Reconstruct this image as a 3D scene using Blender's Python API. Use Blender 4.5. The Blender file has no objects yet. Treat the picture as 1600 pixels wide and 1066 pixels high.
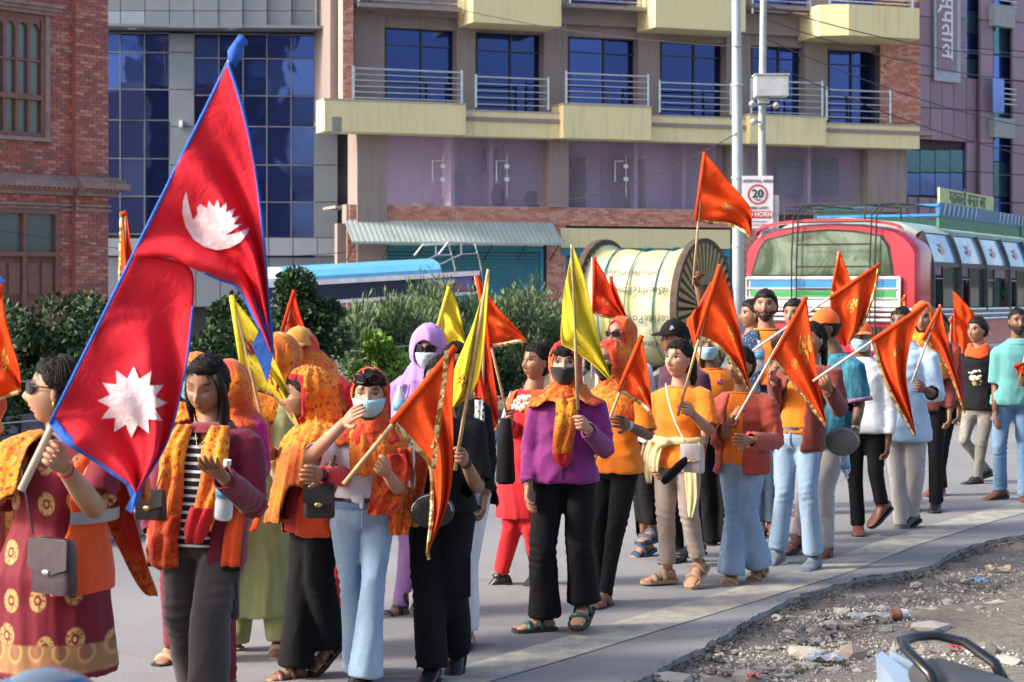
import bpy, bmesh, math, random
import numpy as np
from mathutils import Vector, Matrix, noise
random.seed(7); np.random.seed(7)
SC = bpy.context.scene
COL = SC.collection
# ------------------------------------------------------------------ camera
F = 2900.0; HZ = 440.0; CH = 1.9
cam_d = bpy.data.cameras.new('camera'); cam = bpy.data.objects.new('camera', cam_d); COL.objects.link(cam)
cam.location = (0, 0, CH); cam.rotation_euler = (math.radians(90), 0, 0)
cam_d.sensor_width = 36; cam_d.lens = F/1600*36; cam_d.shift_y = -(533-HZ)/1600
cam_d.clip_start = .1; cam_d.clip_end = 2000
cam_d.dof.use_dof = True; cam_d.dof.focus_distance = 10.6; cam_d.dof.aperture_fstop = 6.3
SC.camera = cam
# ------------------------------------------------------------------ light
SUN_EL, SUN_AZ = 33.0, -103.0      # azimuth from +Y clockwise: sun stands to the left, a little in front of the walkers
w = bpy.data.worlds.new('World'); SC.world = w; w.use_nodes = True
nt = w.node_tree; bg = nt.nodes['Background']
sky = nt.nodes.new('ShaderNodeTexSky'); sky.sky_type = 'NISHITA'; sky.sun_disc = False
sky.sun_elevation = math.radians(SUN_EL); sky.sun_rotation = math.radians(SUN_AZ)
sky.air_density = 1.0; sky.dust_density = 4.0; sky.ozone_density = 1.0
nt.links.new(sky.outputs[0], bg.inputs[0]); bg.inputs[1].default_value = 0.15
sd = bpy.data.lights.new('sun', 'SUN'); so = bpy.data.objects.new('sun', sd); COL.objects.link(so)
sd.energy = 2.0; sd.angle = math.radians(8.0); sd.color = (1.0, .93, .82)
az = math.radians(SUN_AZ); el = math.radians(SUN_EL)
sdir = Vector((math.sin(az)*math.cos(el), math.cos(az)*math.cos(el), math.sin(el)))
so.rotation_euler = sdir.to_track_quat('Z', 'Y').to_euler()
SC.view_settings.view_transform = 'Standard'; SC.view_settings.look = 'None'
SC.view_settings.gamma = 1; SC.view_settings.use_curve_mapping = False
SC.view_settings.exposure = 1.25
try:
    SC.cycles.use_adaptive_sampling = True; SC.cycles.use_denoising = True
    SC.cycles.max_bounces = 6; SC.cycles.transparent_max_bounces = 12
except Exception: pass

# ------------------------------------------------------------------ helpers
def P(px, py, Y): return Vector(((px-800)/F*Y, Y, CH-(py-HZ)/F*Y))
def G(px, py):
    """ground point seen at a picture point"""
    Y = CH*F/(py-HZ); return Vector(((px-800)/F*Y, Y, 0))
def link(o):
    COL.objects.link(o); return o
def tag(o, label=None, cat=None, group=None, kind=None):
    if label: o['label'] = label
    if cat: o['category'] = cat
    if group: o['group'] = group
    if kind: o['kind'] = kind
    return o
def empty(name, loc, label=None, cat=None, group=None, rot=None):
    o = bpy.data.objects.new(name, None); link(o); o.location = loc; o.empty_display_size = .1
    if rot is not None: o.rotation_euler = rot
    return tag(o, label, cat, group)

class MB:
    def __init__(s): s.v = []; s.f = []; s.m = []; s.c = None
    def add(s, verts, faces, mi=0):
        b = len(s.v); s.v.extend([tuple(q) for q in verts]); s.f.extend([tuple(i+b for i in f) for f in faces]); s.m.extend([mi]*len(faces)); return s
    def box(s, a, b, mi=0):
        x0, y0, z0 = a; x1, y1, z1 = b
        return s.add([(x0,y0,z0),(x1,y0,z0),(x1,y1,z0),(x0,y1,z0),(x0,y0,z1),(x1,y0,z1),(x1,y1,z1),(x0,y1,z1)],
              [(0,3,2,1),(4,5,6,7),(0,1,5,4),(1,2,6,5),(2,3,7,6),(3,0,4,7)], mi)
    def tube(s, pts, r, n=8, mi=0, cap=True, flat=1.0):
        pts = [Vector(p) for p in pts]; m = len(pts)
        rs = r if isinstance(r, (list, tuple)) else [r]*m
        ref = None; rings = []
        for i, p in enumerate(pts):
            t = (pts[min(i+1, m-1)]-pts[max(i-1, 0)])
            t = t.normalized() if t.length > 1e-9 else Vector((0,0,1))
            if ref is None:
                ref = Vector((0,0,1)) if abs(t.z) < .9 else Vector((0,-1,0))
            x = ref - t*ref.dot(t)
            if x.length < 1e-5: x = Vector((1,0,0)) - t*t.x
            x.normalize(); ref = x; y = t.cross(x)
            rings.append([p + (x*math.cos(2*math.pi*k/n) + y*math.sin(2*math.pi*k/n)*flat)*rs[i] for k in range(n)])
        v = [q for rg in rings for q in rg]; f = []
        for i in range(m-1):
            for k in range(n):
                k2 = (k+1) % n; f.append((i*n+k, i*n+k2, (i+1)*n+k2, (i+1)*n+k))
        if cap:
            f.append(tuple(range(n-1, -1, -1))); f.append(tuple((m-1)*n+k for k in range(n)))
        return s.add(v, f, mi)
    def rings(s, rings, cap=True, mi=0):
        """rings: list of equal-length lists of points"""
        n = len(rings[0]); v = [q for rg in rings for q in rg]; f = []
        for i in range(len(rings)-1):
            for k in range(n):
                k2 = (k+1) % n; f.append((i*n+k, i*n+k2, (i+1)*n+k2, (i+1)*n+k))
        if cap:
            f.append(tuple(range(n-1, -1, -1))); f.append(tuple((len(rings)-1)*n+k for k in range(n)))
        return s.add(v, f, mi)
    def ell(s, c, r, R=(1,0,0), Fw=(0,-1,0), n=14, m=9, U=None, mi=0):
        c = Vector(c); R = Vector(R); Fw = Vector(Fw); U = Vector(U) if U else Vector((0,0,1))
        v = []; f = []
        for i in range(m+1):
            ph = -math.pi/2 + math.pi*i/m
            for k in range(n):
                th = 2*math.pi*k/n
                v.append(c + R*(r[0]*math.cos(ph)*math.cos(th)) + Fw*(r[1]*math.cos(ph)*math.sin(th)) + U*(r[2]*math.sin(ph)))
        for i in range(m):
            for k in range(n):
                k2 = (k+1) % n; f.append((i*n+k, i*n+k2, (i+1)*n+k2, (i+1)*n+k))
        return s.add(v, f, mi)
    def prism(s, poly, d, mi=0):
        """poly: list of points (a flat outline), extruded by vector d"""
        n = len(poly); d = Vector(d); v = [Vector(p) for p in poly] + [Vector(p)+d for p in poly]
        f = [tuple(range(n-1, -1, -1)), tuple(range(n, 2*n))] + [(i, (i+1) % n, (i+1) % n+n, i+n) for i in range(n)]
        return s.add(v, f, mi)
    def mesh(s, name, smooth=False):
        me = bpy.data.meshes.new(name); me.from_pydata([tuple(q) for q in s.v], [], s.f); me.update()
        if smooth: me.shade_smooth() if hasattr(me, 'shade_smooth') else None
        if any(s.m): me.polygons.foreach_set('material_index', s.m)
        return me
    def build(s, name, mats, parent=None, smooth=False, world=False, fix=True, autos=None):
        """world=True: vertices are in world space and the parent sits at a location with no rotation"""
        if parent is not None and world:
            L = parent.matrix_basis.translation; pl = parent.parent
            L = Vector(L)
            while pl is not None: L += Vector(pl.location); pl = pl.parent
            s.v = [(q[0]-L.x, q[1]-L.y, q[2]-L.z) for q in s.v]
        me = s.mesh(name, smooth)
        if fix:
            bm = bmesh.new(); bm.from_mesh(me); bmesh.ops.recalc_face_normals(bm, faces=bm.faces); bm.to_mesh(me); bm.free()
        if autos is not None:
            me.shade_smooth(); me.set_sharp_from_angle(angle=math.radians(autos))
        for m_ in (mats if isinstance(mats, (list, tuple)) else [mats]): me.materials.append(m_)
        o = bpy.data.objects.new(name, me); link(o)
        if parent is not None: o.parent = parent
        return o
def smooth_mesh(me):
    me.polygons.foreach_set('use_smooth', [True]*len(me.polygons)); me.update()
def inst(src, name, parent, mtx=None, loc=None):
    """another object sharing the mesh of src"""
    o = bpy.data.objects.new(name, src.data if hasattr(src, 'data') and not isinstance(src, bpy.types.Mesh) else src); link(o)
    if parent is not None: o.parent = parent
    if mtx is not None: o.matrix_basis = mtx
    if loc is not None: o.location = loc
    return o
def copy_tree(o, parent=None):
    c = o.copy(); link(c); c.parent = parent
    for ch in o.children: copy_tree(ch, c)
    return c

# ------------------------------------------------------------------ materials
class NT:
    def __init__(s, name, rough=.7, metal=0, spec=.5):
        s.m = bpy.data.materials.new(name); s.m.use_nodes = True; s.n = s.m.node_tree.nodes; s.l = s.m.node_tree.links
        s.b = s.n['Principled BSDF']; s.b.inputs['Roughness'].default_value = rough; s.b.inputs['Metallic'].default_value = metal
        s.b.inputs['Specular IOR Level'].default_value = spec
        s.tc = s.n.new('ShaderNodeTexCoord')
    def node(s, t, ins=None, **kw):
        n = s.n.new(t)
        for k, v in kw.items(): setattr(n, k, v)
        for k, v in (ins or {}).items():
            if isinstance(v, bpy.types.NodeSocket): s.l.new(v, n.inputs[k])
            else: n.inputs[k].default_value = v
        return n
    def co(s, scale=(1,1,1), rot=(0,0,0), src='Object'):
        return s.node('ShaderNodeMapping', {'Vector': s.tc.outputs[src], 'Scale': scale, 'Rotation': rot}).outputs[0]
    def noise(s, scale, detail=4, vec=None, rough=.55, dist=0):
        return s.node('ShaderNodeTexNoise', {'Vector': vec if vec else s.tc.outputs['Object'], 'Scale': scale, 'Detail': detail, 'Roughness': rough, 'Distortion': dist}).outputs['Fac']
    def ramp(s, fac, stops, interp='LINEAR'):
        r = s.node('ShaderNodeValToRGB', {'Fac': fac}); cr = r.color_ramp; cr.interpolation = interp
        while len(cr.elements) < len(stops): cr.elements.new(.5)
        for e, (p, c) in zip(cr.elements, stops):
            e.position = p; e.color = (c[0], c[1], c[2], 1) if not isinstance(c, (int, float)) else (c, c, c, 1)
        return r.outputs[0]
    def mix(s, fac, a, b, mode='MIX'):
        n = s.node('ShaderNodeMix', data_type='RGBA', blend_type=mode)
        for i, v in ((0, fac), (6, a), (7, b)):
            if isinstance(v, bpy.types.NodeSocket): s.l.new(v, n.inputs[i])
            elif i == 0: n.inputs[i].default_value = v
            else: n.inputs[i].default_value = (v[0], v[1], v[2], 1)
        return n.outputs[2]
    def math(s, op, a, b=0.0, c=None):
        d = {0: a, 1: b}
        if c is not None: d[2] = c
        return s.node('ShaderNodeMath', d, operation=op).outputs[0]
    def color(s, c):
        if isinstance(c, bpy.types.NodeSocket): s.l.new(c, s.b.inputs['Base Color'])
        else: s.b.inputs['Base Color'].default_value = (c[0], c[1], c[2], 1)
        return s
    def bump(s, h, strength=.3, dist=.01):
        b = s.node('ShaderNodeBump', {'Height': h, 'Strength': strength, 'Distance': dist}); s.l.new(b.outputs[0], s.b.inputs['Normal']); return s
def mul(c, k): return tuple(x*k for x in c[:3])
_mc = {}
def plain(name, c, rough=.6, metal=0, var=.15, scale=6, bump=0, spec=.5, coat=0):
    if name in _mc: return _mc[name]
    t = NT(name, rough, metal, spec); n = t.noise(scale, 5)
    t.color(t.mix(t.ramp(n, [(.3, 0), (.7, 1)]), mul(c, 1-var), mul(c, 1+var)))
    if bump: t.bump(t.noise(scale*6, 4), bump, .01)
    if coat: t.b.inputs['Coat Weight'].default_value = coat
    _mc[name] = t.m; return t.m
def cloth(name, c, c2=None, rough=.85, weave=420, fold=.36, var=.12, sheen=.2):
    """woven cloth: slight tonal mottling, weave and soft creases as bump"""
    if name in _mc: return _mc[name]
    t = NT(name, rough, 0, .25)
    n = t.noise(9, 6); base = t.mix(t.ramp(n, [(.3, 0), (.72, 1)]), mul(c, 1-var), mul(c, 1+var))
    if c2:
        base = t.mix(t.ramp(t.noise(3, 3), [(.45, 0), (.6, 1)]), base, c2)
    t.color(base)
    cre = t.noise(11, 4, t.co((1.6, 1.6, .5)), dist=1.2); wv = t.noise(weave, 2)
    h = t.math('ADD', cre, t.math('MULTIPLY', wv, .12)); t.bump(h, fold, .012)
    t.b.inputs['Sheen Weight'].default_value = sheen
    _mc[name] = t.m; return t.m
def denim(name, c, c2):
    if name in _mc: return _mc[name]
    t = NT(name, .85, 0, .2)
    n = t.noise(5, 5, t.co((1, 1, .5))); fib = t.noise(260, 2, t.co((1, 1, .25)))
    base = t.mix(t.ramp(n, [(.35, 0), (.65, 1)]), c, c2); base = t.mix(t.math('MULTIPLY', fib, .35), base, mul(c2, 1.25))
    t.color(base); t.bump(t.math('ADD', t.noise(26, 4, t.co((1, 1, 1.8)), dist=1), t.math('MULTIPLY', fib, .2)), .35, .012)
    _mc[name] = t.m; return t.m
# ================================================================== SETTING
def M_asphalt():
    t = NT('asphalt', .82, 0, .3)
    n = t.noise(.55, 6, dist=.6); n2 = t.noise(60, 3); n3 = t.noise(3.2, 5, t.co((.35, 1.3, 1)))
    c = t.mix(t.ramp(n, [(.35, 0), (.68, 1)]), (.21, .208, .210), (.28, .278, .278))
    c = t.mix(t.math('MULTIPLY', n2, .35), c, (.12, .125, .14))
    c = t.mix(t.ramp(n3, [(.55, 0), (.8, .45)]), c, (.33, .315, .29))
    wp = t.node('ShaderNodeVectorMath', {0: t.tc.outputs['Object'], 1: t.node('ShaderNodeTexNoise', {'Scale': 1.6, 'Detail': 4.0}).outputs['Color']}, operation='ADD').outputs[0]
    ck = t.node('ShaderNodeTexVoronoi', {'Vector': wp, 'Scale': .5}, feature='DISTANCE_TO_EDGE').outputs['Distance']
    c = t.mix(t.ramp(ck, [(.0, .22), (.005, 0)]), c, (.09,.09,.095)); c = t.mix(t.ramp(t.noise(1.3, 5, dist=1), [(.60, 0), (.70, .35)]), c, (.14,.14,.155)); c = t.mix(t.ramp(t.noise(9, 5, rough=.7), [(.64, 0), (.72, .4)]), c, (.36,.34,.31))
    t.color(c); t.bump(t.math('ADD', n2, t.math('MULTIPLY', t.noise(14, 4), .6)), .25, .012); return t.m
def M_line():
    t = NT('worn_line_paint', .8, 0, .3)
    n = t.noise(7, 6, rough=.7); t.color(t.mix(t.ramp(n, [(.38, 0), (.62, 1)]), (.26, .255, .25), (.44, .41, .31)))
    t.bump(t.noise(60, 3), .2, .01); return t.m
def M_dirt():
    t = NT('dirt', .95, 0, .15)
    n = t.noise(1.8, 7, dist=.5); n2 = t.noise(24, 5)
    c = t.mix(t.ramp(n, [(.3, 0), (.7, 1)]), (.17,.15,.125), (.30,.27,.23))
    c = t.mix(t.ramp(n2, [(.35, .7), (.6, 0)]), c, (.125,.105,.088)); t.color(c)
    t.bump(t.math('ADD', n2, t.noise(90, 3)), .6, .02); return t.m
M_ASP, M_LIN, M_DIRT = M_asphalt(), M_line(), M_dirt()
# road edge (near side), traced on the ground plane
edge_px = [(700,1170),(880,1110),(1000,1062),(1060,1030),(1139,989),(1172,966),(1215,945),(1258,927),(1300,915),(1356,899),(1410,893),(1461,882),(1490,862),(1540,846),(1600,834),(1700,812),(1900,775)]
def resample(pts, step, jit=0):
    out = []; 
    for a, b in zip(pts[:-1], pts[1:]):
        n = max(1, int((b-a).length/step))
        for i in range(n): out.append(a.lerp(b, i/n))
    out.append(pts[-1])
    if jit:
        for p in out:
            q = noise.noise(p*7.0)*jit + noise.noise(p*23.0)*jit*.5; p.x += q*.6; p.y -= q
    return out
edge = resample([G(*p) for p in edge_px], .05, .035)
# ground far sheet
gb = MB(); gb.add([(-400,-200,-.14),(400,-200,-.14),(400,900,-.14),(-400,900,-.14)], [(0,1,2,3)])
g = gb.build('ground', M_DIRT); tag(g, kind='structure')
# road: from the edge to far
rb = MB(); 
left_e = [Vector((-60, -30, 0)), Vector((-14, 2, 0)), Vector((-3.2, 6.3, 0))]
front = left_e + edge + [Vector((14, 31, 0)), Vector((60, 90, 0))]
top = []; 
for p in front: top.append(p)
V = []; Fc = []
m = len(front)
for p in front: V += [(p.x, p.y, 0), (p.x+noise.noise(p*5)*.03, p.y-.035, -.05)]
for i in range(m-1): Fc.append((2*i, 2*i+1, 2*i+3, 2*i+2))
far = [Vector((p.x-60, max(p.y+60, 90) , 0)) for p in front]
base = len(V)
for p, q in zip(front, far):
    V.append((p.x-.5, p.y+.9, 0)); V.append((q.x, q.y, 0))
for i in range(m-1):
    Fc.append((2*i, 2*i+2, base+2*i+2, base+2*i)); Fc.append((base+2*i, base+2*i+2, base+2*i+3, base+2*i+1))
rb.add(V, Fc); r = rb.build('road', M_ASP, fix=True); tag(r, kind='structure')
# crumbled dark asphalt lip
t_ = NT('crumbled_asphalt', .95, 0, .15); t_.color(t_.mix(t_.ramp(t_.noise(30, 5), [(.35, 0), (.6, 1)]), (.055,.05,.047), (.15,.14,.125))); t_.bump(t_.noise(70, 3), .7, .02); M_LIP = t_.m
lb = MB(); rr = random.Random(3)
for p in edge:
    for k in range(22):
        d = rr.gauss(.0, .05); a = rr.random()*6.28; s_ = rr.uniform(.005, .019)
        c = Vector((p.x + d*.5 + rr.uniform(-.03,.03), p.y - d - .035, (.002 if d < -.02 else -.022)))
        vs = [c+Vector((math.cos(a+j*1.57)*s_*rr.uniform(.6,1.3), math.sin(a+j*1.57)*s_*rr.uniform(.6,1.3), -.01)) for j in range(4)]
        vs.append(c+Vector((rr.uniform(-.6,.6)*s_, rr.uniform(-.4,.4)*s_, s_*.30-.004)))
        lb.add(vs, [(0,1,4),(1,2,4),(2,3,4),(3,0,4)])
o = lb.build('crumbled_road_edge', M_LIP); tag(o, 'dark crumbled asphalt grit along the broken road edge', 'grit', kind='stuff')
# edge line
lp = [(500,1150),(700,1066),(860,1020),(1000,978),(1150,934),(1300,889),(1412,846),(1525,812),(1600,792),(1700,768),(1900,728)]
L = resample([G(*p) for p in lp], .3); lv = []; lf = []
for i, p in enumerate(L):
    w_ = .15; lv += [(p.x-.12*w_/.2, p.y+w_, .004), (p.x+.12*w_/.2, p.y-w_, .004)]
    if i: lf.append((2*i-2, 2*i-1, 2*i+1, 2*i))
o = MB().add(lv, lf).build('road_edge_line', M_LIN); tag(o, kind='structure')
# dirt verge
E = resample([G(*p) for p in edge_px], .12); dv = []; df = []; nrow = 44
for i, p in enumerate(E):
    for j in range(nrow):
        s_ = (j/(nrow-1))**1.25*9.0
        q = Vector((p.x + s_*.72, p.y - s_*.69 + .10, 0))
        z = -.038 + .022*noise.noise(q*1.3) + .022*noise.noise(q*4.1) + .012*noise.noise(q*11) - .02*math.exp(-((s_-.5)/.4)**2)
        if j == 0: z = -.045
        dv.append((q.x, q.y, z))
for i in range(len(E)-1):
    for j in range(nrow-1): a = i*nrow+j; df.append((a, a+nrow, a+nrow+1, a+1))
o = MB().add(dv, df).build('dirt_verge', M_DIRT, smooth=True); tag(o, kind='structure')
def verge_z(x, y): return -.045
# stones
def rock_mesh(seed, flat=.5):
    r_ = random.Random(seed); bm = bmesh.new(); bmesh.ops.create_icosphere(bm, subdivisions=1, radius=1)
    for v in bm.verts: v.co *= r_.uniform(.72, 1.2); v.co.z *= flat; v.co.x *= 1.2
    me = bpy.data.meshes.new('stone'); bm.to_mesh(me); bm.free(); return me
stone_m = [plain('stone_grey', (.33,.31,.28), .9, var=.3, scale=14, bump=.5), plain('stone_pale', (.44,.41,.36), .9, var=.25, scale=14, bump=.5), plain('stone_pink', (.30,.235,.21), .9, var=.25, scale=14, bump=.5), plain('stone_dark', (.20,.18,.16), .9, var=.3, scale=14, bump=.5)]
rocks = []
for i in range(12):
    me = rock_mesh(i, .35+.03*i); me.materials.append(stone_m[i % 4 if i % 3 else 1]); rocks.append(me)
rr = random.Random(11)
def in_dirt(px, py):
    for (x0, y0), (x1, y1) in zip(edge_px[:-1], edge_px[1:]):
        if x0 <= px < x1: return py > y0+(y1-y0)*(px-x0)/(x1-x0) + 14
    return False
big = [(1455,972,.13,.30),(1265,1010,.1,.4),(1330,1012,.09,.4),(1045,1052,.11,.4),(1170,1048,.09,.5),(1215,955,.07,.3),(1300,965,.06,.4),(1540,1005,.08,.4),(1385,975,.06,.4),(1480,930,.05,.4),(1240,1000,.06,.4),(1120,1058,.1,.5),(1560,930,.05,.4),(1575,1020,.07,.4)]
spots = [(a, b, c, d) for a, b, c, d in big]
while len(spots) < 120:
    px = rr.uniform(1010, 1600); py = rr.uniform(860, 1066)
    if in_dirt(px, py): spots.append((px, py, rr.uniform(.02, .05), .4))
for i, (px, py, s_, fl) in enumerate(spots):
    q = G(px, py); o = bpy.data.objects.new('stone', rocks[(i*5) % 12]); link(o); o.location = (q.x, q.y, -.05+s_*.12); o.scale = (s_, s_*.8, s_); o.rotation_euler = (0, 0, rr.random()*6)
    if i < len(big):
        tag(o, ['largest pale pointed rock on the dirt just above the motorcycle seat', 'pale flat rock on the dirt left of the motorcycle beside the silver wrapper', 'pale rock close to the left side of the motorcycle tail', 'grey rock at the bottom edge next to the red scrap', 'square grey rock on the dirt at the bottom of the frame', 'flat pale stone lying just below the broken road edge', 'small buff stone in the middle of the dirt verge', 'pale rock to the right of the motorcycle seat', 'stone under the tip of the motorcycle grab rail', 'small stone high on the verge above the pointed rock', 'stone left of the flat pale rock', 'low grey rock next to the square grey rock', 'small stone at the right edge of the verge', 'rock in the lower right corner of the dirt'][i], 'stone', 'rocks on the dirt verge')
    else: tag(o, 'small loose stone lying among the gravel of the dirt verge', 'stone', 'small stones on the dirt verge')
gm = MB(); k = 0
ico = rocks[0]; iv = [v.co.copy() for v in ico.vertices]; ifc = [tuple(p.vertices) for p in ico.polygons]
tet = [Vector((1,0,0)), Vector((-.4,.9,0)), Vector((-.5,-.8,0)), Vector((0,0,.8)), Vector((.1,.1,-.6))]
while k < 9000:
    px = rr.uniform(980, 1640); py = 850 + (1120-850)*rr.random()
    if not in_dirt(px, py-6): continue
    q = G(px, py); s_ = rr.choice([.005,.007,.010,.016,.010]); a = rr.random()*6.28; ca, sa = math.cos(a)*s_, math.sin(a)*s_
    gm.add([(q.x+v.x*ca-v.y*sa, q.y+v.x*sa+v.y*ca, -.048+v.z*s_) for v in tet], [(0,1,3),(1,2,3),(2,0,3),(1,0,4),(2,1,4),(0,2,4)], rr.choice([0,1,1,2,3,0])); k += 1
o = gm.build('gravel', stone_m, fix=False); tag(o, 'grey and buff gravel scattered over the dirt verge', 'gravel', kind='stuff')
# litter
def litter(name, px, py, parts, label, cat):
    q = G(px, py); e = MB()
    mats = []
    for fn in parts: fn(e)
    return e, q
def crumple(px, py, w_, h_, mat, name, label, rot=0, seed=1):
    r_ = random.Random(seed); q = G(px, py); v = []; f = []; n = 6
    for i in range(n):
        for j in range(4):
            x = (i/(n-1)-.5)*w_; y = (j/3-.5)*h_; c, s_ = math.cos(rot), math.sin(rot)
            v.append((x*c-y*s_, x*s_+y*c, r_.uniform(0, .035)))
    for i in range(n-1):
        for j in range(3): a = i*4+j; f.append((a, a+4, a+5, a+1))
    o = MB().add(v, f).build(name, mat, fix=False); o.location = (q.x, q.y, -.03)
    s2 = o.modifiers.new('thick', 'SOLIDIFY'); s2.thickness = .002
    tag(o, label, name.split('_')[-1]); return o
crumple(1290, 1022, .20, .08, plain('foil', (.6,.63,.66), .25, .8), 'silver_wrapper', 'crumpled silver foil wrapper on the dirt left of the motorcycle', -.5, 4)
crumple(1178, 1052, .07, .05, plain('red_plastic', (.5,.05,.05), .5), 'red_wrapper', 'small red wrapper beside the rocks at the bottom edge', .3, 5)
crumple(1496, 1006, .09, .06, plain('red_plastic', (.5,.05,.05), .5), 'red_wrapper', 'bright red plastic scrap behind the motorcycle grab rail', .8, 6)
crumple(1522, 1012, .10, .05, plain('white_paper', (.7,.7,.7), .8), 'paper_scrap', 'white paper scrap next to the bright red scrap', .4, 7)
crumple(1560, 884, .16, .06, plain('cardboard', (.42,.30,.20), .9), 'cardboard_scrap', 'tan cardboard scrap near the top of the verge', -.2, 8)
crumple(1360, 958, .22, .05, plain('grey_cloth_scrap', (.33,.36,.38), .9), 'rag_scrap', 'twisted grey rag on the dirt below the road edge', .1, 9)
crumple(1530, 902, .10, .07, plain('blue_plastic', (.18,.33,.45), .5), 'plastic_scrap', 'pale blue plastic scrap on the verge', .4, 12)
q = G(1395, 955); c = MB(); c.tube([(0,0,.03),(.05,.0,.035)], [.035,.028], 14); e = empty('paper_cup', (q.x, q.y, -.05), 'squashed brown paper cup lying by the grey rag', 'cup')
c.build('cup_wall', plain('cup_brown', (.30,.13,.08), .6), e); MB().tube([(.05,0,.035),(.085,.005,.04)], [.029,.022], 14).build('cup_base', plain('white_paper', (.7,.7,.7), .8), e)
MB().tube([(-.008,0,.03),(0,0,.03)], .037, 14).build('cup_rim', plain('cup_brown2', (.22,.09,.06), .6), e)

# ------------------------------------------------------------------ median: kerb, soil, low wall
ME = [Vector((-9.5,5.2,0)), Vector((-5.2,10.0,0)), Vector((-2.85,13.8,0)), Vector((-1.4,18.2,0)), Vector((-.25,22.3,0)), Vector((1.9,30,0)), Vector((3.6,40,0))]
def offs(p, i, d):
    a = ME[max(0, i-1)]; b = ME[min(len(ME)-1, i+1)]; t = (b-a).normalized(); n = Vector((-t.y, t.x, 0)); return p + n*d
mb = MB(); top0 = [(offs(p, i, .18).x, offs(p, i, .18).y, .16) for i, p in enumerate(ME)]; top1 = [(offs(p, i, 3.4).x, offs(p, i, 3.4).y, .16) for i, p in enumerate(ME)]
n = len(ME); mb.add(top0+top1, [(i, i+1, n+i+1, n+i) for i in range(n-1)])
t_ = NT('planter_soil', .95); t_.color(t_.mix(t_.ramp(t_.noise(5, 6), [(.35, 0), (.65, 1)]), (.07,.06,.045), (.16,.14,.10))); t_.bump(t_.noise(30), .6, .03)
o = mb.build('median_ground', t_.m); tag(o, kind='structure')
kerb = empty('kerb', (0,0,0), 'grey concrete kerb running along the hedge side of the road', 'kerb')
km = [plain('kerb_concrete', (.26,.26,.255), .9, var=.25, scale=8, bump=.3), plain('kerb_concrete2', (.21,.205,.20), .9, var=.25, scale=8, bump=.3)]
KE = resample(ME, .62); blk = None
for i in range(len(KE)-1):
    a, b = KE[i], KE[i+1]; d = (b-a); L_ = d.length
    if blk is None:
        m_ = MB(); m_.box((-.3,-.09,0), (.3,.09,.2)); ob = m_.build('kerb_stone', km[0], kerb); bv = ob.modifiers.new('b', 'BEVEL'); bv.width = .015; blk = ob
    else: ob = inst(blk, 'kerb_stone', kerb); bv = ob.modifiers.new('b', 'BEVEL'); bv.width = .015
    ob.location = (a+b)/2; ob.rotation_euler = (0, 0, math.atan2(d.y, d.x)); ob.scale = (L_/.615, 1, 1)
# low stone wall behind the kerb at the left
lw = empty('low_stone_wall', (0,0,0), 'low dark stone retaining wall under the left hedge', 'wall')
sm = [plain('wall_stone_a', (.13,.13,.14), .9, var=.3, scale=9, bump=.5), plain('wall_stone_b', (.18,.175,.175), .9, var=.3, scale=9, bump=.5)]
wa, wb = offs(ME[1], 1, .5)+Vector((-3.5,-5.5,0)), offs(ME[3], 3, .55); wd = (wb-wa); WL = wd.length; wang = math.atan2(wd.y, wd.x); wl = wd.normalized()
mcore = MB(); mcore.box((0,.03,0), (WL,.3,.78)); oc = mcore.build('wall_core', sm[0], lw); oc.location = wa; oc.rotation_euler = (0,0,wang)
rr = random.Random(21); sm_me = []
for k in range(2):
    m_ = MB(); m_.box((0,-.03,0), (.44,.06,.135)); me = m_.mesh('wall_stone'); me.materials.append(sm[k]); sm_me.append(me)
for row in range(6):
    x = -rr.uniform(0, .4)
    while x < WL:
        l_ = rr.uniform(.32, .52); ob = inst(sm_me[rr.randrange(2)], 'wall_stone', lw); p = wa+wl*x; n_ = Vector((wl.y, -wl.x, 0))*rr.uniform(0, .02)
        ob.location = (p.x+n_.x, p.y+n_.y, row*.142); ob.rotation_euler = (0,0,wang); ob.scale = (l_/.46, 1, 1); x += l_+.012
# wire fence in the median
fe = empty('wire_fence', (0,0,0), 'thin wire fence on short posts through the hedge', 'fence')
fm = plain('galvanised', (.45,.46,.47), .4, .7)
FP = resample([offs(p, i, .75) for i, p in enumerate(ME[1:6], 1)], 2.4)
for p in FP: MB().tube([(p.x,p.y,.1),(p.x,p.y,1.22)], .022, 8).build('fence_post', fm, fe)
for z in (.55, .85, 1.15):
    MB().tube([(p.x, p.y, z) for p in FP], .006, 5).build('fence_wire', fm, fe)

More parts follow.
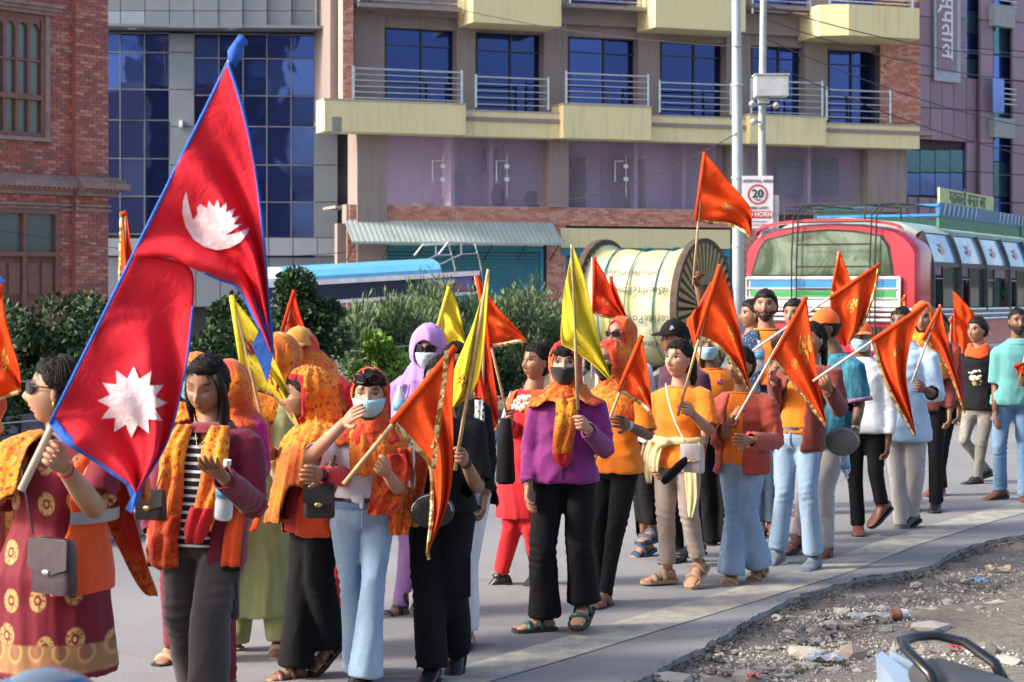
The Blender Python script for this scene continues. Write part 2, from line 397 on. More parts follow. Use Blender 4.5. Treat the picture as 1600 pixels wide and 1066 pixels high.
# ------------------------------------------------------------------ foliage
def leaf_mat(name, c1, c2, c3):
    t = NT(name, .55, 0, .35)
    n = t.noise(2.2, 5); r_ = t.noise(35, 2)
    c = t.mix(t.ramp(n, [(.35, 0), (.65, 1)]), c1, c2); c = t.mix(t.ramp(r_, [(.5, 0), (.75, 1)]), c, c3); t.color(c)
    t.b.inputs['Transmission Weight'].default_value = 0
    t.b.inputs['Subsurface Weight'].default_value = 0
    return t.m
LM_dark = leaf_mat('leaf_dark', (.020,.048,.018), (.045,.088,.032), (.08,.135,.045))
LM_grey = leaf_mat('leaf_greygreen', (.07,.12,.05), (.13,.19,.085), (.21,.27,.13))
LM_lime = leaf_mat('leaf_lime', (.10,.20,.02), (.17,.30,.04), (.27,.42,.06))
M_bark = plain('bark', (.12,.09,.06), .9, var=.3, scale=20, bump=.6)
def bush(name, base, h, r, mat, label, cat, n=6000, leaf=.05, narrow=False, trunk=.25, seed=1, clumps=26, group='bushes and small trees of the median'):
    rn = np.random.RandomState(seed); e = empty(name, base, label, cat, group)
    # crown clumps: centres spread through an ellipsoid, more of them near its skin
    d = rn.normal(size=(clumps, 3)); d /= np.linalg.norm(d, axis=1)[:, None]; rad = rn.uniform(.35, .95, clumps)[:, None]
    ch = h*(1-trunk); C = d*rad*np.array([r, r, ch/2])*.82 + np.array([0, 0, h-ch/2]); cr = rn.uniform(.16, .36, clumps)*min(r, ch)*1.0
    if narrow:     # upright feathery sprays
        C = d*rad*np.array([r, r, ch/2])*.8+np.array([0,0,h-ch/2])
    idx = rn.randint(0, clumps, n); q = rn.normal(size=(n, 3)); q /= np.linalg.norm(q, axis=1)[:, None]
    pos = C[idx] + q*(rn.uniform(.3, 1.08, n)**.5*cr[idx])[:, None]
    if narrow: pos[:, 2] += rn.uniform(0, 1, n)**3*.25
    pos[:, 2] = np.clip(pos[:, 2], .06, None)
    out = pos - C[idx]; out /= (np.linalg.norm(out, axis=1)[:, None]+1e-6)
    ax = out + rn.normal(size=(n, 3))*.6 + np.array([0, 0, .35 if not narrow else 1.2]); ax /= np.linalg.norm(ax, axis=1)[:, None]
    sd_ = np.cross(ax, rn.normal(size=(n, 3))); sd_ /= (np.linalg.norm(sd_, axis=1)[:, None]+1e-6)
    L_ = leaf*rn.uniform(.7, 1.4, n)[:, None]; W_ = L_*(.42 if not narrow else .22)
    if narrow: L_ = L_*2.2
    a = pos; b = pos+ax*L_*.5+sd_*W_; c = pos+ax*L_; dd = pos+ax*L_*.5-sd_*W_
    V_ = np.stack([a, b, c, dd], 1).reshape(-1, 3); F_ = np.arange(4*n).reshape(-1, 4)
    me = bpy.data.meshes.new('crown'); me.vertices.add(4*n); me.vertices.foreach_set('co', V_.ravel()); me.loops.add(4*n); me.loops.foreach_set('vertex_index', F_.ravel())
    me.polygons.add(n); me.polygons.foreach_set('loop_start', np.arange(0, 4*n, 4)); me.polygons.foreach_set('loop_total', np.full(n, 4)); me.update(); me.validate()
    me.materials.append(mat); o = bpy.data.objects.new('crown', me); link(o); o.parent = e
    t = MB(); t.tube([(0,0,-.1),(.02,.01,h*.25),(-.02,0,h*.5)], [.06,.045,.03], 7)
    for i in range(min(clumps, 12)):
        c0 = C[i]; t.tube([(0,0,h*.12+.02*i),(c0[0]*.5, c0[1]*.5, h*.15+c0[2]*.4), tuple(c0)], [.028,.018,.008], 5)
    t.build('trunk', M_bark, e); return e
def B(px, Y, topy): # helper: ground base and height of a thing whose top shows at topy
    return Vector(((px-800)/F*Y, Y, 0)), CH-(topy-HZ)/F*Y
for (px, Y, ty, r, mt, nm, lab, cat, n_, nar, sdd) in [
    (60, 16.0, 452, .75, LM_dark, 'hedge_bush', 'broad dark green bush behind the woman in sunglasses', 'bush', 13000, False, 1),
    (-60, 14.5, 440, .8, LM_dark, 'hedge_bush', 'dark bush with yellowish tips at the left edge', 'bush', 8000, False, 2),
    (180, 17.5, 402, .72, LM_dark, 'hedge_bush', 'tall dark bush against the brick pilaster left of the big flag', 'bush', 13000, False, 3),
    (340, 17.0, 442, .7, LM_dark, 'hedge_bush', 'dark bush seen through the notch of the big flag', 'bush', 14000, False, 4),
    (470, 19.0, 412, .52, LM_dark, 'small_tree', 'small round dark tree in front of the blue truck', 'tree', 13000, False, 5),
    (590, 23.0, 452, .9, LM_grey, 'feathery_shrub', 'grey green feathery shrub under the blue truck', 'shrub', 15000, True, 6),
    (690, 24.5, 446, .95, LM_grey, 'feathery_shrub', 'grey green feathery shrub behind the lilac headscarf', 'shrub', 15000, True, 7),
    (800, 26.0, 448, .95, LM_grey, 'feathery_shrub', 'grey green feathery shrub left of the cable drum', 'shrub', 15000, True, 8),
    (606, 19.6, 508, .58, LM_lime, 'lime_shrub', 'bright lime green shrub beside the lilac headscarf', 'shrub', 11000, False, 9),
    (520, 18.5, 590, .32, LM_lime, 'lime_shrub', 'small green shrub between the two scarved women', 'shrub', 3000, False, 10),
    (470, 22.0, 500, .6, LM_dark, 'hedge_bush', 'dark bush low behind the ochre cap', 'bush', 7000, False, 11),
    (760, 24.0, 520, .55, LM_dark, 'hedge_bush', 'dark low bush behind the woman in red', 'bush', 6000, False, 12),
    (870, 29.0, 470, .6, LM_grey, 'feathery_shrub', 'grey green shrub at the foot of the cable drum', 'shrub', 5000, True, 13)]:
    b_, h_ = B(px, Y, ty); bush(nm, b_, h_, r, mt, lab, cat, n=n_, leaf=.05 if not nar else .045, narrow=nar, trunk=.12 if nm != 'small_tree' else .38, seed=sdd, clumps=30)

# ------------------------------------------------------------------ buildings
M_glassblue = []
for i, (c, rg) in enumerate([((.045,.075,.26), .03), ((.03,.05,.18), .04), ((.08,.13,.38), .03)]):
    t = NT('blue_glass_%d' % i, rg, .88, .8); t.color(c); t.bump(t.noise(.5, 2, dist=.4), .10, .12); M_glassblue.append(t.m)
M_grey_clad = plain('grey_cladding', (.205,.23,.26), .45, .2, var=.06, scale=1.5)
M_grey_clad2 = plain('grey_cladding_light', (.31,.34,.38), .4, .2, var=.06, scale=1.5)
M_mull = plain('mullion_metal', (.20,.21,.23), .5, .4)
M_dark = plain('dark_void', (.03,.03,.035), .8)
brick_cols = [(.42,.13,.095), (.48,.16,.12), (.36,.11,.085), (.52,.23,.17), (.30,.12,.105)]
M_bricks = [plain('brick_%d' % i, c, .9, var=.22, scale=11, bump=.4) for i, c in enumerate(brick_cols)]
brickC = [(.55,.22,.16), (.60,.28,.20), (.47,.18,.13), (.64,.34,.26)]
M_bricksC = [plain('orange_brick_%d' % i, c, .9, var=.2, scale=11, bump=.4) for i, c in enumerate(brickC)]
M_mortar = plain('mortar', (.20,.15,.13), .95, var=.15, scale=10)
M_mortarC = plain('mortar_light', (.42,.36,.32), .95, var=.15, scale=10)
def brick_fill(parent, rects, mats, mortar, limit=300, BW=.235, BH=.078, seed=1):
    """rects: (plane, fixed, a0, a1, z0, z1, holes); plane 'y' faces -y at y=fixed, 'x+' / 'x-' faces +-x at x=fixed"""
    rn = random.Random(seed); lst = []
    for pl, fx, a0, a1, z0, z1, holes in rects:
        if pl == 'y': m_ = MB().box((a0, fx+.012, z0), (a1, fx+.05, z1))
        elif pl == 'x-': m_ = MB().box((fx+.012, a0, z0), (fx+.05, a1, z1))
        else: m_ = MB().box((fx-.05, a0, z0), (fx-.012, a1, z1))
        if not holes: m_.build('mortar_bed', mortar, parent)
        else:   # split the bed round the holes in vertical bands
            xs = sorted(set([a0, a1]+[h[0] for h in holes]+[h[1] for h in holes])); m_ = MB()
            for xa, xb in zip(xs[:-1], xs[1:]):
                zz = [(z0, z1)]
                for h in holes:
                    if h[0] < (xa+xb)/2 < h[1]: 
                        nz = []
                        for za, zb in zz:
                            if h[2] > za: nz.append((za, min(zb, h[2])))
                            if h[3] < zb: nz.append((max(za, h[3]), zb))
                        zz = nz
                for za, zb in zz:
                    if zb-za > .01: m_.box((xa, fx+.012, za), (xb, fx+.05, zb))
            m_.build('mortar_bed', mortar, parent)
        row = 0; z = z0
        while z < z1-.03:
            a = a0-(BW/2 if row % 2 else 0)
            while a < a1-.02:
                b0 = max(a, a0)+.004; b1 = min(a+BW-.008, a1)
                if b1-b0 > .04 and not any(h[0]-.02 < (b0+b1)/2 < h[1]+.02 and h[2]-.02 < z+BH/2 < h[3]+.02 for h in holes):
                    lst.append((pl, fx-rn.uniform(0, .007)*(1 if pl != 'x+' else -1), b0, b1, z, min(z+BH-.010, z1), rn.randrange(len(mats))))
                a += BW
            z += BH; row += 1
    if len(lst) > limit:
        lst.sort(key=lambda q: abs(q[4]-5) + rn.random()*.0)
    meshes = []
    for m_ in mats:
        me = MB().box((0,0,0), (1,1,1)).mesh('brick'); me.materials.append(m_); meshes.append(me)
    rest = MB()
    for i, (pl, fx, b0, b1, z0, z1, c) in enumerate(lst):
        if pl == 'y': lo, hi = (b0, fx, z0), (b1, fx+.04, z1)
        elif pl == 'x-': lo, hi = (fx, b0, z0), (fx+.04, b1, z1)
        else: lo, hi = (fx-.04, b0, z0), (fx, b1, z1)
        if i < limit:
            o = inst(meshes[c], 'brick', parent); o.location = lo; o.scale = tuple(h-l for h, l in zip(hi, lo))
        else: rest.box(lo, hi, c)
    if len(lst) > limit: o = rest.build('brickwork', mats, parent, fix=False); o['kind'] = 'stuff'
class Fac:
    def __init__(s, name, pa, Ya, pb, Yb, label, cat, z=0):
        s.A = Vector(((pa-800)/F*Ya, Ya, 0)); s.Bv = Vector(((pb-800)/F*Yb, Yb, 0)); d = (s.Bv-s.A); s.L = d.length; s.d = d.normalized()
        s.n = Vector((-s.d.y, s.d.x, 0))     # away from the camera
        s.e = empty(name, s.A, label, cat, rot=(0, 0, math.atan2(s.d.y, s.d.x)))
    def uz(s, px, py, y=0):
        k = (px-800)/F; x0 = s.A.x+s.n.x*y; y0 = s.A.y+s.n.y*y
        t = (k*y0-x0)/(s.d.x-k*s.d.y); Y = y0+t*s.d.y; return t, CH-(py-HZ)/F*Y
    def rect(s, x0, y0, x1, y1, y=0):
        xc = (x0+x1)/2; u0 = s.uz(x0, y0, y)[0]; u1 = s.uz(x1, y0, y)[0]; return u0, u1, s.uz(xc, y1, y)[1], s.uz(xc, y0, y)[1]
    def box(s, name, mat, x0, y0, x1, y1, ya, yb, bev=0, parent=None):
        u0, u1, z0, z1 = s.rect(x0, y0, x1, y1, ya); o = MB().box((u0, ya, z0), (u1, yb, z1)).build(name, mat, parent or s.e)
        if bev: b = o.modifiers.new('b', 'BEVEL'); b.width = bev; b.segments = 2
        return o

# ---- building A: left, dark red brick with carved wooden window and door
A = Fac('brick_house', -70, 39.2, 163, 42.2, 'dark red brick house with arched wooden window and dentil cornice at the left', 'building')
M_wood = plain('brown_painted_wood', (.17,.062,.042), .6, var=.18, scale=5)
M_woodL = plain('brown_wood_light', (.22,.09,.065), .6, var=.18, scale=5)
M_cor = plain('cornice_terracotta', (.30,.20,.175), .85, var=.25, scale=4, bump=.3)
M_glassdull = NT('dull_window_glass', .12, 0, .6); M_glassdull.color((.10,.12,.12)); M_glassdull = M_glassdull.m
uP = A.uz(112, 300)[0]; uE = A.L
win = A.rect(-20, 20, 68, 212); door = A.rect(-20, 325, 92, 640); zc = A.uz(80, 285)[1]
A.e  # the pilaster stands .12 m proud
ztop = 9.5
win2 = A.rect(-20, -250, 66, -60)
brick_fill(A.e, [('y', 0, 0, uP, .3, ztop, [win, door, win2]), ('y', -.14, uP, uE, .3, ztop, []), ('x+', uE, -.14, 2.2, .3, ztop, [])], M_bricks, M_mortar, seed=5)
MB().box((0, .06, 0), (uE-.055, 3, ztop)).build('wall', M_mortar, A.e)
MB().box((uP, -.14, .3), (uP+.012, -.0, ztop)).build('pilaster_edge', M_bricks[0], A.e)
# cornice: stacked mouldings with dentils
prof = [(-.20,.0,.10),(-.30,.10,.16),(-.42,.16,.30),(-.34,.30,.38),(-.22,.38,.44)]
for (yy, za, zb) in prof:
    MB().box((-.2, yy+.1, zc-.28+za), (uP-.001, .0, zc-.28+zb)).build('cornice_moulding', M_cor, A.e)
    MB().box((uP, yy-.06, zc-.28+za), (uE-yy*.9, .0, zc-.28+zb)).build('cornice_moulding', M_cor, A.e)
u = 0.02
den = MB().box((0,-.05,0), (.07,0,.10)).mesh('dentil'); den.materials.append(M_bricks[1])
while u < uE+.15:
    o = inst(den, 'dentil', A.e); o.location = (u, -.22 if u < uP-.04 else -.37, zc-.16); u += .13
for zz in (zc-.62, zc-.52):
    MB().box((-.2,-.05,zz), (uP-.001,0,zz+.05)).build('string_course', M_cor, A.e); MB().box((uP,-.19,zz), (uE+.05,0,zz+.05)).build('string_course', M_cor, A.e)
def framed_window(e, u0, u1, z0, z1, arched=True):
    w_ = empty('window', (0,0,0)); w_.parent = e
    fr = MB(); T = .09; y0, y1 = -.05, .1
    fr.box((u0,y0,z0), (u0+T,y1,z1)).box((u1-T,y0,z0), (u1,y1,z1)).box((u0+T,y0,z1-T), (u1-T,y1,z1)).box((u0+T,y0,z0), (u1-T,y1,z0+T))
    zm = z0+(z1-z0)*.30; fr.box((u0+T,y0-.03,zm), (u1-T,y1,zm+.12))
    nl = 4; du = (u1-u0-2*T)/nl; us = u0+T
    for i in range(1, nl): fr.box((us+du*i-.035,y0+.01,z0+T), (us+du*i+.035,y1-.01,z1-T))
    zt = zm+(z1-zm)*.45; 
    for i in range(nl): fr.box((us+du*i+.036,y0+.02,zt), (us+du*(i+1)-.036,y1-.02,zt+.05))
    for i in range(nl):   # arched heads
        a, b = us+du*i+.036, us+du*(i+1)-.036; zz = z1-T; r_ = (b-a)/2; pts = [(a,y0+.015,zz),(a,y0+.015,zz-.26)]
        for k in range(9):
            t = math.pi*k/8; pts.append(((a+b)/2-math.cos(t)*r_, y0+.015, zz-.26+math.sin(t)*.16))
        pts += [(b,y0+.015,zz-.26),(b,y0+.015,zz)]
        h = len(pts)//2
        for k in range(1, len(pts)-2):
            x0, z0_ = pts[k][0], pts[k][2]; x1, z1_ = pts[k+1][0], pts[k+1][2]
            if x1-x0 > .001: fr.add([(x0,y0+.015,z0_),(x1,y0+.015,z1_),(x1,y0+.015,zz),(x0,y0+.015,zz),(x0,y1-.03,z0_),(x1,y1-.03,z1_),(x1,y1-.03,zz),(x0,y1-.03,zz)], [(0,1,2,3),(0,4,5,1),(7,6,5,4)])
    fr.build('frame', M_woodL, w_)
    for i in range(nl):
        for za, zb in ((z0+T, zm), (zm+.12, z1-T)):
            MB().box((us+du*i+.03,.04,za), (us+du*(i+1)-.03,.05,zb)).build('pane', M_glassdull, w_)
    sl = MB(); sl.box((u0-.14,-.14,z0-.1), (u1+.14,.0,z0-.012)); sl.build('sill', M_cor, w_)
    hd = MB(); hd.box((u0-.2,-.16,z1+.012), (u1+.25,0,z1+.09)).box((u0-.26,-.24,z1+.092), (u1+.32,0,z1+.17)).box((u0-.3,-.3,z1+.172), (u1+.38,0,z1+.24)); hd.build('hood_moulding', M_cor, w_)
    MB().box((u1+.004,-.08,z0-.01), (u1+.12,-.0,z1+.01)).build('reveal_trim', M_cor, w_)
    cu = MB(); n_ = 30; pts = []
    for i in range(n_+1): pts.append((u0+T+(u1-u0-2*T)*i/n_, .09+.02*math.sin(i*1.7)))
    cu.add([(a, b, z0+.1) for a, b in pts]+[(a, b, z0+(z1-z0)*.3) for a, b in pts], [(i, i+1, n_+2+i, n_+1+i) for i in range(n_)])
    cu.build('curtain', plain('pale_curtain', (.33,.36,.36), .9), w_, fix=False)
framed_window(A.e, *win); framed_window(A.e, *win2)
dw = empty('door', (0,0,0)); dw.parent = A.e; u0, u1, z0, z1 = door; z0 = .32
ft = A.uz(40, 395)[1]
fr = MB(); fr.box((u0,-.05,z0), (u0+.12,.12,z1)).box((u1-.12,-.05,z0), (u1,.12,z1)).box((u0+.12,-.05,z1-.12), (u1-.12,.12,z1)).box((u0+.12,-.07,ft-.08), (u1-.12,.12,ft+.02))
um = (u0+u1)/2; fr.box((um-.05,-.05,z0), (um+.05,.1,ft-.082)).box((um-.04,-.05,ft+.022), (um+.04,.1,z1-.122)); fr.build('frame', M_woodL, dw)
MB().box((u0+.12,.05,ft+.02), (um-.04,.06,z1-.12)).build('pane', M_glassdull, dw); MB().box((um+.04,.05,ft+.02), (u1-.12,.06,z1-.12)).build('pane', M_glassdull, dw)
for a, b in ((u0+.12, um-.05), (um+.05, u1-.12)):
    lf = MB().box((a,.03,z0), (b,.07,ft-.08)).build('door_leaf', M_wood, dw)
    w3 = (b-a)/2
    for k in range(2):
        for za, zb in ((ft-.9, ft-.22), (ft-2.0, ft-1.05)):
            MB().box((a+w3*k+.05,.0,za), (a+w3*(k+1)-.05,.03,zb)).build('panel', M_woodL, lf)

# ---- building B: grey cladding and blue curtain wall
Bd = Fac('glass_office', 150, 57.0, 528, 57.6, 'grey clad office block with large blue glass curtain walls', 'building')
MB().box((0,.35,0), (Bd.L,6,14)).build('wall', M_dark, Bd.e)
rr = random.Random(31)
def curtain(fc, xs, ys, y=.12):
    for i in range(len(xs)-1):
        for j in range(len(ys)-1):
            u0, u1, z0, z1 = fc.rect(xs[i], ys[j], xs[i+1], ys[j+1], y)
            o = MB().box((u0+.025,y,z0+.025), (u1-.025,y+.03,z1-.025)).build('window_pane', M_glassblue[rr.choice([0,0,1,2])], fc.e)
            o.rotation_euler = (rr.uniform(-.012,.012), 0, 0)
    u0, u1, z0, z1 = fc.rect(xs[0], ys[0], xs[-1], ys[-1], y)
    for x in xs: u = fc.uz(x, 200, y)[0]; MB().box((u-.018,y-.05,z0), (u+.018,y+.02,z1)).build('mullion', M_mull, fc.e)
    for yy in ys: z = fc.uz((xs[0]+xs[-1])/2, yy, y)[1]; MB().box((u0,y-.04,z-.018), (u1,y+.018,z+.018)).build('transom', M_mull, fc.e)
curtain(Bd, [150,188,226,265], [52,82,140,188,248,307,366])
curtain(Bd, [303,342,380,417,455,491], [54,92,150,198,258,316,372])
def panels(fc, xs, ys, y, mat, gap=.012, name='cladding_panel', dep=.06):
    for i in range(len(xs)-1):
        for j in range(len(ys)-1):
            u0, u1, z0, z1 = fc.rect(xs[i], ys[j], xs[i+1], ys[j+1], y)
            MB().box((u0+gap,y,z0+gap), (u1-gap,y+dep,z1-gap)).build(name, mat, fc.e)
panels(Bd, [265,303], [52,82,140,198,258,316,372], .06, M_grey_clad)
panels(Bd, [491,528], [60,92,150,198,258,316,372,420], .06, M_grey_clad)
panels(Bd, [150,190,230,268,306,344,382,420,458,496,530], [340+32,400], -.02, M_grey_clad2)
panels(Bd, [150,190,230,268,306,344,382,420,458,496,530], [402,480], .1, M_grey_clad)
# projecting top band, curved like a shallow bow
nb = 10
for i in range(nb):
    for j, (ya, yb) in enumerate([(-60, -12), (-10, 17), (19, 44)]):
        xa, xb = 150+(532-150)*i/nb, 150+(532-150)*(i+1)/nb
        bow = -.9+.5*((i+.5)/nb-.45)**2*4
        u0, u1, z0, z1 = Bd.rect(xa, ya-2, xb, yb, bow)
        MB().box((u0+.012,bow,z0+.01), (u1-.012,bow+.07,z1-.01)).build('fascia_panel', M_grey_clad if j < 2 or i > 1 else M_grey_clad2, Bd.e)
u0, u1, z0, z1 = Bd.rect(150, 44, 530, 50, -.5); MB().box((u0,-.85,z1-.02), (u1,.34,z1+.06)).build('soffit', M_grey_clad, Bd.e)
for px in (206, 362): 
    u, z = Bd.uz(px, 44, -.5); MB().tube([(u,-.5,z-.03),(u,-.5,z+.02)], .14, 16).build('soffit_light', plain('lamp_housing', (.7,.7,.68), .4), Bd.e)
u, z = Bd.uz(283, 194, 0); cb = MB(); cb.box((u-.05,-.14,z-.11), (u+.05,.05,z+.11)).tube([(u,-.14,z-.05),(u,-.2,z-.07)], .03, 8); cb.build('wall_camera', plain('white_plastic', (.75,.75,.75), .4), Bd.e)
# stained side strip between the two buildings
MB().box((Bd.L+.01,.5,0), (Bd.L+1.2,1.2,14)).build('side_wall', plain('stained_concrete', (.13,.125,.12), .9, var=.5, scale=1.2), Bd.e)

def weathered(name, c, c2):
    t = NT(name, .8, 0, .3); st = t.noise(2.2, 5, t.co((3.5, 3.5, .22))); bl = t.noise(.6, 5)
    f = t.math('MULTIPLY', t.ramp(st, [(.48, 0), (.72, 1)]), t.ramp(bl, [(.4, .15), (.65, .8)])); t.color(t.mix(f, c, c2)); t.bump(t.noise(40, 3), .08, .01); return t.m
# ---- building C: yellow balconies
C = Fac('yellow_balcony_building', 527, 55.0, 1436, 62.0, 'four storey building with pale yellow balconies, steel rails and blue windows', 'building')
M_yel = weathered('pale_yellow_paint', (.76,.66,.36), (.50,.45,.30))
M_taupe = weathered('taupe_paint', (.29,.235,.22), (.19,.16,.155))
M_steel = plain('stainless_rail', (.62,.63,.64), .25, .85)
M_purp = plain('lilac_wall_paint', (.60,.48,.68), .8, var=.06)
M_shut = NT('teal_shutter', .5, .1); M_shut.color(M_shut.mix(M_shut.ramp(M_shut.noise(1.2, 5), [(.3, 0), (.7, 1)]), (.05,.20,.25), (.08,.27,.33))); M_shut = M_shut.m
M_tealp = plain('teal_band_paint', (.03,.25,.36), .5)
# body behind
z2 = C.uz(980, 200)[1]
MB().box((0.05,1.0,z2+.1), (C.L-.05,8,14.5)).build('upper_wall', M_taupe, C.e)
MB().box((0,-1.0,z2-.02), (C.L,7.9,z2+.1)).build('floor_slab', M_taupe, C.e)
# wall piers between the windows (upper)
for (xa, xb) in [(553,601),(714,743),(850,887),(998,1031),(1135,1173),(1258,1293)]:
    C.box('pier', M_taupe, xa, -40, xb, 182, .12, .99)
C.box('beam', M_taupe, 580, 12, 1436, 44, .02, .7)
C.box('beam', M_taupe, 553, 18, 1436, 62, .25, .98)
# windows, each two sliding leaves
for (xa, ya, xb, yb) in [(601,38,714,168),(743,48,850,176),(887,50,998,178),(1031,56,1135,182),(1173,58,1258,188),(1293,70,1365,194)]:
    u0, u1, z0, z1 = C.rect(xa, ya, xb, yb, .5); z0 = z2+.12
    wn = empty('window', (0,0,0)); wn.parent = C.e
    for k in range(2):
        a = u0+(u1-u0)*k/2; b = u0+(u1-u0)*(k+1)/2
        o = MB().box((a+.05,.5+.05*k,z0+.05), (b-.05,.53+.05*k,z1-.05)).build('pane', M_glassblue[rr.choice([0,1,1])], wn)
    fr = MB()
    for x in (u0, (u0+u1)/2-.03, u1-.06): fr.box((x,.44,z0), (x+.06,.62,z1))
    for z in (z0, z1-.06): fr.box((u0+.061,.45,z), (u1-.061,.61,z+.06))
    zt = z0+(z1-z0)*.76
    fr.box((u0+.061,.46,zt), (u1-.061,.60,zt+.04))
    fr.build('frame', plain('dark_blue_frame', (.05,.06,.09), .4, .5), wn)
for (xa, ya, xb, yb) in [(601,-110,714,4),(743,-100,850,4),(887,-100,998,6),(1031,-90,1135,8),(1173,-85,1258,10),(1293,-80,1365,12)]:
    u0, u1, z0, z1 = C.rect(xa, ya, xb, yb, .2); wn = empty('window', (0,0,0)); wn.parent = C.e
    for k in range(2):
        a = u0+(u1-u0)*k/2; b = u0+(u1-u0)*(k+1)/2; MB().box((a+.03,.06+.02*k,z0), (b-.03,.08+.02*k,z1)).build('pane', M_glassblue[k], wn)
# yellow balcony fascias: segments alternately project
for (xa, xb, yt, yb, yy) in [(507,728,160,206,-1.25),(728,880,176,210,-.95),(880,1018,166,215,-1.25),(1018,1172,184,219,-.95),(1172,1291,182,224,-1.25),(1291,1437,196,230,-.95)]:
    u0, u1, z0, z1 = C.rect(xa, yt, xb, yb, yy); z0 = C.uz(980, 219, -1.1)[1]
    MB().box((u0,yy,z0), (u1-.002,-.3,z1)).build('balcony_fascia', M_yel, C.e)
    MB().box((u0-.02,yy-.02,z1), (u1+.01,-.3,z1+.05)).build('balcony_coping', plain('coping', (.38,.35,.30), .8), C.e)
MB().box((-.5,-1.25,C.uz(507,206,-1.25)[1]), (-.2,-.3,C.uz(507,182,-1.25)[1])).build('balcony_end', plain('coping', (.38,.35,.30), .8), C.e)
def railing(xa, xb, yt, yb, yy, nb=6):
    u0, u1, z0, z1 = C.rect(xa, yt, xb, yb, yy); rl = empty('railing', (0,0,0)); rl.parent = C.e
    for u in (u0, u1): MB().box((u-.035,yy-.035,z0), (u+.035,yy+.035,z1+.07)).build('rail_post', M_steel, rl)
    for k in range(nb):
        z = z0+(z1-z0)*(k+.55)/(nb-.45) if k < nb-1 else z1; MB().tube([(u0,yy,z),(u1,yy,z)], .018 if k < nb-1 else .03, 8).build('rail_bar', M_steel, rl)
for a in [(552,721,110,160,-1.15),(743,856,122,170,-.85),(884,1012,117,168,-1.15),(1030,1141,131,178,-.85),(1173,1284,128,182,-1.15),(1291,1390,142,190,-.85)]: railing(*a, nb=6 if a[4] < -1 else 5)
for a in [(560,716,-38,7,-.6),(890,1003,-30,14,-.6),(1175,1265,-24,24,-.6),(1296,1425,-20,13,-1.3)]: railing(*a)
# upper yellow boxes
for (xa, xb, yb) in [(739,877,38),(1024,1165,46)]: C.box('upper_balcony', M_yel, xa, -30, xb, yb, -1.3, .1)
u0, u1, z0, z1 = C.rect(1281, 12, 1432, 60, -1.3); pr = [(u0,.1),(u0,-1.3),(u0+(u1-u0)*.22,-1.75),(u1-(u1-u0)*.05,-1.75),(u1,-1.3),(u1,.1)]
MB().prism([(a, b, z0) for a, b in pr], (0,0,z1-z0)).build('upper_balcony', M_yel, C.e)
for xa, xb in ((560,722),(885,1008),(1172,1270)): C.box('slab_edge', M_taupe, xa, 8, xb, 14, -.7, .1)
# brick corners
b1 = C.rect(527, -40, 552, 168, -.6); b2 = C.rect(1366, 66, 1432, 192, .3); b3 = C.rect(552, -40, 580, 166, .3)
br = C.rect(546, 322, 1142, 350, -.35); zz = C.uz(840, 338, -.35)[1]
br = (br[0], br[1], zz-.28, zz+.28)
brick_fill(C.e, [('y', -.6, 0, b1[1], z2+.1, 12.5, []), ('x+', b1[1], -.6, .9, z2+.1, 12.5, []), ('y', -.1, b2[0], C.L, z2+.1, b2[3]+.15, []), ('y', -.1, b2[0], C.L, b2[3]+1.3, 12.5, []), ('y', .3, b2[0]-.5, C.L-.3, b2[3]+.15, b2[3]+1.3, []),
    ('y', -.35, br[0], br[1], br[2], br[3], []),
    ('y', -.36, 0.2, C.uz(590,450)[0], .1, br[2]-.02, []), ('y', -.36, C.uz(848,450)[0], C.uz(877,450)[0], .1, br[2]-.02, []), ('y', -.36, C.uz(1140,450)[0], C.uz(1180,450)[0], .1, br[3], [])], M_bricksC, M_mortarC, seed=8)
MB().box((0.2,-.3,br[2]), (br[1],0.2,br[3])).build('sill_beam', M_taupe, C.e)
# first floor: lilac office behind glass
zf = br[3]; zc2 = z2-.02
MB().box((1.0,1.7,zf-.3), (C.L,1.8,zc2)).build('office_back_wall', M_purp, C.e); MB().box((0,.2,zf-.1), (C.L,1.7,zf-.02)).build('office_floor', plain('office_floor', (.3,.28,.27), .6), C.e)
for px, w_ in ((552,46),(850,30),(1131,26),(1345,60)):
    a = C.uz(px, 300)[0]; b = C.uz(px+w_, 300)[0]; MB().box((a,-.45,.05 if px < 600 else zf), (b,.6,zc2)).build('column', M_taupe, C.e)
for px in (700, 760, 985, 1060, 1255): a = C.uz(px, 300, 1.2)[0]; MB().box((a,.9,zf), (a+.12,1.7,zc2)).build('partition', M_purp, C.e)
t = NT('clear_office_glass', .03, 0, .5); t.color((.55,.42,.58)); n1 = t.noise(.35, 2, t.co((1,1,.6))); t.l.new(t.ramp(n1, [(.35, .12), (.65, .22)]), t.b.inputs['Alpha']); M_clear = t.m  # mauve base colour paints a faint reflection onto the see-through panes
for xs in ([598,660,722,785,850], [880,940,1000,1065,1131], [1157,1210,1275,1345]):
    for xa, xb in zip(xs[:-1], xs[1:]):
        u0, u1, _, _ = C.rect(xa, 212, xb, 328, -.1); MB().box((u0+.01,-.1,zf), (u1-.01,-.085,zc2)).build('shopfront_pane', M_clear, C.e)
M_wp = plain('white_plastic', (.75,.75,.75), .4)
for px in (675, 692, 775, 792, 960, 978): # door handles and patch fittings
    u, z = C.uz(px, 268, -.15); h = MB()
    if px in (675, 775, 960): h.tube([(u,-.16,z-.32),(u,-.2,z-.32),(u,-.2,z+.32),(u+.3,-.2,z+.32)], .018, 6)
    else: h.tube([(u,-.16,z-.8),(u,-.16,z+.5)], .012, 6).box((u-.07,-.17,z+.1), (u+.07,-.11,z+.22)).box((u-.07,-.17,z-.3), (u+.07,-.11,z-.18))
    h.build('glass_door_handle', M_wp, C.e)
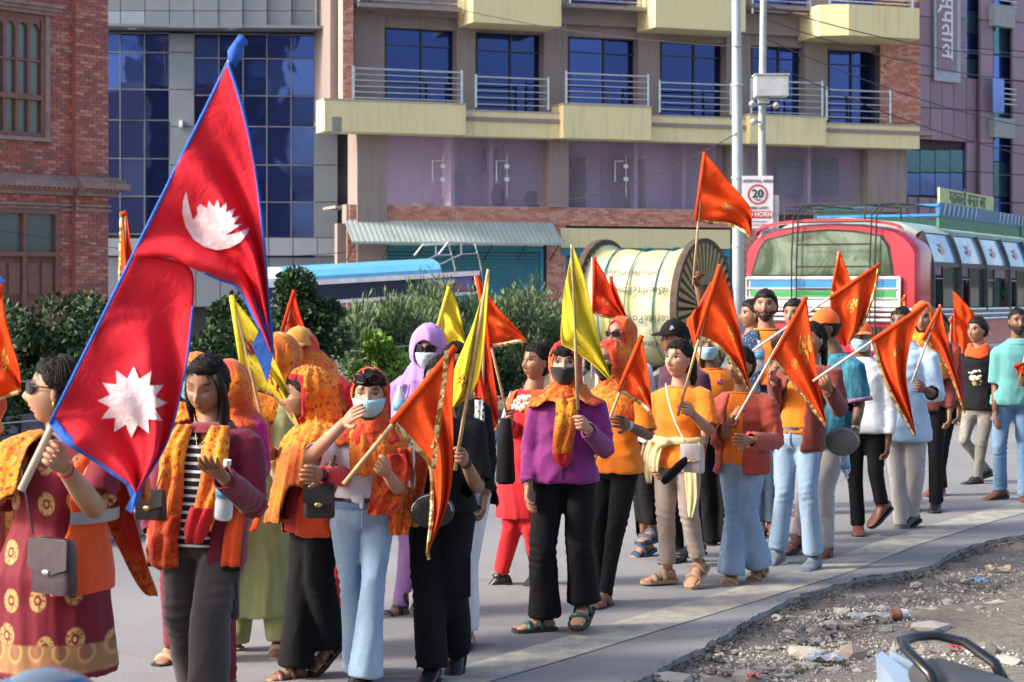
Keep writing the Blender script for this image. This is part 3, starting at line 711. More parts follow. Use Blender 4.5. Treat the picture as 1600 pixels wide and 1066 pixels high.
for (xa, ya, xb, yb, mt) in [(756,232,780,270,'screen'),(706,268,728,290,'screen2'),(876,245,915,325,'door'),(958,248,1008,328,'door'),(1215,245,1310,305,'screen')]:
    u0, u1, z0, z1 = C.rect(xa, ya, xb, yb, 1.2); MB().box((u0,1.2,z0), (u1,1.26,z1)).build('office_board' if mt != 'door' else 'office_door', plain('board_'+mt, {'screen':(.05,.14,.18),'screen2':(.25,.25,.24),'door':(.09,.085,.09)}[mt], .4), C.e)
u, z = C.uz(1190, 262, 1.15); MB().box((u,1.13,z), (u+2.6,1.18,z+.3)).build('office_sign', plain('sign_dark', (.02,.06,.10), .4), C.e)
def text(s, size, mat, parent=None, loc=(0,0,0), rot=(0,0,0), name='lettering', ext=.003, align='CENTER', sx=1, bold=0, res=2):
    c = bpy.data.curves.new(name, 'FONT'); c.body = s; c.size = size; c.extrude = ext; c.align_x = align; c.align_y = 'CENTER'; c.resolution_u = res; c.offset = bold
    to = bpy.data.objects.new('tmp', c); link(to); bpy.context.view_layer.update(); dg = bpy.context.evaluated_depsgraph_get()
    me = bpy.data.meshes.new_from_object(to.evaluated_get(dg)); bpy.data.objects.remove(to); me.name = name
    if mat: me.materials.clear(); me.materials.append(mat)
    if sx != 1:
        for v in me.vertices: v.co.x *= sx
    o = bpy.data.objects.new(name, me); link(o); o.location = loc; o.rotation_euler = rot
    if parent is not None: o.parent = parent
    return o
R90 = (math.pi/2, 0, 0)
text('OFFICE', .2, plain('cyan_print', (.02,.35,.5), .4), C.e, (u+1.3,1.12,z+.15), R90)
# chairs and plants on the office ledge, seen as dark shapes
for px, w_, h_, c in ((783,.45,.7,(.05,.05,.06)),(838,.6,.55,(.05,.05,.06)),(665,.7,.15,(.2,.16,.14)),(1185,.5,.3,(.05,.05,.06))):
    u, z = C.uz(px, 325, .6); b_ = MB(); b_.ell((u,.9,zf+h_*.55), (w_/2,.12,h_*.5)); b_.tube([(u,.9,zf-.05),(u,.9,zf+h_*.3)], .06, 8); b_.ell((u,.7,zf+h_*.2), (w_/2,.3,.08)); b_.build('office_chair', plain('chair_%d' % int(px), c, .7), C.e, smooth=True)
# ground floor
gl = C.uz(840, 352, -.4)[1]
yb_ = C.box('shop_band', M_yel, 877, 358, 1141, 388, -.5, -.3); C.box('shop_band', M_yel, 590, 372, 850, 384, -.42, -.3)
C.box('teal_band', M_tealp, 590, 380, 848, 392, -.37, -.28); C.box('teal_band', M_tealp, 877, 388, 1141, 400, -.37, -.28)
for xa, xb in ((592,848),(879,1139)):
    u0, u1, z0, z1 = C.rect(xa, 390, xb, 520, -.2); z0 = .1; sh = MB(); z = z0
    while z < z1: sh.add([(u0,-.2,z),(u1,-.2,z),(u1,-.235,z+.05),(u0,-.235,z+.05),(u1,-.2,z+.1),(u0,-.2,z+.1)], [(0,1,2,3),(3,2,4,5)]); z += .1
    o = sh.build('shutter_slats', M_shut, C.e, fix=False); o['kind'] = 'stuff'
    MB().box((u0,-.28,.05), (u0+.1,-.15,z1)).build('shutter_guide', M_tealp, C.e); MB().box((u1-.1,-.28,.05), (u1,-.15,z1)).build('shutter_guide', M_tealp, C.e)
MB().box((0,0,0), (C.L,.3,gl)).build('ground_floor_wall', M_taupe, C.e)
# corrugated awning
u0, u1, _, _ = C.rect(546, 345, 875, 380, -1.0); zt, zb = C.uz(700, 346, -.4)[1], C.uz(700, 380, -1.25)[1]; n_ = 120; av = []; af = []
for i in range(n_+1):
    u = u0+(u1-u0)*i/n_; dz = .008*math.sin(i*2.2); av += [(u,-.38,zt+dz),(u,-1.25,zb+.03+dz),(u,-1.25,zb-.04+dz)]
    if i: a = 3*i; af += [(a-3,a,a+1,a-2), (a-2,a+1,a+2,a-1)]
MB().add(av, af).build('corrugated_awning', plain('awning_sheet', (.36,.42,.39), .7, 0, var=.15, scale=1.2), C.e, fix=False)
for i in range(7):
    aw = MB(); u = u0+.1+(u1-u0-.2)*i/6; aw.tube([(u,-.38,zt-.06),(u,-1.2,zb-.02)], .025, 6).tube([(u,-.38,zb-.5),(u,-1.15,zb-.04)], .018, 6); aw.build('awning_bracket', M_dark, C.e)
u, z = C.uz(732, 378, -.45); MB().box((u-.3,-.5,z-.1), (u+.25,-.42,z+.06)).build('small_sign', plain('sign_dark', (.02,.06,.10), .4), C.e)

# ---- building D: mauve cladding with a vertical name sign
D = Fac('mauve_tower', 1376, 62.5, 1640, 68.5, 'mauve panelled tower with tall glass strips and a vertical white name sign', 'building')
M_mauve = [plain('mauve_panel_%d' % i, c, .5, .1, var=.05, scale=1) for i, c in enumerate([(.30,.19,.24), (.33,.215,.265), (.275,.175,.225)])]
MB().box((0,.5,0), (D.L+6,8,16)).build('wall', plain('mauve_joint', (.07,.045,.06), .8), D.e)
holes = [(1414,234,1508,306),(1504,-60,1532,130),(1552,-80,1582,420)]
xs = [1376,1400,1418,1436,1454,1472,1490,1510,1532,1552,1582,1602,1622,1642]; ys = [-60,-15,30,75,122,172,222,268,312,356,400,450]
for i in range(len(xs)-1):
    for j in range(len(ys)-1):
        xc, yc = (xs[i]+xs[i+1])/2, (ys[j]+ys[j+1])/2+(xs[i]-1500)*.06
        if any(h[0]-4 < xc < h[2]+4 and h[1] < yc < h[3] for h in holes): continue
        bow = .15+.35*(2*((xs[i]-1376)/160)-1)**2 if xs[i] < 1532 else .1
        s_ = (xs[i]-1500)*.06
        u0, u1, z0, z1 = D.rect(xs[i], ys[j]+s_, xs[i+1], ys[j+1]+s_, bow)
        MB().box((u0+.015,bow,z0+.015), (u1-.015,bow+.1,z1-.015)).build('cladding_panel', rr.choice(M_mauve), D.e)
for (xa, ya, xb, yb), nx, ny in zip(holes, (4,1,1), (2,5,9)):
    for i in range(nx):
        for j in range(ny):
            u0, u1, z0, z1 = D.rect(xa+(xb-xa)*i/nx, ya+(yb-ya)*j/ny, xa+(xb-xa)*(i+1)/nx, ya+(yb-ya)*(j+1)/ny, .4)
            MB().box((u0+.02,.4,z0+.02), (u1-.02,.43,z1-.02)).build('window_pane', M_glassblue[2] if j % 2 else plain('teal_glass', (.06,.14,.20), .06, .6), D.e)
for (ya, yb) in ((8,42),(185,215)): D.box('balcony_panel', plain('pale_concrete', (.36,.36,.35), .8), 1554, ya, 1586, yb, -.15, .1)
for k in range(4):
    for yy in (0, 145):
        u0, u1, z0, z1 = D.rect(1562, yy-8+k*8, 1588, yy-6+k*8, -.1); MB().tube([(u0,-.1,z0),(u1,-.1,z0)], .02, 6).build('balcony_rail', M_steel, D.e)
D.box('blue_banner', plain('pale_blue_banner', (.20,.33,.75), .6, var=.2, scale=2), 1552, 122, 1569, 176, -.2, -.17)
D.box('sign_board', plain('sign_silver', (.36,.36,.40), .4, .3), 1460, -140, 1501, 128, .05, .12); D.box('sign_face', M_mauve[0], 1465, -140, 1496, 112, .03, .048)
u, z = D.uz(1481, 50, -.02)
text('अन्नपूर्ण अस्पताल', .92, M_wp, D.e, (u,.02,z+2.1), (math.pi/2, math.pi/2, 0), ext=.02, sx=.9, bold=.012)

# opposite side of the street (behind the camera): plain blocks that the glass reflects
for i, (x0, x1, h_, yy, c) in enumerate([(-34,-17,17,-26,(.28,.2,.17)), (-15,-3,23,-30,(.33,.31,.28)), (1,16,15,-28,(.3,.27,.33)), (19,34,21,-32,(.3,.22,.18)), (38,60,14,-28,(.33,.33,.3))]):
    e = empty('house_across_street', (x0, yy, 0), ['brick red block across the street behind the viewer','tall grey block across the street behind the viewer','low lilac block across the street behind the viewer','rust coloured block across the street behind the viewer','low pale block across the street behind the viewer'][i], 'building')
    MB().box((0,-8,0), (x1-x0,0,h_)).build('wall', plain('opposite_%d' % i, c, .8), e)
    wm = MB(); z = 1.2
    while z < h_-2:
        x = 1.0
        while x < x1-x0-1.6: wm.box((x,-.05,z), (x+1.3,.03,z+1.6)); x += 2.6
        z += 3.1
    o = wm.build('window_band', plain('opp_window', (.5,.55,.6), .2), e); o['kind'] = 'stuff'
    MB().box((-.4,-8.4,h_), (x1-x0+.4,.4,h_+.3)).build('roof', M_taupe, e)
# ================================================================== POLES, SIGN, WIRES
M_pole = plain('pole_grey_blue', (.42,.47,.50), .5, .2, var=.1, scale=3)
def at(px, Y): return Vector(((px-800)/F*Y, Y, 0))
e = empty('street_lamp', at(1154, 38), 'thick pale steel street lamp pole left of the speed sign', 'street lamp')
MB().tube([(0,0,0),(-.02,0,4),(-.06,0,9.5)], [.125,.11,.085], 16).build('pole', M_pole, e, autos=40)
for z in (2.6, 4.0, 5.9): MB().tube([(-.01*z/2,0,z),(-.01*z/2,0,z+.05)], .128, 16).build('collar', M_pole, e)
MB().box((-.2,-.2,0), (.2,.2,.05)).build('base_plate', M_pole, e)
MB().tube([(-.06,0,9.4),(-.3,-.6,9.9),(-.6,-1.6,10.1)], .05, 8).build('lamp_arm', M_pole, e); MB().ell((-.65,-1.9,10.08), (.16,.4,.08)).build('lamp_head', M_pole, e)
e = empty('utility_pole', at(1193, 37), 'slim grey pole carrying a grey box and cameras', 'pole')
MB().tube([(-.02,0,0),(-.03,0,5),(.02,0,9.3)], [.085,.075,.06], 14).build('pole', plain('pole_grey_green', (.36,.40,.38), .6, .2), e, autos=40)
zb = CH-(153-HZ)/F*37
bx = MB().box((-.2,-.32,zb), (.46,.1,zb+.42)); o = bx.build('control_box', plain('box_grey', (.46,.48,.50), .5, .1), e); b = o.modifiers.new('b','BEVEL'); b.width = .015
MB().box((-.22,-.34,zb+.421), (.48,.12,zb+.45)).build('box_lid', plain('box_grey2', (.38,.40,.42), .5), e)
MB().box((-.12,-.14,zb-.12), (.1,-.02,zb-.001)).build('bracket', M_pole, e)
for (x, z, r_) in ((-.25,.0,1),(.22,-.03,-1),(-.22,-.35,1)):
    c = MB(); c.tube([(x*.3,-.1,zb-.15+z),(x,-.16,zb-.12+z)], .02, 6).ell((x,-.2,zb-.14+z), (.07,.13,.07), n=12, m=8).tube([(x,-.3,zb-.15+z),(x,-.36,zb-.17+z)], .04, 10); c.build('security_camera', plain('cam_grey', (.3,.31,.33), .4), e, autos=50)
MB().tube([(.02,0,zb+2.1),(.9,-.2,zb+2.45),(1.5,-.35,zb+2.6)], .035, 8).build('side_arm', plain('rust_arm', (.22,.12,.08), .7), e)
# speed sign on its own panel
Ys = 36.6
sg = empty('speed_sign', at(1184, Ys), 'white hospital area sign with a red ringed 20 limit', 'sign')
def zpx(py, Y): return CH-(py-HZ)/F*Y
z0, z1 = zpx(357, Ys), zpx(275, Ys); hw = 24/F*Ys
M_white = plain('sign_white', (.72,.72,.74), .5, var=.03); M_redp = plain('sign_red', (.55,.03,.04), .5, var=.05); M_blk = plain('sign_black', (.03,.03,.035), .5)
MB().box((-hw,0,z0), (hw,.04,z1)).build('board', M_white, sg); MB().tube([(.08,.08,0),(.08,.08,z1-.1)], .035, 10).build('post', M_pole, sg)
MB().box((-hw*.2,.05,z0-.05), (hw+.12,.09,z1-.38)).build('rear_board', plain('sign_back', (.5,.5,.5), .5), sg)
zc_ = zpx(304, Ys); ring = MB(); n = 40; rv = []
for k in range(n):
    t = 2*math.pi*k/n; rv += [(math.cos(t)*.20,-.006,zc_+math.sin(t)*.20),(math.cos(t)*.165,-.006,zc_+math.sin(t)*.165)]
ring.add(rv, [(2*k,(2*k+2)%(2*n),(2*k+3)%(2*n),2*k+1) for k in range(n)]); ring.build('red_ring', M_redp, sg, fix=False)
text('20', .23, M_blk, sg, (0,-.008,zc_+.01), R90, name='limit_number', bold=.006)
text('KM/H', .05, M_blk, sg, (0,-.008,zc_-.11), R90)
text('HOSPITAL AREA', .085, M_blk, sg, (0,-.008,zpx(283, Ys)), R90)
text('SPEED LIMIT', .075, M_blk, sg, (0,-.008,zpx(325, Ys)), R90)
MB().box((-hw+.03,-.006,zpx(341, Ys)), (hw-.03,-.002,zpx(330, Ys))).build('red_bar', M_redp, sg)
text('NO HORN', .13, M_white, sg, (0,-.010,zpx(335.5, Ys)), R90, bold=.004, sx=.9)
text('drive slowly for patients', .035, M_blk, sg, (0,-.008,zpx(346, Ys)), R90); text('drive slowly for patients', .035, M_redp, sg, (0,-.008,zpx(351, Ys)), R90)
# overhead cables
def cable(pts, label, r=.012):
    P_ = [P(*p) for p in pts]; out = []
    a, b = P_[0], P_[-1]
    for i in range(17):
        t = i/16; q = a.lerp(b, t); q.z -= pts[0][2]*0 + (4*t*(1-t))*.35; out.append(q)
    m_ = MB().tube(out, r, 5); o = m_.build('overhead_cable', plain('cable_black', (.03,.03,.03), .6)); o['label'] = label; o['category'] = 'cable'; o['group'] = 'overhead cables'
cable([(820,318,47),(1152,208,37.8)], 'thin cable rising from the office windows to the lamp pole', .011)
cable([(1195,8,37),(1700,90,50)], 'upper cable running from the slim pole towards the mauve tower')
cable([(1195,30,37),(1700,130,50)], 'second cable from the slim pole crossing the right brick corner')
cable([(1195,60,37),(1720,215,48)], 'cable crossing the mauve tower below its name sign')
cable([(1195,95,37),(1720,262,48)], 'lowest cable crossing the mauve tower above the bus sign')
cable([(560,-30,50),(1195,75,37.2)], 'long cable slanting across the upper balconies to the slim pole', .010)
cable([(-40,352,36),(560,392,50)], 'low cable in front of the brick house door', .008)

# ================================================================== CABLE DRUM
Yd = 36.0; cR = at(1100, Yd-.2); RD = 1.36
ax = Vector((.86, -.50, 0)).normalized()      # drum axis
dl = empty('cable_drum', at(1010, Yd), 'large wooden cable drum wrapped in pale printed sheeting', 'cable drum')
Rr = Vector((-ax.y, ax.x, 0)); Uz = Vector((0,0,1))
M_drumw = plain('drum_timber', (.155,.12,.07), .85, var=.3, scale=5, bump=.4); M_drumd = plain('drum_timber_dark', (.075,.05,.035), .85, var=.3, scale=5)
M_slatg = plain('drum_slat_olive', (.30,.27,.13), .8, var=.2, scale=5, bump=.2)
Lc = at(905, 0)*0
cA = at(1098, Yd); cA.z = RD+.02; kx = (944-800)/F
# left flange centre lies back along the axis so that it shows at x = 925
tt = (kx*cA.y-cA.x)/(-ax.x+kx*ax.y); cB = cA - ax*tt
wd_ = (cA-cB).length
for c_, nm in ((cA,1),(cB,0)):
    fl = empty('flange', (0,0,0)); fl.parent = dl
    m_ = MB(); n = 56
    for (r0, r1, a0, a1) in ((RD*.93, RD, -.07, .07), (.0, RD*.36, -.05, .03)):
        rg = []
        for k in range(n):
            t = 2*math.pi*k/n; u_ = Rr*math.cos(t)+Uz*math.sin(t); rg.append([c_+u_*r0+ax*a0, c_+u_*r1+ax*a0, c_+u_*r1+ax*a1, c_+u_*r0+ax*a1])
        v = [q for g_ in rg for q in g_]; f = []
        for k in range(n):
            for j in range(4): f.append((k*4+j, ((k+1)%n)*4+j, ((k+1)%n)*4+(j+1)%4, k*4+(j+1)%4))
        m_.add(v, f)
    m_.build('rim', M_drumd, fl, world=True)
    # radial slats
    ns = 40
    for k in range(ns):
        t = 2*math.pi*(k+.5)/ns; u_ = Rr*math.cos(t)+Uz*math.sin(t); s_ = Uz*math.cos(t)-Rr*math.sin(t); w0, w1 = .018, .052
        q = [c_+u_*(RD*.34)-s_*w0, c_+u_*(RD*.34)+s_*w0, c_+u_*(RD*.94)+s_*w1, c_+u_*(RD*.94)-s_*w1]
        MB().prism([p_-ax*.02 for p_ in q], ax*.085).build('slat', M_slatg, fl, world=True)
    q = [c_+(Rr*math.cos(2*math.pi*k/40)+Uz*math.sin(2*math.pi*k/40))*RD*.95-ax*.03 for k in range(40)]
    MB().prism(q, ax*.012).build('backing_disc', M_drumd, fl, world=True)
    if nm: 
        q = [c_+(Rr*math.cos(2*math.pi*k/6+.3)+Uz*math.sin(2*math.pi*k/6+.3))*RD*.24+ax*.05 for k in range(6)]
        MB().prism(q, ax*.02).build('hub_sheet', plain('hub_sheet', (.38,.45,.62), .6), fl, world=True)
# sheeting barrel with sagging lumpy top
t = NT('printed_sheet', .55, 0, .4); n1 = t.noise(1.3, 4); c = t.mix(t.ramp(n1, [(.4, 0), (.62, 1)]), (.47,.49,.37), (.52,.48,.20)); t.color(c); t.bump(t.noise(4, 4, dist=1), .4, .05); M_sheet = t.m
bv_ = []; nb_, nr_ = 30, 72
for i in range(nb_+1):
    s_ = i/nb_; c_ = cB.lerp(cA, .03+.94*s_)
    for k in range(nr_):
        th = 2*math.pi*k/nr_; rr_ = RD*.86 - .05*math.sin(math.pi*s_) + .025*math.sin(s_*19+th*2) + .02*noise.noise(Vector((s_*4, math.cos(th)*2, math.sin(th)*2)))
        rr_ += .10*math.exp(-((s_-.03)/.06)**2)*max(0, math.sin(th))
        bv_.append(c_+(Rr*math.cos(th)+Uz*math.sin(th))*rr_)
f = [(i*nr_+k, i*nr_+(k+1)%nr_, (i+1)*nr_+(k+1)%nr_, (i+1)*nr_+k) for i in range(nb_) for k in range(nr_)]
o = MB().add(bv_, f).build('sheet_wrap', M_sheet, dl, smooth=True, world=True)
for s_ in (.22, .48, .76):
    c_ = cB.lerp(cA, s_); MB().tube([c_+(Rr*math.cos(a)+Uz*math.sin(a))*(RD*.86+.012)+ax*.02*math.sin(a*3) for a in [2*math.pi*k/40 for k in range(41)]], .014, 5).build('tie_rope', plain('rope_teal', (.05,.22,.18), .7), dl, world=True)
M_ink = plain('printed_ink', (.12,.12,.09), .7)
def drum_text(s, frac, ang, size):
    c_ = cB.lerp(cA, frac); u_ = Rr*math.cos(ang)+Uz*math.sin(ang)
    if u_.y > 0: u_ = -Rr*math.cos(ang)+Uz*math.sin(ang)
    o = text(s, size, M_ink, dl, name='print', ext=.001); xx = -ax; zz = u_; yy = zz.cross(xx)
    me = o.data
    for v in me.vertices:   # wrap the print round the barrel, upside down
        xl, yl = v.co.x, v.co.y; a = yl/(RD*.86); uu = u_*math.cos(a)+yy*math.sin(a); q = c_+xx*xl+uu*(RD*.86+.035) - Vector(dl.location)
        v.co = q
    return o
for (s, fr_, an, sz) in (('#SterlitePower', .60, .30, .22), ('#SterlitePower', .72, -.16, .22), ('#SterlitePower', .50, .62, .18), ('#SterlitePower', .66, -.6, .22)): drum_text(s, fr_, math.pi-an if Rr.y > 0 else an, sz)
for a in (-.6, .6): 
    q = cA.lerp(cB, .5)+Rr*a*1.1; q.z = 0; MB().box((q.x-1.2,q.y-.1,0), (q.x+1.2,q.y+.1,.14)).build('timber_chock', M_drumw, dl, world=True)

# ================================================================== BLUE TRUCK
tk = empty('tanker_truck', at(590, 33), 'blue roofed truck with white band, navy side and steel rails behind the shrubs', 'truck')
TL = P(395,439,34.0); TR = P(748,419,35.4); td = (TR-TL); tL = td.length; txu = td.normalized(); tk.location = TL; tk.rotation_euler = (0, math.asin(-txu.z), math.atan2(txu.y, txu.x))
M_tb = plain('truck_sky_blue', (.12,.42,.68), .35, .1, var=.06); M_tn = plain('truck_navy', (.016,.026,.06), .7, 0); M_tw = plain('truck_white', (.72,.74,.76), .4)
m_ = MB(); sec = [(-.02,-.05),(-.02,.02),(.12,.14),(.5,.22),(1.2,.23),(1.9,.14),(2.0,-.05)]; pv = [[(x_, y, z) for y, z in sec] for x_ in (.62, tL-.75)]; m_.rings(pv).build('roof_sheet', M_tb, tk)
m_ = MB(); pv = [[(x_, y, z) for y, z in sec] for x_ in (0, .615)]; m_.rings(pv).build('roof_front', M_tw, tk)
MB().box((0,-.05,-.14), (tL,-.0,-.051)).build('white_band', M_tw, tk); MB().box((0,0,-.44), (tL,2.0,-.051)).build('navy_side', M_tn, tk)
MB().box((0,-.04,-.50), (tL,0,-.441)).build('lower_rail', M_tw, tk); MB().box((.1,.1,-1.1), (tL-.2,1.9,-.70)).build('chassis', M_dark, tk)
pan = empty('decal', (0,0,0)); pan.parent = tk
MB().box((tL-1.0,-.012,-.42), (tL-.15,-.001,-.16)).build('decal_patch', plain('decal_blue', (.14,.12,.35), .4), pan)
text('ROYAL NEPAL', .09, M_tw, pan, (tL-.75,-.016,-.21), R90); text('transport', .11, M_tw, pan, (tL-.72,-.016,-.31), R90)
sw = MB()
for k in range(3):
    pts = [(tL-.95+i*.075, -.02-.002*k, -.40+.03*k+.06*math.sin(i*.32+k*.5)) for i in range(11)]; sw.tube(pts, [.003+.014*math.sin(math.pi*i/10) for i in range(11)], 6, flat=.3)
sw.build('swoosh', plain('decal_red', (.6,.06,.10), .4), pan)
ra = MB()
for y in (.1, 1.8):
    ra.tube([(tL-.75,y,.30),(tL-.55,y,.52),(tL-.02,y,.48),(tL+.08,y,.0),(tL+.1,y,-.6)], .02, 6); ra.tube([(tL-.75,y,.1),(tL-.3,y,.28),(tL,y,.28)], .015, 6); ra.tube([(tL-.3,y,.28),(tL-.3,y,.5)], .015, 6)
for x_ in (-.55,-.02): ra.tube([(tL+x_,.1,.5),(tL+x_,1.8,.5)], .018, 6)
ra.build('steel_rails', M_steel, tk)
for x_ in (.7, tL-.9):
    for y in (.02,):
        wz = -TL.z+.48; w_ = MB().tube([(x_,y,wz),(x_,y+.26,wz)], .47, 24).build('wheel', plain('tyre', (.02,.02,.02), .8), tk); MB().tube([(x_,y-.02,wz),(x_,y+.05,wz)], .26, 16).build('rim', M_steel, w_)
MB().box((.1,.1,-TL.z+.5), (tL-.2,1.9,-1.101)).build('frame_rails', M_dark, tk)

# ================================================================== BUS
bus = empty('bus', Vector((5.36, 24.5, 0)), 'red bus seen from behind with blue and green stripes, roof rack and ladder', 'bus')
# local axes: +x from the rear left corner to the near right corner, +y forward along the bus
hd = math.radians(-29); bus.rotation_euler = (-.008, 0, hd)
BW, BL = 2.46, 10.6
M_bred = plain('bus_red', (.50,.025,.055), .25, .1, var=.08, scale=2, coat=.5); M_bwhite = plain('bus_white', (.62,.63,.65), .35, var=.05); M_silver = plain('bus_aluminium', (.55,.56,.58), .3, .7)
M_sblue = plain('bus_stripe_blue', (.03,.22,.50), .35); M_sgreen = plain('bus_stripe_green', (.04,.30,.09), .35); M_roofg = plain('bus_roof_green', (.33,.44,.40), .5, var=.15, scale=2)
t = NT('bus_rear_glass', .06, .3, .8); n1 = t.noise(1.8, 4, dist=1.5); t.color(t.mix(t.ramp(n1, [(.4, 0), (.62, 1)]), (.03,.07,.05), (.17,.25,.21))); M_bglass = t.m  # paler noise patches paint reflections into the glass colour
M_bglass2 = plain('bus_side_glass', (.07,.11,.10), .05, .4); M_rub = plain('rubber_black', (.02,.02,.022), .6)
def sect(z):   # half-section inset of the side as a function of height
    return 0 if z < 2.1 else .22*((z-2.1)/.6)**1.4
# rear shell: outline of the back with rounded shoulders, thick ring
def rear_outline(w_, zt, n=12, z0=.45, inset=0, shoulder=.38):
    pts = [(inset, z0), (inset, 1.7)]
    for k in range(n+1):
        a = math.pi-(math.pi/2)*k/n; pts.append((inset+.20+ shoulder+math.cos(a)*(shoulder+.0) -.2*(1-k/n), zt-.16-shoulder*.9+math.sin(a)*shoulder*.9))
    m2 = len(pts)
    full = pts+[(w_*.32, zt-.125), (w_/2, zt-.105), (w_*.68, zt-.125)]+[(w_-x_, z) for x_, z in reversed(pts)]
    return full
outl = rear_outline(BW, 2.80); 
def bus_sec(y, sc=1.0, dz=0): return [(-BW/2+(x_-BW/2)*sc, y, z*1.0+dz*(z > 1)) for x_, z in outl]
body = MB(); body.rings([bus_sec(.0,.955,-.03), bus_sec(.05,.985,-.01), bus_sec(.14), bus_sec(.60)], cap=True); o = body.build('rear_shell', M_bred, bus, autos=35)
shell2 = MB(); o2 = [(-BW+.02, .5),(-BW+.02,1.50),(-.02,1.50),(-.02,.5)]; shell2.box((-BW+.03,.601,.5), (-.03,BL,1.50)); shell2.build('lower_body', M_bred, bus)
# side pillars / roof
rf = MB(); rp = [(-BW+.17,2.58),(-BW+.45,2.72),(-BW/2,2.79),(-.45,2.72),(-.17,2.58),(-.22,2.54),(-BW+.22,2.54)]
rf.rings([[(x_, y, z) for x_, z in rp] for y in (.601, BL)]); rf.build('roof', M_roofg, bus, autos=50)
# interior dark floor & far side
MB().box((-BW+.05,.7,1.501), (-.06,BL-.1,1.53)).build('cabin_floor', M_dark, bus); MB().box((-BW+.03,.62,1.5), (-BW+.06,BL,2.1)).build('far_side_glass', M_bglass2, bus)
# rear window
def rear_poly(pts, y, d, name, mat, bevel=0):
    o = MB().prism([(x_, y, z) for x_, z in pts], (0, d, 0)).build(name, mat, bus)
    if bevel: b = o.modifiers.new('b', 'BEVEL'); b.width = bevel
    return o
W_ = [(-BW+.13,1.99),(-BW+.24,2.32),(-BW+.34,2.46),(-BW+.75,2.55),(-BW/2,2.58),(-.9,2.56),(-.52,2.50),(-.42,2.36),(-.36,1.99)]
rear_poly([(-BW/2+(x_+BW/2)*1.035, 2.25+(z-2.25)*1.09) for x_, z in W_], -.012, .03, 'window_seal', M_rub, 0); rear_poly(W_, -.022, .02, 'rear_window', M_bglass)
rear_poly([(-BW/2+math.cos(math.pi*i/16)*(BW/2-.2), 2.56+.19*math.sin(math.pi*i/16)**.7) for i in range(17)]+[(-BW/2-math.cos(math.pi*i/16)*(BW/2-.2), 2.53+.18*math.sin(math.pi*i/16)**.7) for i in range(17)], -.08, .14, 'rain_visor', M_bred)
# striped panel
px0, px1 = -BW+.06, -.24
MB().box((px0,-.045,1.56), (px1,.02,1.97)).build('rear_panel', M_bwhite, bus)
MB().box((px0+.05,-.052,1.82), (px1-.05,-.0451,1.915)).build('blue_stripe', M_sblue, bus); MB().box((px0+.05,-.052,1.69), (px1-.05,-.0451,1.775)).build('green_stripe', M_sgreen, bus)
for z in (1.93, 1.795, 1.665, 1.555): MB().box((px0,-.07,z), (px1,-.0521,z+.022)).build('chrome_trim', M_silver, bus)
for x_ in (px0-.012, px1): MB().box((x_,-.07,1.55), (x_+.02,-.046,1.96)).build('chrome_trim', M_silver, bus)
for z in (1.50, 1.43, 1.36): MB().tube([(-BW-.01,-.03,z+.02),(.0,-.03,z+.02)], .028, 8).build('silver_moulding', M_silver, bus)
MB().box((-BW+.1,-.04,.95), (-.1,-.02,1.32)).build('rear_grille', M_bred, bus)
for i in range(6):
    x_ = -.95+i*.12; MB().box((x_,-.06,1.12), (x_+.09,-.041,1.30)).build('vent_slot', M_dark, bus)
MB().box((-BW+.4,-.06,1.0), (-BW+.8,-.041,1.25)).build('tail_lamp', plain('lamp_red', (.5,.02,.02), .2), bus); MB().box((-.62,-.07,.98), (-.25,-.041,1.10)).build('number_plate', M_bwhite, bus)
MB().box((-BW-.02,-.16,.5), (.02,-.045,.8)).build('bumper', M_silver, bus)
# ladder on the back
ld = empty('ladder', (0,0,0)); ld.parent = bus
for x_ in (-1.72, -.62):
    for dx in (0, .07): MB().tube([(x_+dx+.12,.35,2.95),(x_+dx+.10,.02,2.93),(x_+dx+.02,-.12,2.78),(x_+dx,-.13,2.2),(x_+dx,-.12,.7)], .011, 6).build('ladder_rail', M_rub, ld)
for z in (1.2,1.5,1.8,2.1,2.4,2.7): MB().tube([(-1.65,-.125,z),(-.60,-.125,z)], .011, 6).build('ladder_rung', M_rub, ld)
# side: upper skylight panes (curved), lower sliding windows, pillars
np_ = 7; y0_ = .66; dy_ = (BL-y0_-.3)/np_
t = NT('skylight_pane', .12, .2, .7); n1 = t.noise(1.5, 4); t.color(t.mix(t.ramp(n1, [(.42, 0), (.6, 1)]), (.16,.30,.48), (.50,.56,.58))); M_skyl = t.m
M_rib = plain('window_rib', (.06,.06,.065), .5)
def side_x(z): return -.0-sect(z)-.02
for i in range(np_):
    a, b = y0_+dy_*i+.05, y0_+dy_*(i+1)-.05
    zs = [2.18,2.28,2.38,2.48,2.56]; v = []
    for z in zs: v += [(side_x(z), a+.02, z), (side_x(z), b+.0, z)]
    o = MB().add(v, [(2*k,2*k+1,2*k+3,2*k+2) for k in range(len(zs)-1)]).build('skylight_pane', M_skyl, bus, fix=False)
    dq = MB(); yc = (a+b)/2; dq.ell((side_x(2.33)+.012,yc,2.33), (.006,.11,.06)).ell((side_x(2.41)+.012,yc,2.41), (.006,.06,.05)); dq.build('pink_decal', plain('pink_decal', (.75,.40,.45), .5), bus)
    # lower windows: one glazed half, one open half
    mid = a+(b-a)*.42
    if i % 3 != 2: MB().box((-.045,mid,1.56), (-.035,b,2.1)).build('side_window', M_bglass2, bus)
    else: MB().box((-.045,a,1.56), (-.035,mid,2.1)).build('side_window', M_bglass2, bus)
    MB().box((-.05,mid-.015,1.54), (-.02,mid+.015,2.11)).build('window_bar', M_rib, bus)
    MB().tube([(-.03,a,1.95),(-.03,mid,1.95)], .008, 5).build('guard_bar', M_silver, bus)
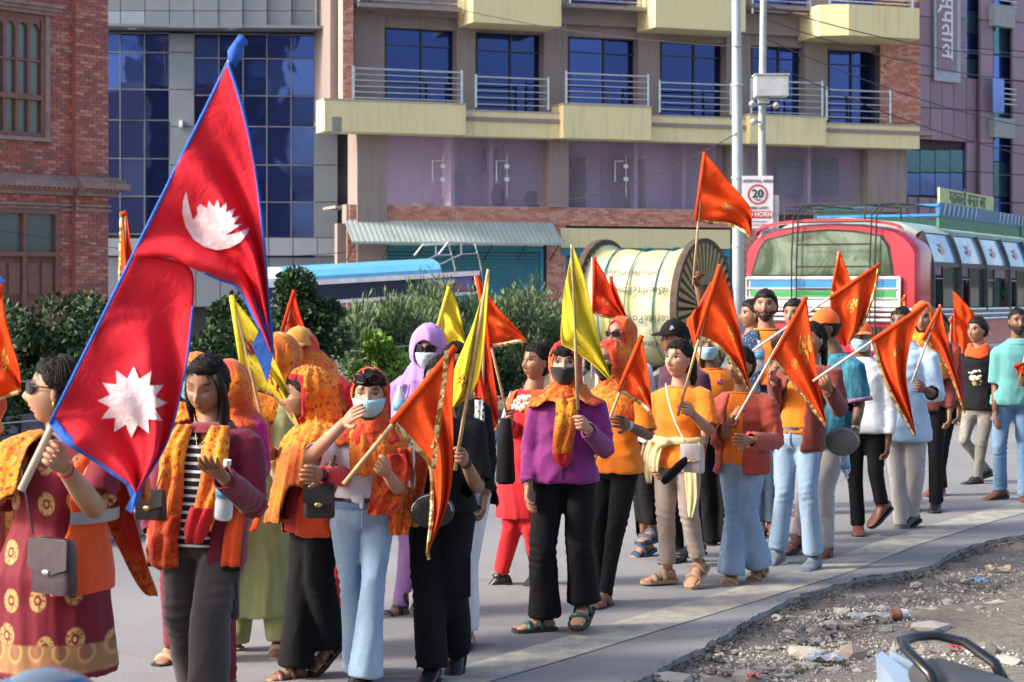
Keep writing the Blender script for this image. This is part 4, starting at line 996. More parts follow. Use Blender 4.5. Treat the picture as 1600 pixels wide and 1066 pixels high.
for i in range(np_+1):
    y = y0_+dy_*i; pts = [(side_x(z)+.005, y, z) for z in (1.5,1.7,1.95,2.1,2.2,2.3,2.4,2.5,2.58)]; MB().tube(pts, .04, 6, flat=1.3).build('window_pillar', M_rib, bus)
MB().box((-.06,y0_,2.11), (-.0,BL,2.17)).build('window_rail', M_rib, bus)
for z in (1.50, 1.43, 1.36): MB().tube([(.0,-.03,z+.02),(.0,BL,z+.02)], .026, 8).build('silver_moulding', M_silver, bus)
MB().box((-.012,.3,.95), (.006,BL,1.0)).build('white_side_stripe', M_bwhite, bus)
for y in (1.9, 7.6):
    w_ = MB().tube([(-.28,y,.46),(.02,y,.46)], .46, 24).build('wheel', plain('tyre', (.02,.02,.02), .8), bus); MB().tube([(.0,y,.46),(.03,y,.46)], .25, 16).build('rim', M_silver, w_)
    w_ = MB().tube([(-BW-.02,y,.46),(-BW+.28,y,.46)], .46, 24).build('wheel', plain('tyre', (.02,.02,.02), .8), bus)
# seats and passengers
for i in range(7):
    for xx in (-.5, -1.8): MB().box((xx-.22,1.1+i*1.05,1.53), (xx+.22,1.22+i*1.05,2.0)).build('seat_back', plain('seat_teal', (.05,.16,.17), .8), bus)
# roof rack
rk = empty('roof_rack', (0,0,0)); rk.parent = bus
M_rg = plain('rack_green', (.05,.19,.11), .5); M_rb = plain('rack_blue', (.05,.17,.34), .5)
MB().box((-.34,2.0,2.68), (-.30,8.6,2.84)).build('rack_side', M_rg, rk); MB().box((-.35,2.0,2.842), (-.29,8.6,3.04)).build('rack_side', M_rb, rk)
MB().box((-BW+.3,2.0,2.68), (-BW+.34,8.6,3.04)).build('rack_side', M_rg, rk)
for k in range(20):
    if 7 < k < 13: continue
    y = 2.15+k*.24; MB().tube([(-.28,y,2.87),(-.28,y+.1,3.02)], .014, 5).build('rack_scroll', M_bwhite, rk)
MB().box((-.36,6.7,2.70), (-.28,8.55,3.03)).build('rack_end_panel', M_rg, rk)
for (a, b) in (((-BW+.3,2.0,3.0),(-.3,2.0,3.0)), ((-BW+.3,2.0,2.86),(-.3,2.0,2.86))): MB().tube([a, b], .022, 6).build('rack_rail', M_sblue, rk)
for x_ in (-2.0, -1.55, -.85, -.35):
    MB().tube([(x_,.35,2.72),(x_,.35,2.95),(x_,1.9,2.97)], .014, 6).build('rack_rail', M_rub, rk)
for y, z in ((.35,2.95),(.35,2.84),(.9,2.96),(1.4,2.96)): MB().tube([(-2.0,y,z),(-1.3,y,z+.02),(-.35,y,z)], .013, 6).build('rack_rail', M_rub, rk)
sb = empty('sign_board', (0,0,0)); sb.parent = bus
M_signy = plain('bus_sign_yellow', (.55,.60,.28), .6); a_, b_ = Vector((-.36,2.2,3.03)), Vector((-.36,5.9,3.03))
MB().box((-.38,2.2,3.03), (-.35,5.2,3.27)).build('board', M_signy, sb); text('महाकाली अन्तर बस', .27, plain('sign_ink', (.03,.12,.10), .6), sb, (-.346,3.7,3.15), (math.pi/2,0,math.pi/2))

# ================================================================== PARKED MOTORCYCLE (bottom right)
mo = empty('parked_motorcycle', Vector(((1425-800)/F*5.5, 5.5, 0)), 'tail of a parked grey blue motorcycle with a black grab rail', 'motorcycle')
# local: the bike heads to the lower right of the picture
mo.rotation_euler = (0, 0, math.radians(-56)); 
M_mblue = plain('bike_blue_grey', (.27,.36,.48), .3, .2, var=.05, coat=.6); M_seat = plain('bike_seat', (.045,.047,.052), .42, var=.1, scale=30, bump=.15); M_bblk = plain('bike_black', (.02,.02,.022), .25, .2)
zs0 = CH-(1026-HZ)/F*5.5     # seat top
# x forward, tail at x=0
def ring_h(x_, yw, z, zh, n=16, sq=.7): 
    out = []
    for k in range(n):
        t = 2*math.pi*k/n; c_, s_ = math.cos(t), math.sin(t); out.append((x_, yw*math.copysign(abs(c_)**sq, c_), z+zh*math.copysign(abs(s_)**sq, s_)))
    return out
MB().rings([ring_h(.03,.05,zs0-.04,.025), ring_h(.07,.085,zs0-.035,.04), ring_h(.25,.11,zs0-.055,.045), ring_h(.45,.12,zs0-.09,.05), ring_h(.6,.13,zs0-.13,.05), ring_h(.9,.15,zs0-.15,.05), ring_h(1.05,.12,zs0-.10,.05)]).build('seat', M_seat, mo, smooth=True)
for sgn in (-1, 1):
    pts = [[(-.11,sgn*.015,zs0+.0),(-.11,sgn*.04,zs0-.01),(-.09,sgn*.05,zs0-.12),(-.09,sgn*.02,zs0-.12)], [(.0,sgn*.03,zs0-.03),(.04,sgn*.12,zs0-.05),(.04,sgn*.12,zs0-.18),(.02,sgn*.04,zs0-.18)], [(.35,sgn*.09,zs0-.10),(.35,sgn*.155,zs0-.12),(.35,sgn*.16,zs0-.27),(.35,sgn*.09,zs0-.27)], [(.8,sgn*.1,zs0-.2),(.8,sgn*.16,zs0-.2),(.8,sgn*.17,zs0-.36),(.8,sgn*.1,zs0-.36)]]
    tp = MB().rings(pts).build('tail_panel', M_mblue, mo, autos=30)
    o = text('150', .045, M_white, tp, (.13,sgn*.148,zs0-.13), (math.pi/2,0,0 if sgn < 0 else math.pi))
    MB().box((-.02,sgn*.088-.003,zs0-.10), (.14,sgn*.088+.003,zs0-.085)).build('pink_stripe', plain('pink_stripe', (.7,.15,.3), .4), tp)
gr = MB(); pts = [(.24,-.135,zs0-.06),(.20,-.132,zs0-.0),(.10,-.12,zs0+.045),(.03,-.07,zs0+.06),(.02,0,zs0+.063),(.03,.07,zs0+.06),(.10,.12,zs0+.045),(.20,.132,zs0-.0),(.24,.135,zs0-.06)]
gr.tube(pts, [.014,.014,.013,.013,.013,.013,.013,.014,.014], 10, flat=1.5)
for sgn in (-1, 1): gr.tube([(.24,sgn*.135,zs0-.06),(.25,sgn*.12,zs0-.14)], .014, 8)
gr.build('grab_rail', M_bblk, mo, smooth=True)
MB().rings([ring_h(-.10,.03,zs0-.16,.02), ring_h(-.08,.04,zs0-.16,.03), ring_h(-.02,.05,zs0-.17,.03)]).build('tail_lamp', plain('lamp_red', (.5,.02,.02), .2), mo, smooth=True)
MB().tube([(.0,0,zs0-.2),(-.15,0,zs0-.35),(-.25,0,zs0-.5)], .05, 8, flat=.4).build('mudguard', M_bblk, mo)
def wheel(x_, parent, R_=.30):
    m_ = MB(); n = 36; rg = []
    for k in range(n):
        t = 2*math.pi*k/n; c_ = Vector((x_+math.cos(t)*(R_-.055), 0, R_+math.sin(t)*(R_-.055))); d_ = Vector((math.cos(t), 0, math.sin(t))); rg.append([c_+d_*.055*math.cos(a)+Vector((0,.05*math.sin(a),0)) for a in [2*math.pi*j/10 for j in range(10)]])
    rg.append(rg[0]); m_.rings(rg, cap=False); o = m_.build('wheel', plain('tyre', (.02,.02,.02), .8), parent, smooth=True)
    sp = MB(); 
    for k in range(6): t = 2*math.pi*k/6; sp.tube([(x_,0,R_),(x_+math.cos(t)*(R_-.09),0,R_+math.sin(t)*(R_-.09))], .012, 6)
    sp.tube([(x_,-.06,R_),(x_,.06,R_)], .05, 14); sp.build('rim', M_silver, o)
wheel(.1, mo); wheel(1.4, mo)
MB().rings([ring_h(.95,.12,zs0-.08,.06), ring_h(1.05,.15,zs0-.0,.11), ring_h(1.25,.15,zs0+.03,.12), ring_h(1.42,.08,zs0-.0,.10)]).build('fuel_tank', M_mblue, mo, smooth=True)
MB().box((.6,-.14,.28), (1.15,.14,.56)).tube([(.1,-.12,.30),(.7,-.12,.36)], .03, 8).tube([(.1,.12,.30),(.7,.12,.36)], .03, 8).build('engine', M_bblk, mo)
MB().tube([(1.4,.1,.30),(1.22,.1,.9)], .022, 8).tube([(1.4,-.1,.30),(1.22,-.1,.9)], .022, 8).tube([(1.2,-.34,.96),(1.22,0,.95),(1.2,.34,.96)], .014, 8).build('fork_and_handlebar', M_silver, mo)
MB().tube([(.9,-.13,.35),(.3,-.16,.32),(-.05,-.17,.42)], [.03,.045,.05], 12).build('exhaust', M_silver, mo)

# helmet on a second parked motorcycle (bottom left), only its dome is in view
hc = P(70, 1166, 3.2)
m2 = empty('parked_scooter', Vector((hc.x, 3.2, 0)), 'parked motorcycle at the lower left corner, mostly below the frame', 'motorcycle'); zz = hc.z
MB().rings([ring_h(-.5,.10,zz-.2,.05), ring_h(-.2,.13,zz-.19,.05), ring_h(.3,.14,zz-.2,.05)]).build('seat', M_seat, m2, smooth=True)
MB().rings([ring_h(-.6,.08,zz-.33,.06), ring_h(0,.14,zz-.35,.1), ring_h(.4,.12,zz-.35,.1)]).build('tail_panel', M_mblue, m2, smooth=True)
MB().rings([ring_h(.3,.12,zz-.22,.08), ring_h(.5,.15,zz-.2,.12), ring_h(.75,.1,zz-.2,.1)]).build('fuel_tank', M_mblue, m2, smooth=True)
wheel(-.4, m2); wheel(.85, m2); MB().box((0,-.13,.25), (.5,.13,zz-.4)).build('engine', M_bblk, m2); MB().tube([(.85,.1,.3),(.7,.1,.85)], .02, 8).tube([(.85,-.1,.3),(.7,-.1,.85)], .02, 8).tube([(.7,-.3,.86),(.7,.3,.86)], .014, 8).build('fork_and_handlebar', M_silver, m2)
hl = empty('helmet', (hc.x, 3.2, zz-.14), 'rounded glossy blue grey helmet at the bottom left corner', 'helmet')
h = MB().ell((0,0,.14), (.128,.145,.135), n=40, m=24); h.v = [q for q in h.v]; h.build('shell', plain('helmet_grey', (.10,.13,.17), .25, .1, var=.05, coat=.5), hl, smooth=True)
h = MB(); rg = []
for i in range(9):
    ph = math.radians(-28+i*11.2); rg.append([( .133*math.cos(ph)*math.sin(t_), -.150*math.cos(ph)*math.cos(t_), .14+.139*math.sin(ph)) for t_ in [math.radians(-85+k*170/24) for k in range(25)]])
v = [q for g_ in rg for q in g_]; h.add(v, [(i*25+k,i*25+k+1,(i+1)*25+k+1,(i+1)*25+k) for i in range(8) for k in range(24)])
h.build('visor', plain('visor_blue', (.05,.12,.25), .06, .5, var=.02), hl, smooth=True)
MB().tube([(.133*math.sin(math.radians(a))*.74,-.150*math.cos(math.radians(a))*.74,.14+.139*.70) for a in range(-86,87,12)], .006, 6).build('visor_rim', M_rub, hl)
# ================================================================== PEOPLE
def skin_mat(name, c):
    t = NT(name, .5, 0, .4); t.b.inputs['Subsurface Weight'].default_value = .12; t.b.inputs['Subsurface Radius'].default_value = (.012,.004,.002); t.b.inputs['Subsurface Scale'].default_value = 1
    a = t.node('ShaderNodeAttribute', attribute_name='Col').outputs['Color']
    n = t.noise(14, 4); base = t.mix(t.ramp(n, [(.3, 0), (.7, 1)]), mul(c, .90), mul(c, 1.08))
    t.color(t.mix(1.0, base, a, 'MULTIPLY')); t.bump(t.noise(180, 2), .08, .002); return t.m
SKIN = {'light': skin_mat('skin_light', (.43,.25,.165)), 'mid': skin_mat('skin_mid', (.31,.165,.10)), 'dark': skin_mat('skin_dark', (.17,.085,.05))}
t = NT('black_hair', .5, 0, .2); st = t.noise(160, 3, t.co((1, 1, .06))); t.color(t.mix(st, (.004,.003,.003), (.020,.014,.011))); t.bump(st, .9, .006); M_hair = t.m
def shawl_mat(name, c1, c2, red, amt=.5):
    """printed prayer shawl: yellow-orange ground, rows of red print and red border zones"""
    t = NT(name, .8, 0, .25); t.b.inputs['Sheen Weight'].default_value = .2
    g_ = t.mix(t.ramp(t.noise(3.5, 4), [(.38, 0), (.62, 1)]), c1, c2)
    rows = t.node('ShaderNodeTexWave', {'Vector': t.co((1,1,1), (.5,.35,.2)), 'Scale': 9.0, 'Distortion': 2.5, 'Detail': 2.0}, bands_direction='Z').outputs['Fac']
    let = t.node('ShaderNodeTexVoronoi', {'Vector': t.co((1,1,.7)), 'Scale': 52.0}).outputs['Distance']
    gly = t.math('MULTIPLY', t.ramp(let, [(.34, 1), (.46, 0)]), t.ramp(rows, [(.35, 0), (.5, 1)]))
    blot = t.ramp(t.noise(16, 3, dist=2.5), [(.53, 0), (.56, 1)])
    zone = t.ramp(t.noise(2.2, 2), [(.52, 0), (.58, 1)])
    m_ = t.math('MAXIMUM', t.math('MULTIPLY', gly, .9), t.math('MULTIPLY', blot, .75*amt)); m_ = t.math('MAXIMUM', m_, t.math('MULTIPLY', zone, amt))
    t.color(t.mix(m_, g_, red)); t.bump(t.math('ADD', t.noise(18, 5, t.co((1,1,.45)), dist=2), t.math('MULTIPLY', t.noise(300, 2), .1)), .7, .02); return t.m
SH_yel = shawl_mat('shawl_yellow', (.80,.36,.02), (.74,.24,.012), (.50,.025,.012), .6)
SH_ora = shawl_mat('shawl_orange', (.74,.27,.015), (.66,.15,.010), (.46,.015,.010), .8)
SH_red = shawl_mat('shawl_red', (.55,.045,.01), (.62,.16,.01), (.42,.012,.008), 1.0)
M_redb = cloth('red_border_cloth', (.45,.012,.018))

class Body: pass
def frame_of(yaw):
    a = math.radians(yaw); Fw = Vector((-math.sin(a), -math.cos(a), 0)); R = Vector((math.cos(a), -math.sin(a), 0)); return R, Fw
# ---- head geometry, local: x right of picture when facing camera, y = forward (face), z up; unit scale 1 = 0.235 m tall head
def head_grid(nu, nv):
    V = []; info = []
    for j in range(nv+1):
        v = -math.pi/2+math.pi*j/nv
        v = v - .18*math.sin(2*v)*.5
        for i in range(nu):
            t = 2*math.pi*i/nu; a = t-.42*math.sin(t)      # a: azimuth from the face, dense in front
            V.append((a, v))
    return V
def gs(x, s): return math.exp(-(x/s)**2)
def head_point(a, v, off=0, face=True, fem=True):
    """a azimuth (0 = face), v elevation. returns local (x, f, z)"""
    ca, sa, cv, sv = math.cos(a), math.sin(a), math.cos(v), math.sin(v)
    x = .078*sa*cv; f = .092*ca*cv; z = (.112 if sv > 0 else .113)*sv
    # jaw
    if z < 0:
        k = min(1, -z/.116); x *= 1-.25*k**1.6; f = f*(1-.10*k) + (.012*k if ca > 0 else .02*k)
    else:
        f -= .004
    if ca < 0: x *= 1.0; f *= 1.06
    fr = max(0, ca)
    if face and fr > 0 and cv > .05:
        f *= 1-.05*fr*gs(z-.01, .06)
        f += fr*( .0235*gs(x, .0115)*gs(z+.022, .019) + .010*gs(x, .010)*gs(z-.008, .022) + .006*(gs(x-.014, .008)+gs(x+.014, .008))*gs(z+.032, .010))   # nose
        f -= fr*.0085*(gs(x-.032, .017)+gs(x+.032, .017))*gs(z-.013, .013)      # sockets
        f += fr*.0045*(gs(x-.032, .010)+gs(x+.032, .010))*gs(z-.012, .006)
        f += fr*.004*(gs(x-.03, .022)+gs(x+.03, .022))*gs(z-.034, .008)       # brow
        f += fr*.007*(gs(x-.040, .018)+gs(x+.040, .018))*gs(z+.022, .022)      # cheeks
        f += fr*(.0075*gs(x, .021)*(gs(z+.0535, .0055)+1.05*gs(z+.067, .006)) - .004*gs(x, .02)*gs(z+.0603, .0025))  # lips
        f -= fr*.004*gs(x, .02)*gs(z+.078, .006)
        f += fr*.007*gs(x, .018)*gs(z+.098, .014)                               # chin
    if off:
        n = Vector((sa*cv/.076, ca*cv/.092, sv/.116)).normalized(); x += n.x*off; f += n.y*off; z += n.z*off
    return x, f, z
def face_color(x, f, z, ca, closed=False, ek=1.0):
    """local tint of skin: lips, brows, eyes"""
    if ca < .2: return (1,1,1)
    ax_ = abs(x); c = [1,1,1]
    def bl(col, k): 
        for i in range(3): c[i] = c[i]*(1-k)+col[i]*k
    bl((1.03,.86,.84), .6*gs(ax_-.042, .016)*gs(z+.024, .016))
    bl((.95,.42,.42), min(1, 1.25*gs(x, .019)*gs(z+.060, .0095)) if ax_ < .028 else 0)
    bl((.25,.08,.08), min(1, 1.0*gs(x, .020)*gs(z+.0603, .0022)))
    bl((.05,.035,.03), min(1, 1.5*gs(ax_-.034, .018)*gs(z-.0365-.002*gs(ax_-.030,.012), .0046*ek)))
    e = ((ax_-.033)/(.0165*ek**.5))**2 + ((z-.0125)/(.0074*ek))**2
    bl((.55,.42,.42), .55*gs(ax_-.033, .020)*gs(z-.013, .014))
    if closed:
        bl((.08,.05,.05), min(1, 1.2*gs(ax_-.033, .014)*gs(z-.009, .0025)))
    elif e < 1.5:
        if e < 1.0: 
            bl((1.35,1.9,2.5), 1); 
            if ((ax_-.033)/(.0066*ek))**2+((z-.0125)/(.0068*ek))**2 < 1: bl((.06,.05,.05), 1)
        if z > .0125+.0030*ek: bl((.04,.03,.03), 1)
    bl((.6,.45,.45), .7*gs(ax_-.009, .004)*gs(z+.040, .003))
    return c

def make_person(key, Y, H, px, label, yaw=0, head=None, hyaw=None, hpitch=0, htilt=0, skin='mid', J=None, build=1.0, arms=('', ''), hands=('relax','relax'), closed=False, hs=1.0, group=None, feet_show=True, lean=0, pole=None):
    """J: dict of picture-space overrides for joints. Screen-left limbs end in L, screen-right in R."""
    b = Body(); b.key = key; b.Y = Y; b.H = H; b.k = H/1.6; b.build = build; b.yaw = yaw
    b.R, b.F = frame_of(yaw); b.hR, b.hF = frame_of(yaw if hyaw is None else hyaw); J = J or {}
    X0 = (px-800)/F*Y; b.base = Vector((X0, Y, 0)); k = b.k
    U = Vector((0,0,1)); R, Fw = b.R, b.F
    j = {}
    j['hip'] = b.base+U*(.53*H); j['neck'] = b.base+U*(.835*H)
    def px3(name, dflt):
        if name in J:
            q = J[name]; Yq = dflt.y-(q[2] if len(q) > 2 else 0); return P(q[0], q[1], Yq)
        return dflt
    j['hip'] = px3('hip', j['hip'])
    if 'neck' not in J: j['neck'] = Vector((j['hip'].x, j['hip'].y, j['neck'].z)) if 'hip' in J else j['neck']
    j['neck'] = px3('neck', j['neck']); 
    j['head'] = px3('head', j['neck']+U*(.10*H)+Fw*.03) if head is None else P(head[0], head[1], (j['neck']+Fw*.03).y-(head[2] if len(head) > 2 else 0))
    hz_ = .165*hs*(.93+.07*k); j['neck'].z = min(max(j['neck'].z, j['head'].z-hz_), j['head'].z-.12)
    for s_, sg in (('L', -1), ('R', 1)):
        j['s'+s_] = px3('s'+s_, j['neck']+R*(sg*.104*H*build*.92)-U*(.035*H))
        j['s'+s_].z = min(max(j['s'+s_].z, j['neck'].z-.105*k), j['neck'].z-.062*k)
        j['h'+s_] = px3('h'+s_, j['hip']+R*(sg*.052*H*build)-U*(.01*H))
        j['e'+s_] = px3('e'+s_, j['s'+s_]+R*(sg*.04*k)-U*(.175*H)-Fw*.02)
        j['w'+s_] = px3('w'+s_, j['e'+s_]-U*(.145*H)+Fw*.07+R*(sg*.0))
        j['k'+s_] = px3('k'+s_, (j['h'+s_]+Vector((j['h'+s_].x, j['h'+s_].y, 0)))/2*1+Fw*.03)
        j['k'+s_].z = j['k'+s_].z if 'k'+s_ in J else .285*H
        j['a'+s_] = px3('a'+s_, Vector((j['h'+s_].x, j['h'+s_].y, .06)))
        if 'k'+s_ not in J:
            m_ = (j['h'+s_]+j['a'+s_])/2; m_.z = j['a'+s_].z+(j['h'+s_].z-j['a'+s_].z)*.52; j['k'+s_] = m_+Fw*.04
    b.j = j; b.hs = hs*(.93+.07*k); b.hpitch = hpitch; b.htilt = htilt
    # head basis
    a = math.radians(hpitch); Fh = b.hF*math.cos(a)-U*math.sin(a); Uh = (U*math.cos(a)+b.hF*math.sin(a))
    if htilt: 
        rt = Matrix.Rotation(math.radians(htilt), 3, Fh); Uh = rt@Uh; 
    b.hFw, b.hU, b.hRt = Fh.normalized(), Uh.normalized(), None
    b.hRt = -(b.hU.cross(b.hFw)).normalized()
    if b.hRt.dot(b.hR) < 0: b.hRt = -b.hRt
    b.e = empty('person', (j['hip'].x, Y, 0), label, 'person', group)
    b.base = Vector(b.e.location); b.skin = SKIN[skin]
    for s_, q in (pole or {}).items(): setattr(b, 'pole'+s_, Vector((q[2]-q[0], 0, -(q[3]-q[1]))).normalized())
    # ------ body mesh
    m_ = MB(); cols = []
    def fill(c=(1,1,1)):
        while len(cols) < len(m_.v): cols.append(c)
    near = Y < 14; nu, nv = (60, 52) if near else (44, 36)
    pts = head_grid(nu, nv); hv = []
    for (az_, v_) in pts:
        x, f, z = head_point(az_, v_)
        hv.append(hw(b, x, f, z)); 
    base = 0; fcs = [(jj*nu+i, jj*nu+(i+1)%nu, (jj+1)*nu+(i+1)%nu, (jj+1)*nu+i) for jj in range(nv) for i in range(nu)]
    m_.add(hv, fcs)
    for (az_, v_) in pts:
        x, f, z = head_point(az_, v_); cols.append(tuple(face_color(x, f, z, math.cos(az_), closed, min(1.5, max(1.0, Y/9)))))
    for sg in (-1, 1):   # ears
        c0 = hw(b, sg*.076, -.008, -.004); m_.ell(c0, (.010*b.hs,.017*b.hs,.030*b.hs), b.hRt, b.hFw, 10, 7, b.hU)
    # neck
    nb_ = j['neck']; ht_ = hw(b, 0, -.022, -.05)
    m_.tube([nb_-U*.08*k, nb_+U*.01, nb_.lerp(ht_, .55), ht_], [.085*k, .062*k, .052*k*(1.12 if build > 1.05 else 1), .050*k], 16)
    # torso under the clothes
    tr = []
    for t_, a_, d_ in TORSO: tr.append(ell_ring(b, t_, a_*(.80 if t_ > .3 else .62), d_*(.80 if t_ > .3 else .55), 20))
    m_.rings(tr)
    for s_, sg in (('L', -1), ('R', 1)):
        S, E, W = j['s'+s_], j['e'+s_], j['w'+s_]; bb = build**.7
        m_.tube([S.lerp(j['neck'], .2), S, S.lerp(E, .45), E, E.lerp(W, .35), W], [.048*k*bb, .050*k*bb, .042*k*bb, .036*k*bb, .034*k*bb, .0245*k], 14)
        m_.tube([j['h'+s_], j['h'+s_].lerp(j['k'+s_], .5), j['k'+s_], j['k'+s_].lerp(j['a'+s_], .4), j['a'+s_]], [.062*k*build, .052*k*build, .038*k, .036*k, .030*k], 12)
    fill()
    for s_, sg, kind in (('L', -1, hands[0]), ('R', 1, hands[1])): hand(m_, b, s_, sg, kind)
    fill((1.02,.93,.92))
    b.fd = {}
    for s_, sg in (('L', -1), ('R', 1)): foot(m_, b, s_, sg, J.get('f'+s_))
    fill()
    L0 = b.base; m_.v = [(q[0]-L0.x, q[1]-L0.y, q[2]-L0.z) for q in m_.v]
    me = m_.mesh('body'); me.materials.append(b.skin); smooth_mesh(me)
    ca = me.color_attributes.new('Col', 'FLOAT_COLOR', 'POINT'); arr = np.ones((len(m_.v), 4), 'f'); arr[:, :3] = np.array(cols); ca.data.foreach_set('color', arr.ravel())
    o = bpy.data.objects.new('body', me); link(o); o.parent = b.e; b.body = o
    return b
def hw(b, x, f, z):
    """head-local point -> world"""
    s_ = b.hs; return b.j['head']+b.hRt*(x*s_)+b.hFw*(f*s_)+b.hU*(z*s_)
TORSO = [(-.16,.112,.090), (-.02,.148,.108), (.14,.148,.108), (.38,.118,.090), (.60,.128,.104), (.78,.146,.102), (.90,.136,.080), (.98,.086,.064), (1.05,.056,.054)]
def tpoint(b, t_): return b.j['hip'].lerp(b.j['neck'], t_) if t_ >= 0 else b.j['hip']+Vector((0,0,1))*(t_*(b.j['neck']-b.j['hip']).length)
def ell_ring(b, t_, a_, d_, n=24, add=0, sq=.9, fo=0):
    c = tpoint(b, t_); kk = b.k; bu = b.build
    A_, D_ = (a_*bu+add)*kk, (d_*bu**1.3+add)*kk
    return [c+b.R*(A_*math.copysign(abs(math.cos(q))**sq, math.cos(q)))+b.F*(D_*math.copysign(abs(math.sin(q))**sq, math.sin(q))+fo) for q in [2*math.pi*i/n for i in range(n)]]
def hand(m_, b, s_, sg, kind):
    W, E = b.j['w'+s_], b.j['e'+s_]; d = (W-E).normalized(); k = b.k*.98
    # palm normal: for gripping hands the palm faces the pole (towards the camera-left); pick from the torso side
    inn = (b.R*(-sg)); n = inn-d*inn.dot(d); n = n.normalized() if n.length > .1 else b.F.copy()
    side = d.cross(n)*sg; side.normalize()       # towards the thumb
    if kind == 'grip':      # fist: thumb side up
        up = Vector((0,0,1)); 
        pd = getattr(b, 'pole'+s_, None) or up
        side = (pd-d*pd.dot(d)); side = side.normalized() if side.length > .2 else (b.F-d*b.F.dot(d)).normalized()
        n = side.cross(d)*(-sg); 
        if n.dot(inn) < 0: n = -n
    if kind == 'open': n = Vector((0,0,1)); n = (n-d*n.dot(d)).normalized(); side = d.cross(n)*sg
    pl = .085*k; rg = []
    for t_, w_, h_ in ((-.2,.024,.022), (0,.027,.020), (.4,.037,.017), (.85,.041,.015), (1.02,.036,.012)):
        c = W+d*(pl*t_); rg.append([c+side*(w_*k*math.cos(q))+n*(h_*k*math.sin(q)) for q in [2*math.pi*i/12 for i in range(12)]])
    m_.rings(rg)
    cur = {'grip': (75, 95, 55), 'relax': (22, 28, 20), 'open': (4, 8, 6), 'flat': (10, 12, 8)}[kind]
    for i, (ln, off) in enumerate(((.072,.030), (.080,.010), (.074,-.010), (.058,-.029))):
        p0 = W+d*(pl*.96)+side*(off*k); pts = [p0-d*.01*k]; ang = 0; segs = (ln*.45*k, ln*.32*k, ln*.26*k); p = p0.copy(); pts.append(p.copy())
        for c_, sl in zip(cur, segs):
            ang += math.radians(c_+i*2); p = p+(d*math.cos(ang)+n*math.sin(ang)+side*(.04*(1.2-i)*(0 if kind == 'grip' else 1)))*sl; pts.append(p.copy())
        m_.tube(pts, [.0095*k,.0095*k,.0088*k,.008*k,.006*k], 8)
    th = W+d*(pl*.25)+side*(.026*k); 
    if kind == 'grip': q1 = th+d*.028*k+side*.014*k+n*.012*k; q2 = q1+d*.016*k+n*.028*k; q3 = q2+n*.018*k-side*.008*k
    else: q1 = th+side*.024*k+d*.022*k+n*.006*k; q2 = q1+side*.010*k+d*.028*k+n*.004*k; q3 = q2+d*.02*k
    m_.tube([th-d*.015*k, th, q1, q2, q3], [.013*k,.014*k,.0115*k,.010*k,.007*k], 8)
    if not hasattr(b, 'palm'): b.palm = {}
    b.palm[s_] = W+d*(pl*.95)+n*(.024*k); b.side = side
def foot(m_, b, s_, sg, spec):
    """spec: (yaw, pitch) of the foot; pitch > 0 lifts the heel"""
    yaw_, pitch = spec if spec else (b.yaw, 0); R_, F_ = frame_of(yaw_); A = b.j['a'+s_]; k = b.k; a = math.radians(pitch)
    Fp = F_*math.cos(a)-Vector((0,0,1))*math.sin(a); Up = Vector((0,0,1))*math.cos(a)+F_*math.sin(a)
    b.fd[s_] = (A, R_, Fp, Up)
    rg = []
    for x_, w_, h0, h1 in FOOT: rg.append([A+Fp*(x_*k)+R_*(w_*k*math.cos(q))+Up*(((h0+h1)/2+(h1-h0)/2*math.sin(q))*k) for q in [2*math.pi*i/12 for i in range(12)]])
    m_.rings(rg)
    for i in range(5):
        o_ = (-.030+.015*i)*sg*-1; L_ = .018-.003*abs(i-(0)) ; m_.ell(A+Fp*(.155-.006*i)*k+R_*(o_*k)+Up*(-.048*k), (.0085*k,.016*k,.008*k), R_, Fp, 8, 6, Up)
FOOT = [(-.052,.016,-.058,-.020), (-.035,.030,-.060,.01), (0,.034,-.060,.03), (.05,.036,-.060,.002), (.10,.041,-.060,-.025), (.14,.040,-.060,-.038), (.162,.028,-.058,-.045)]
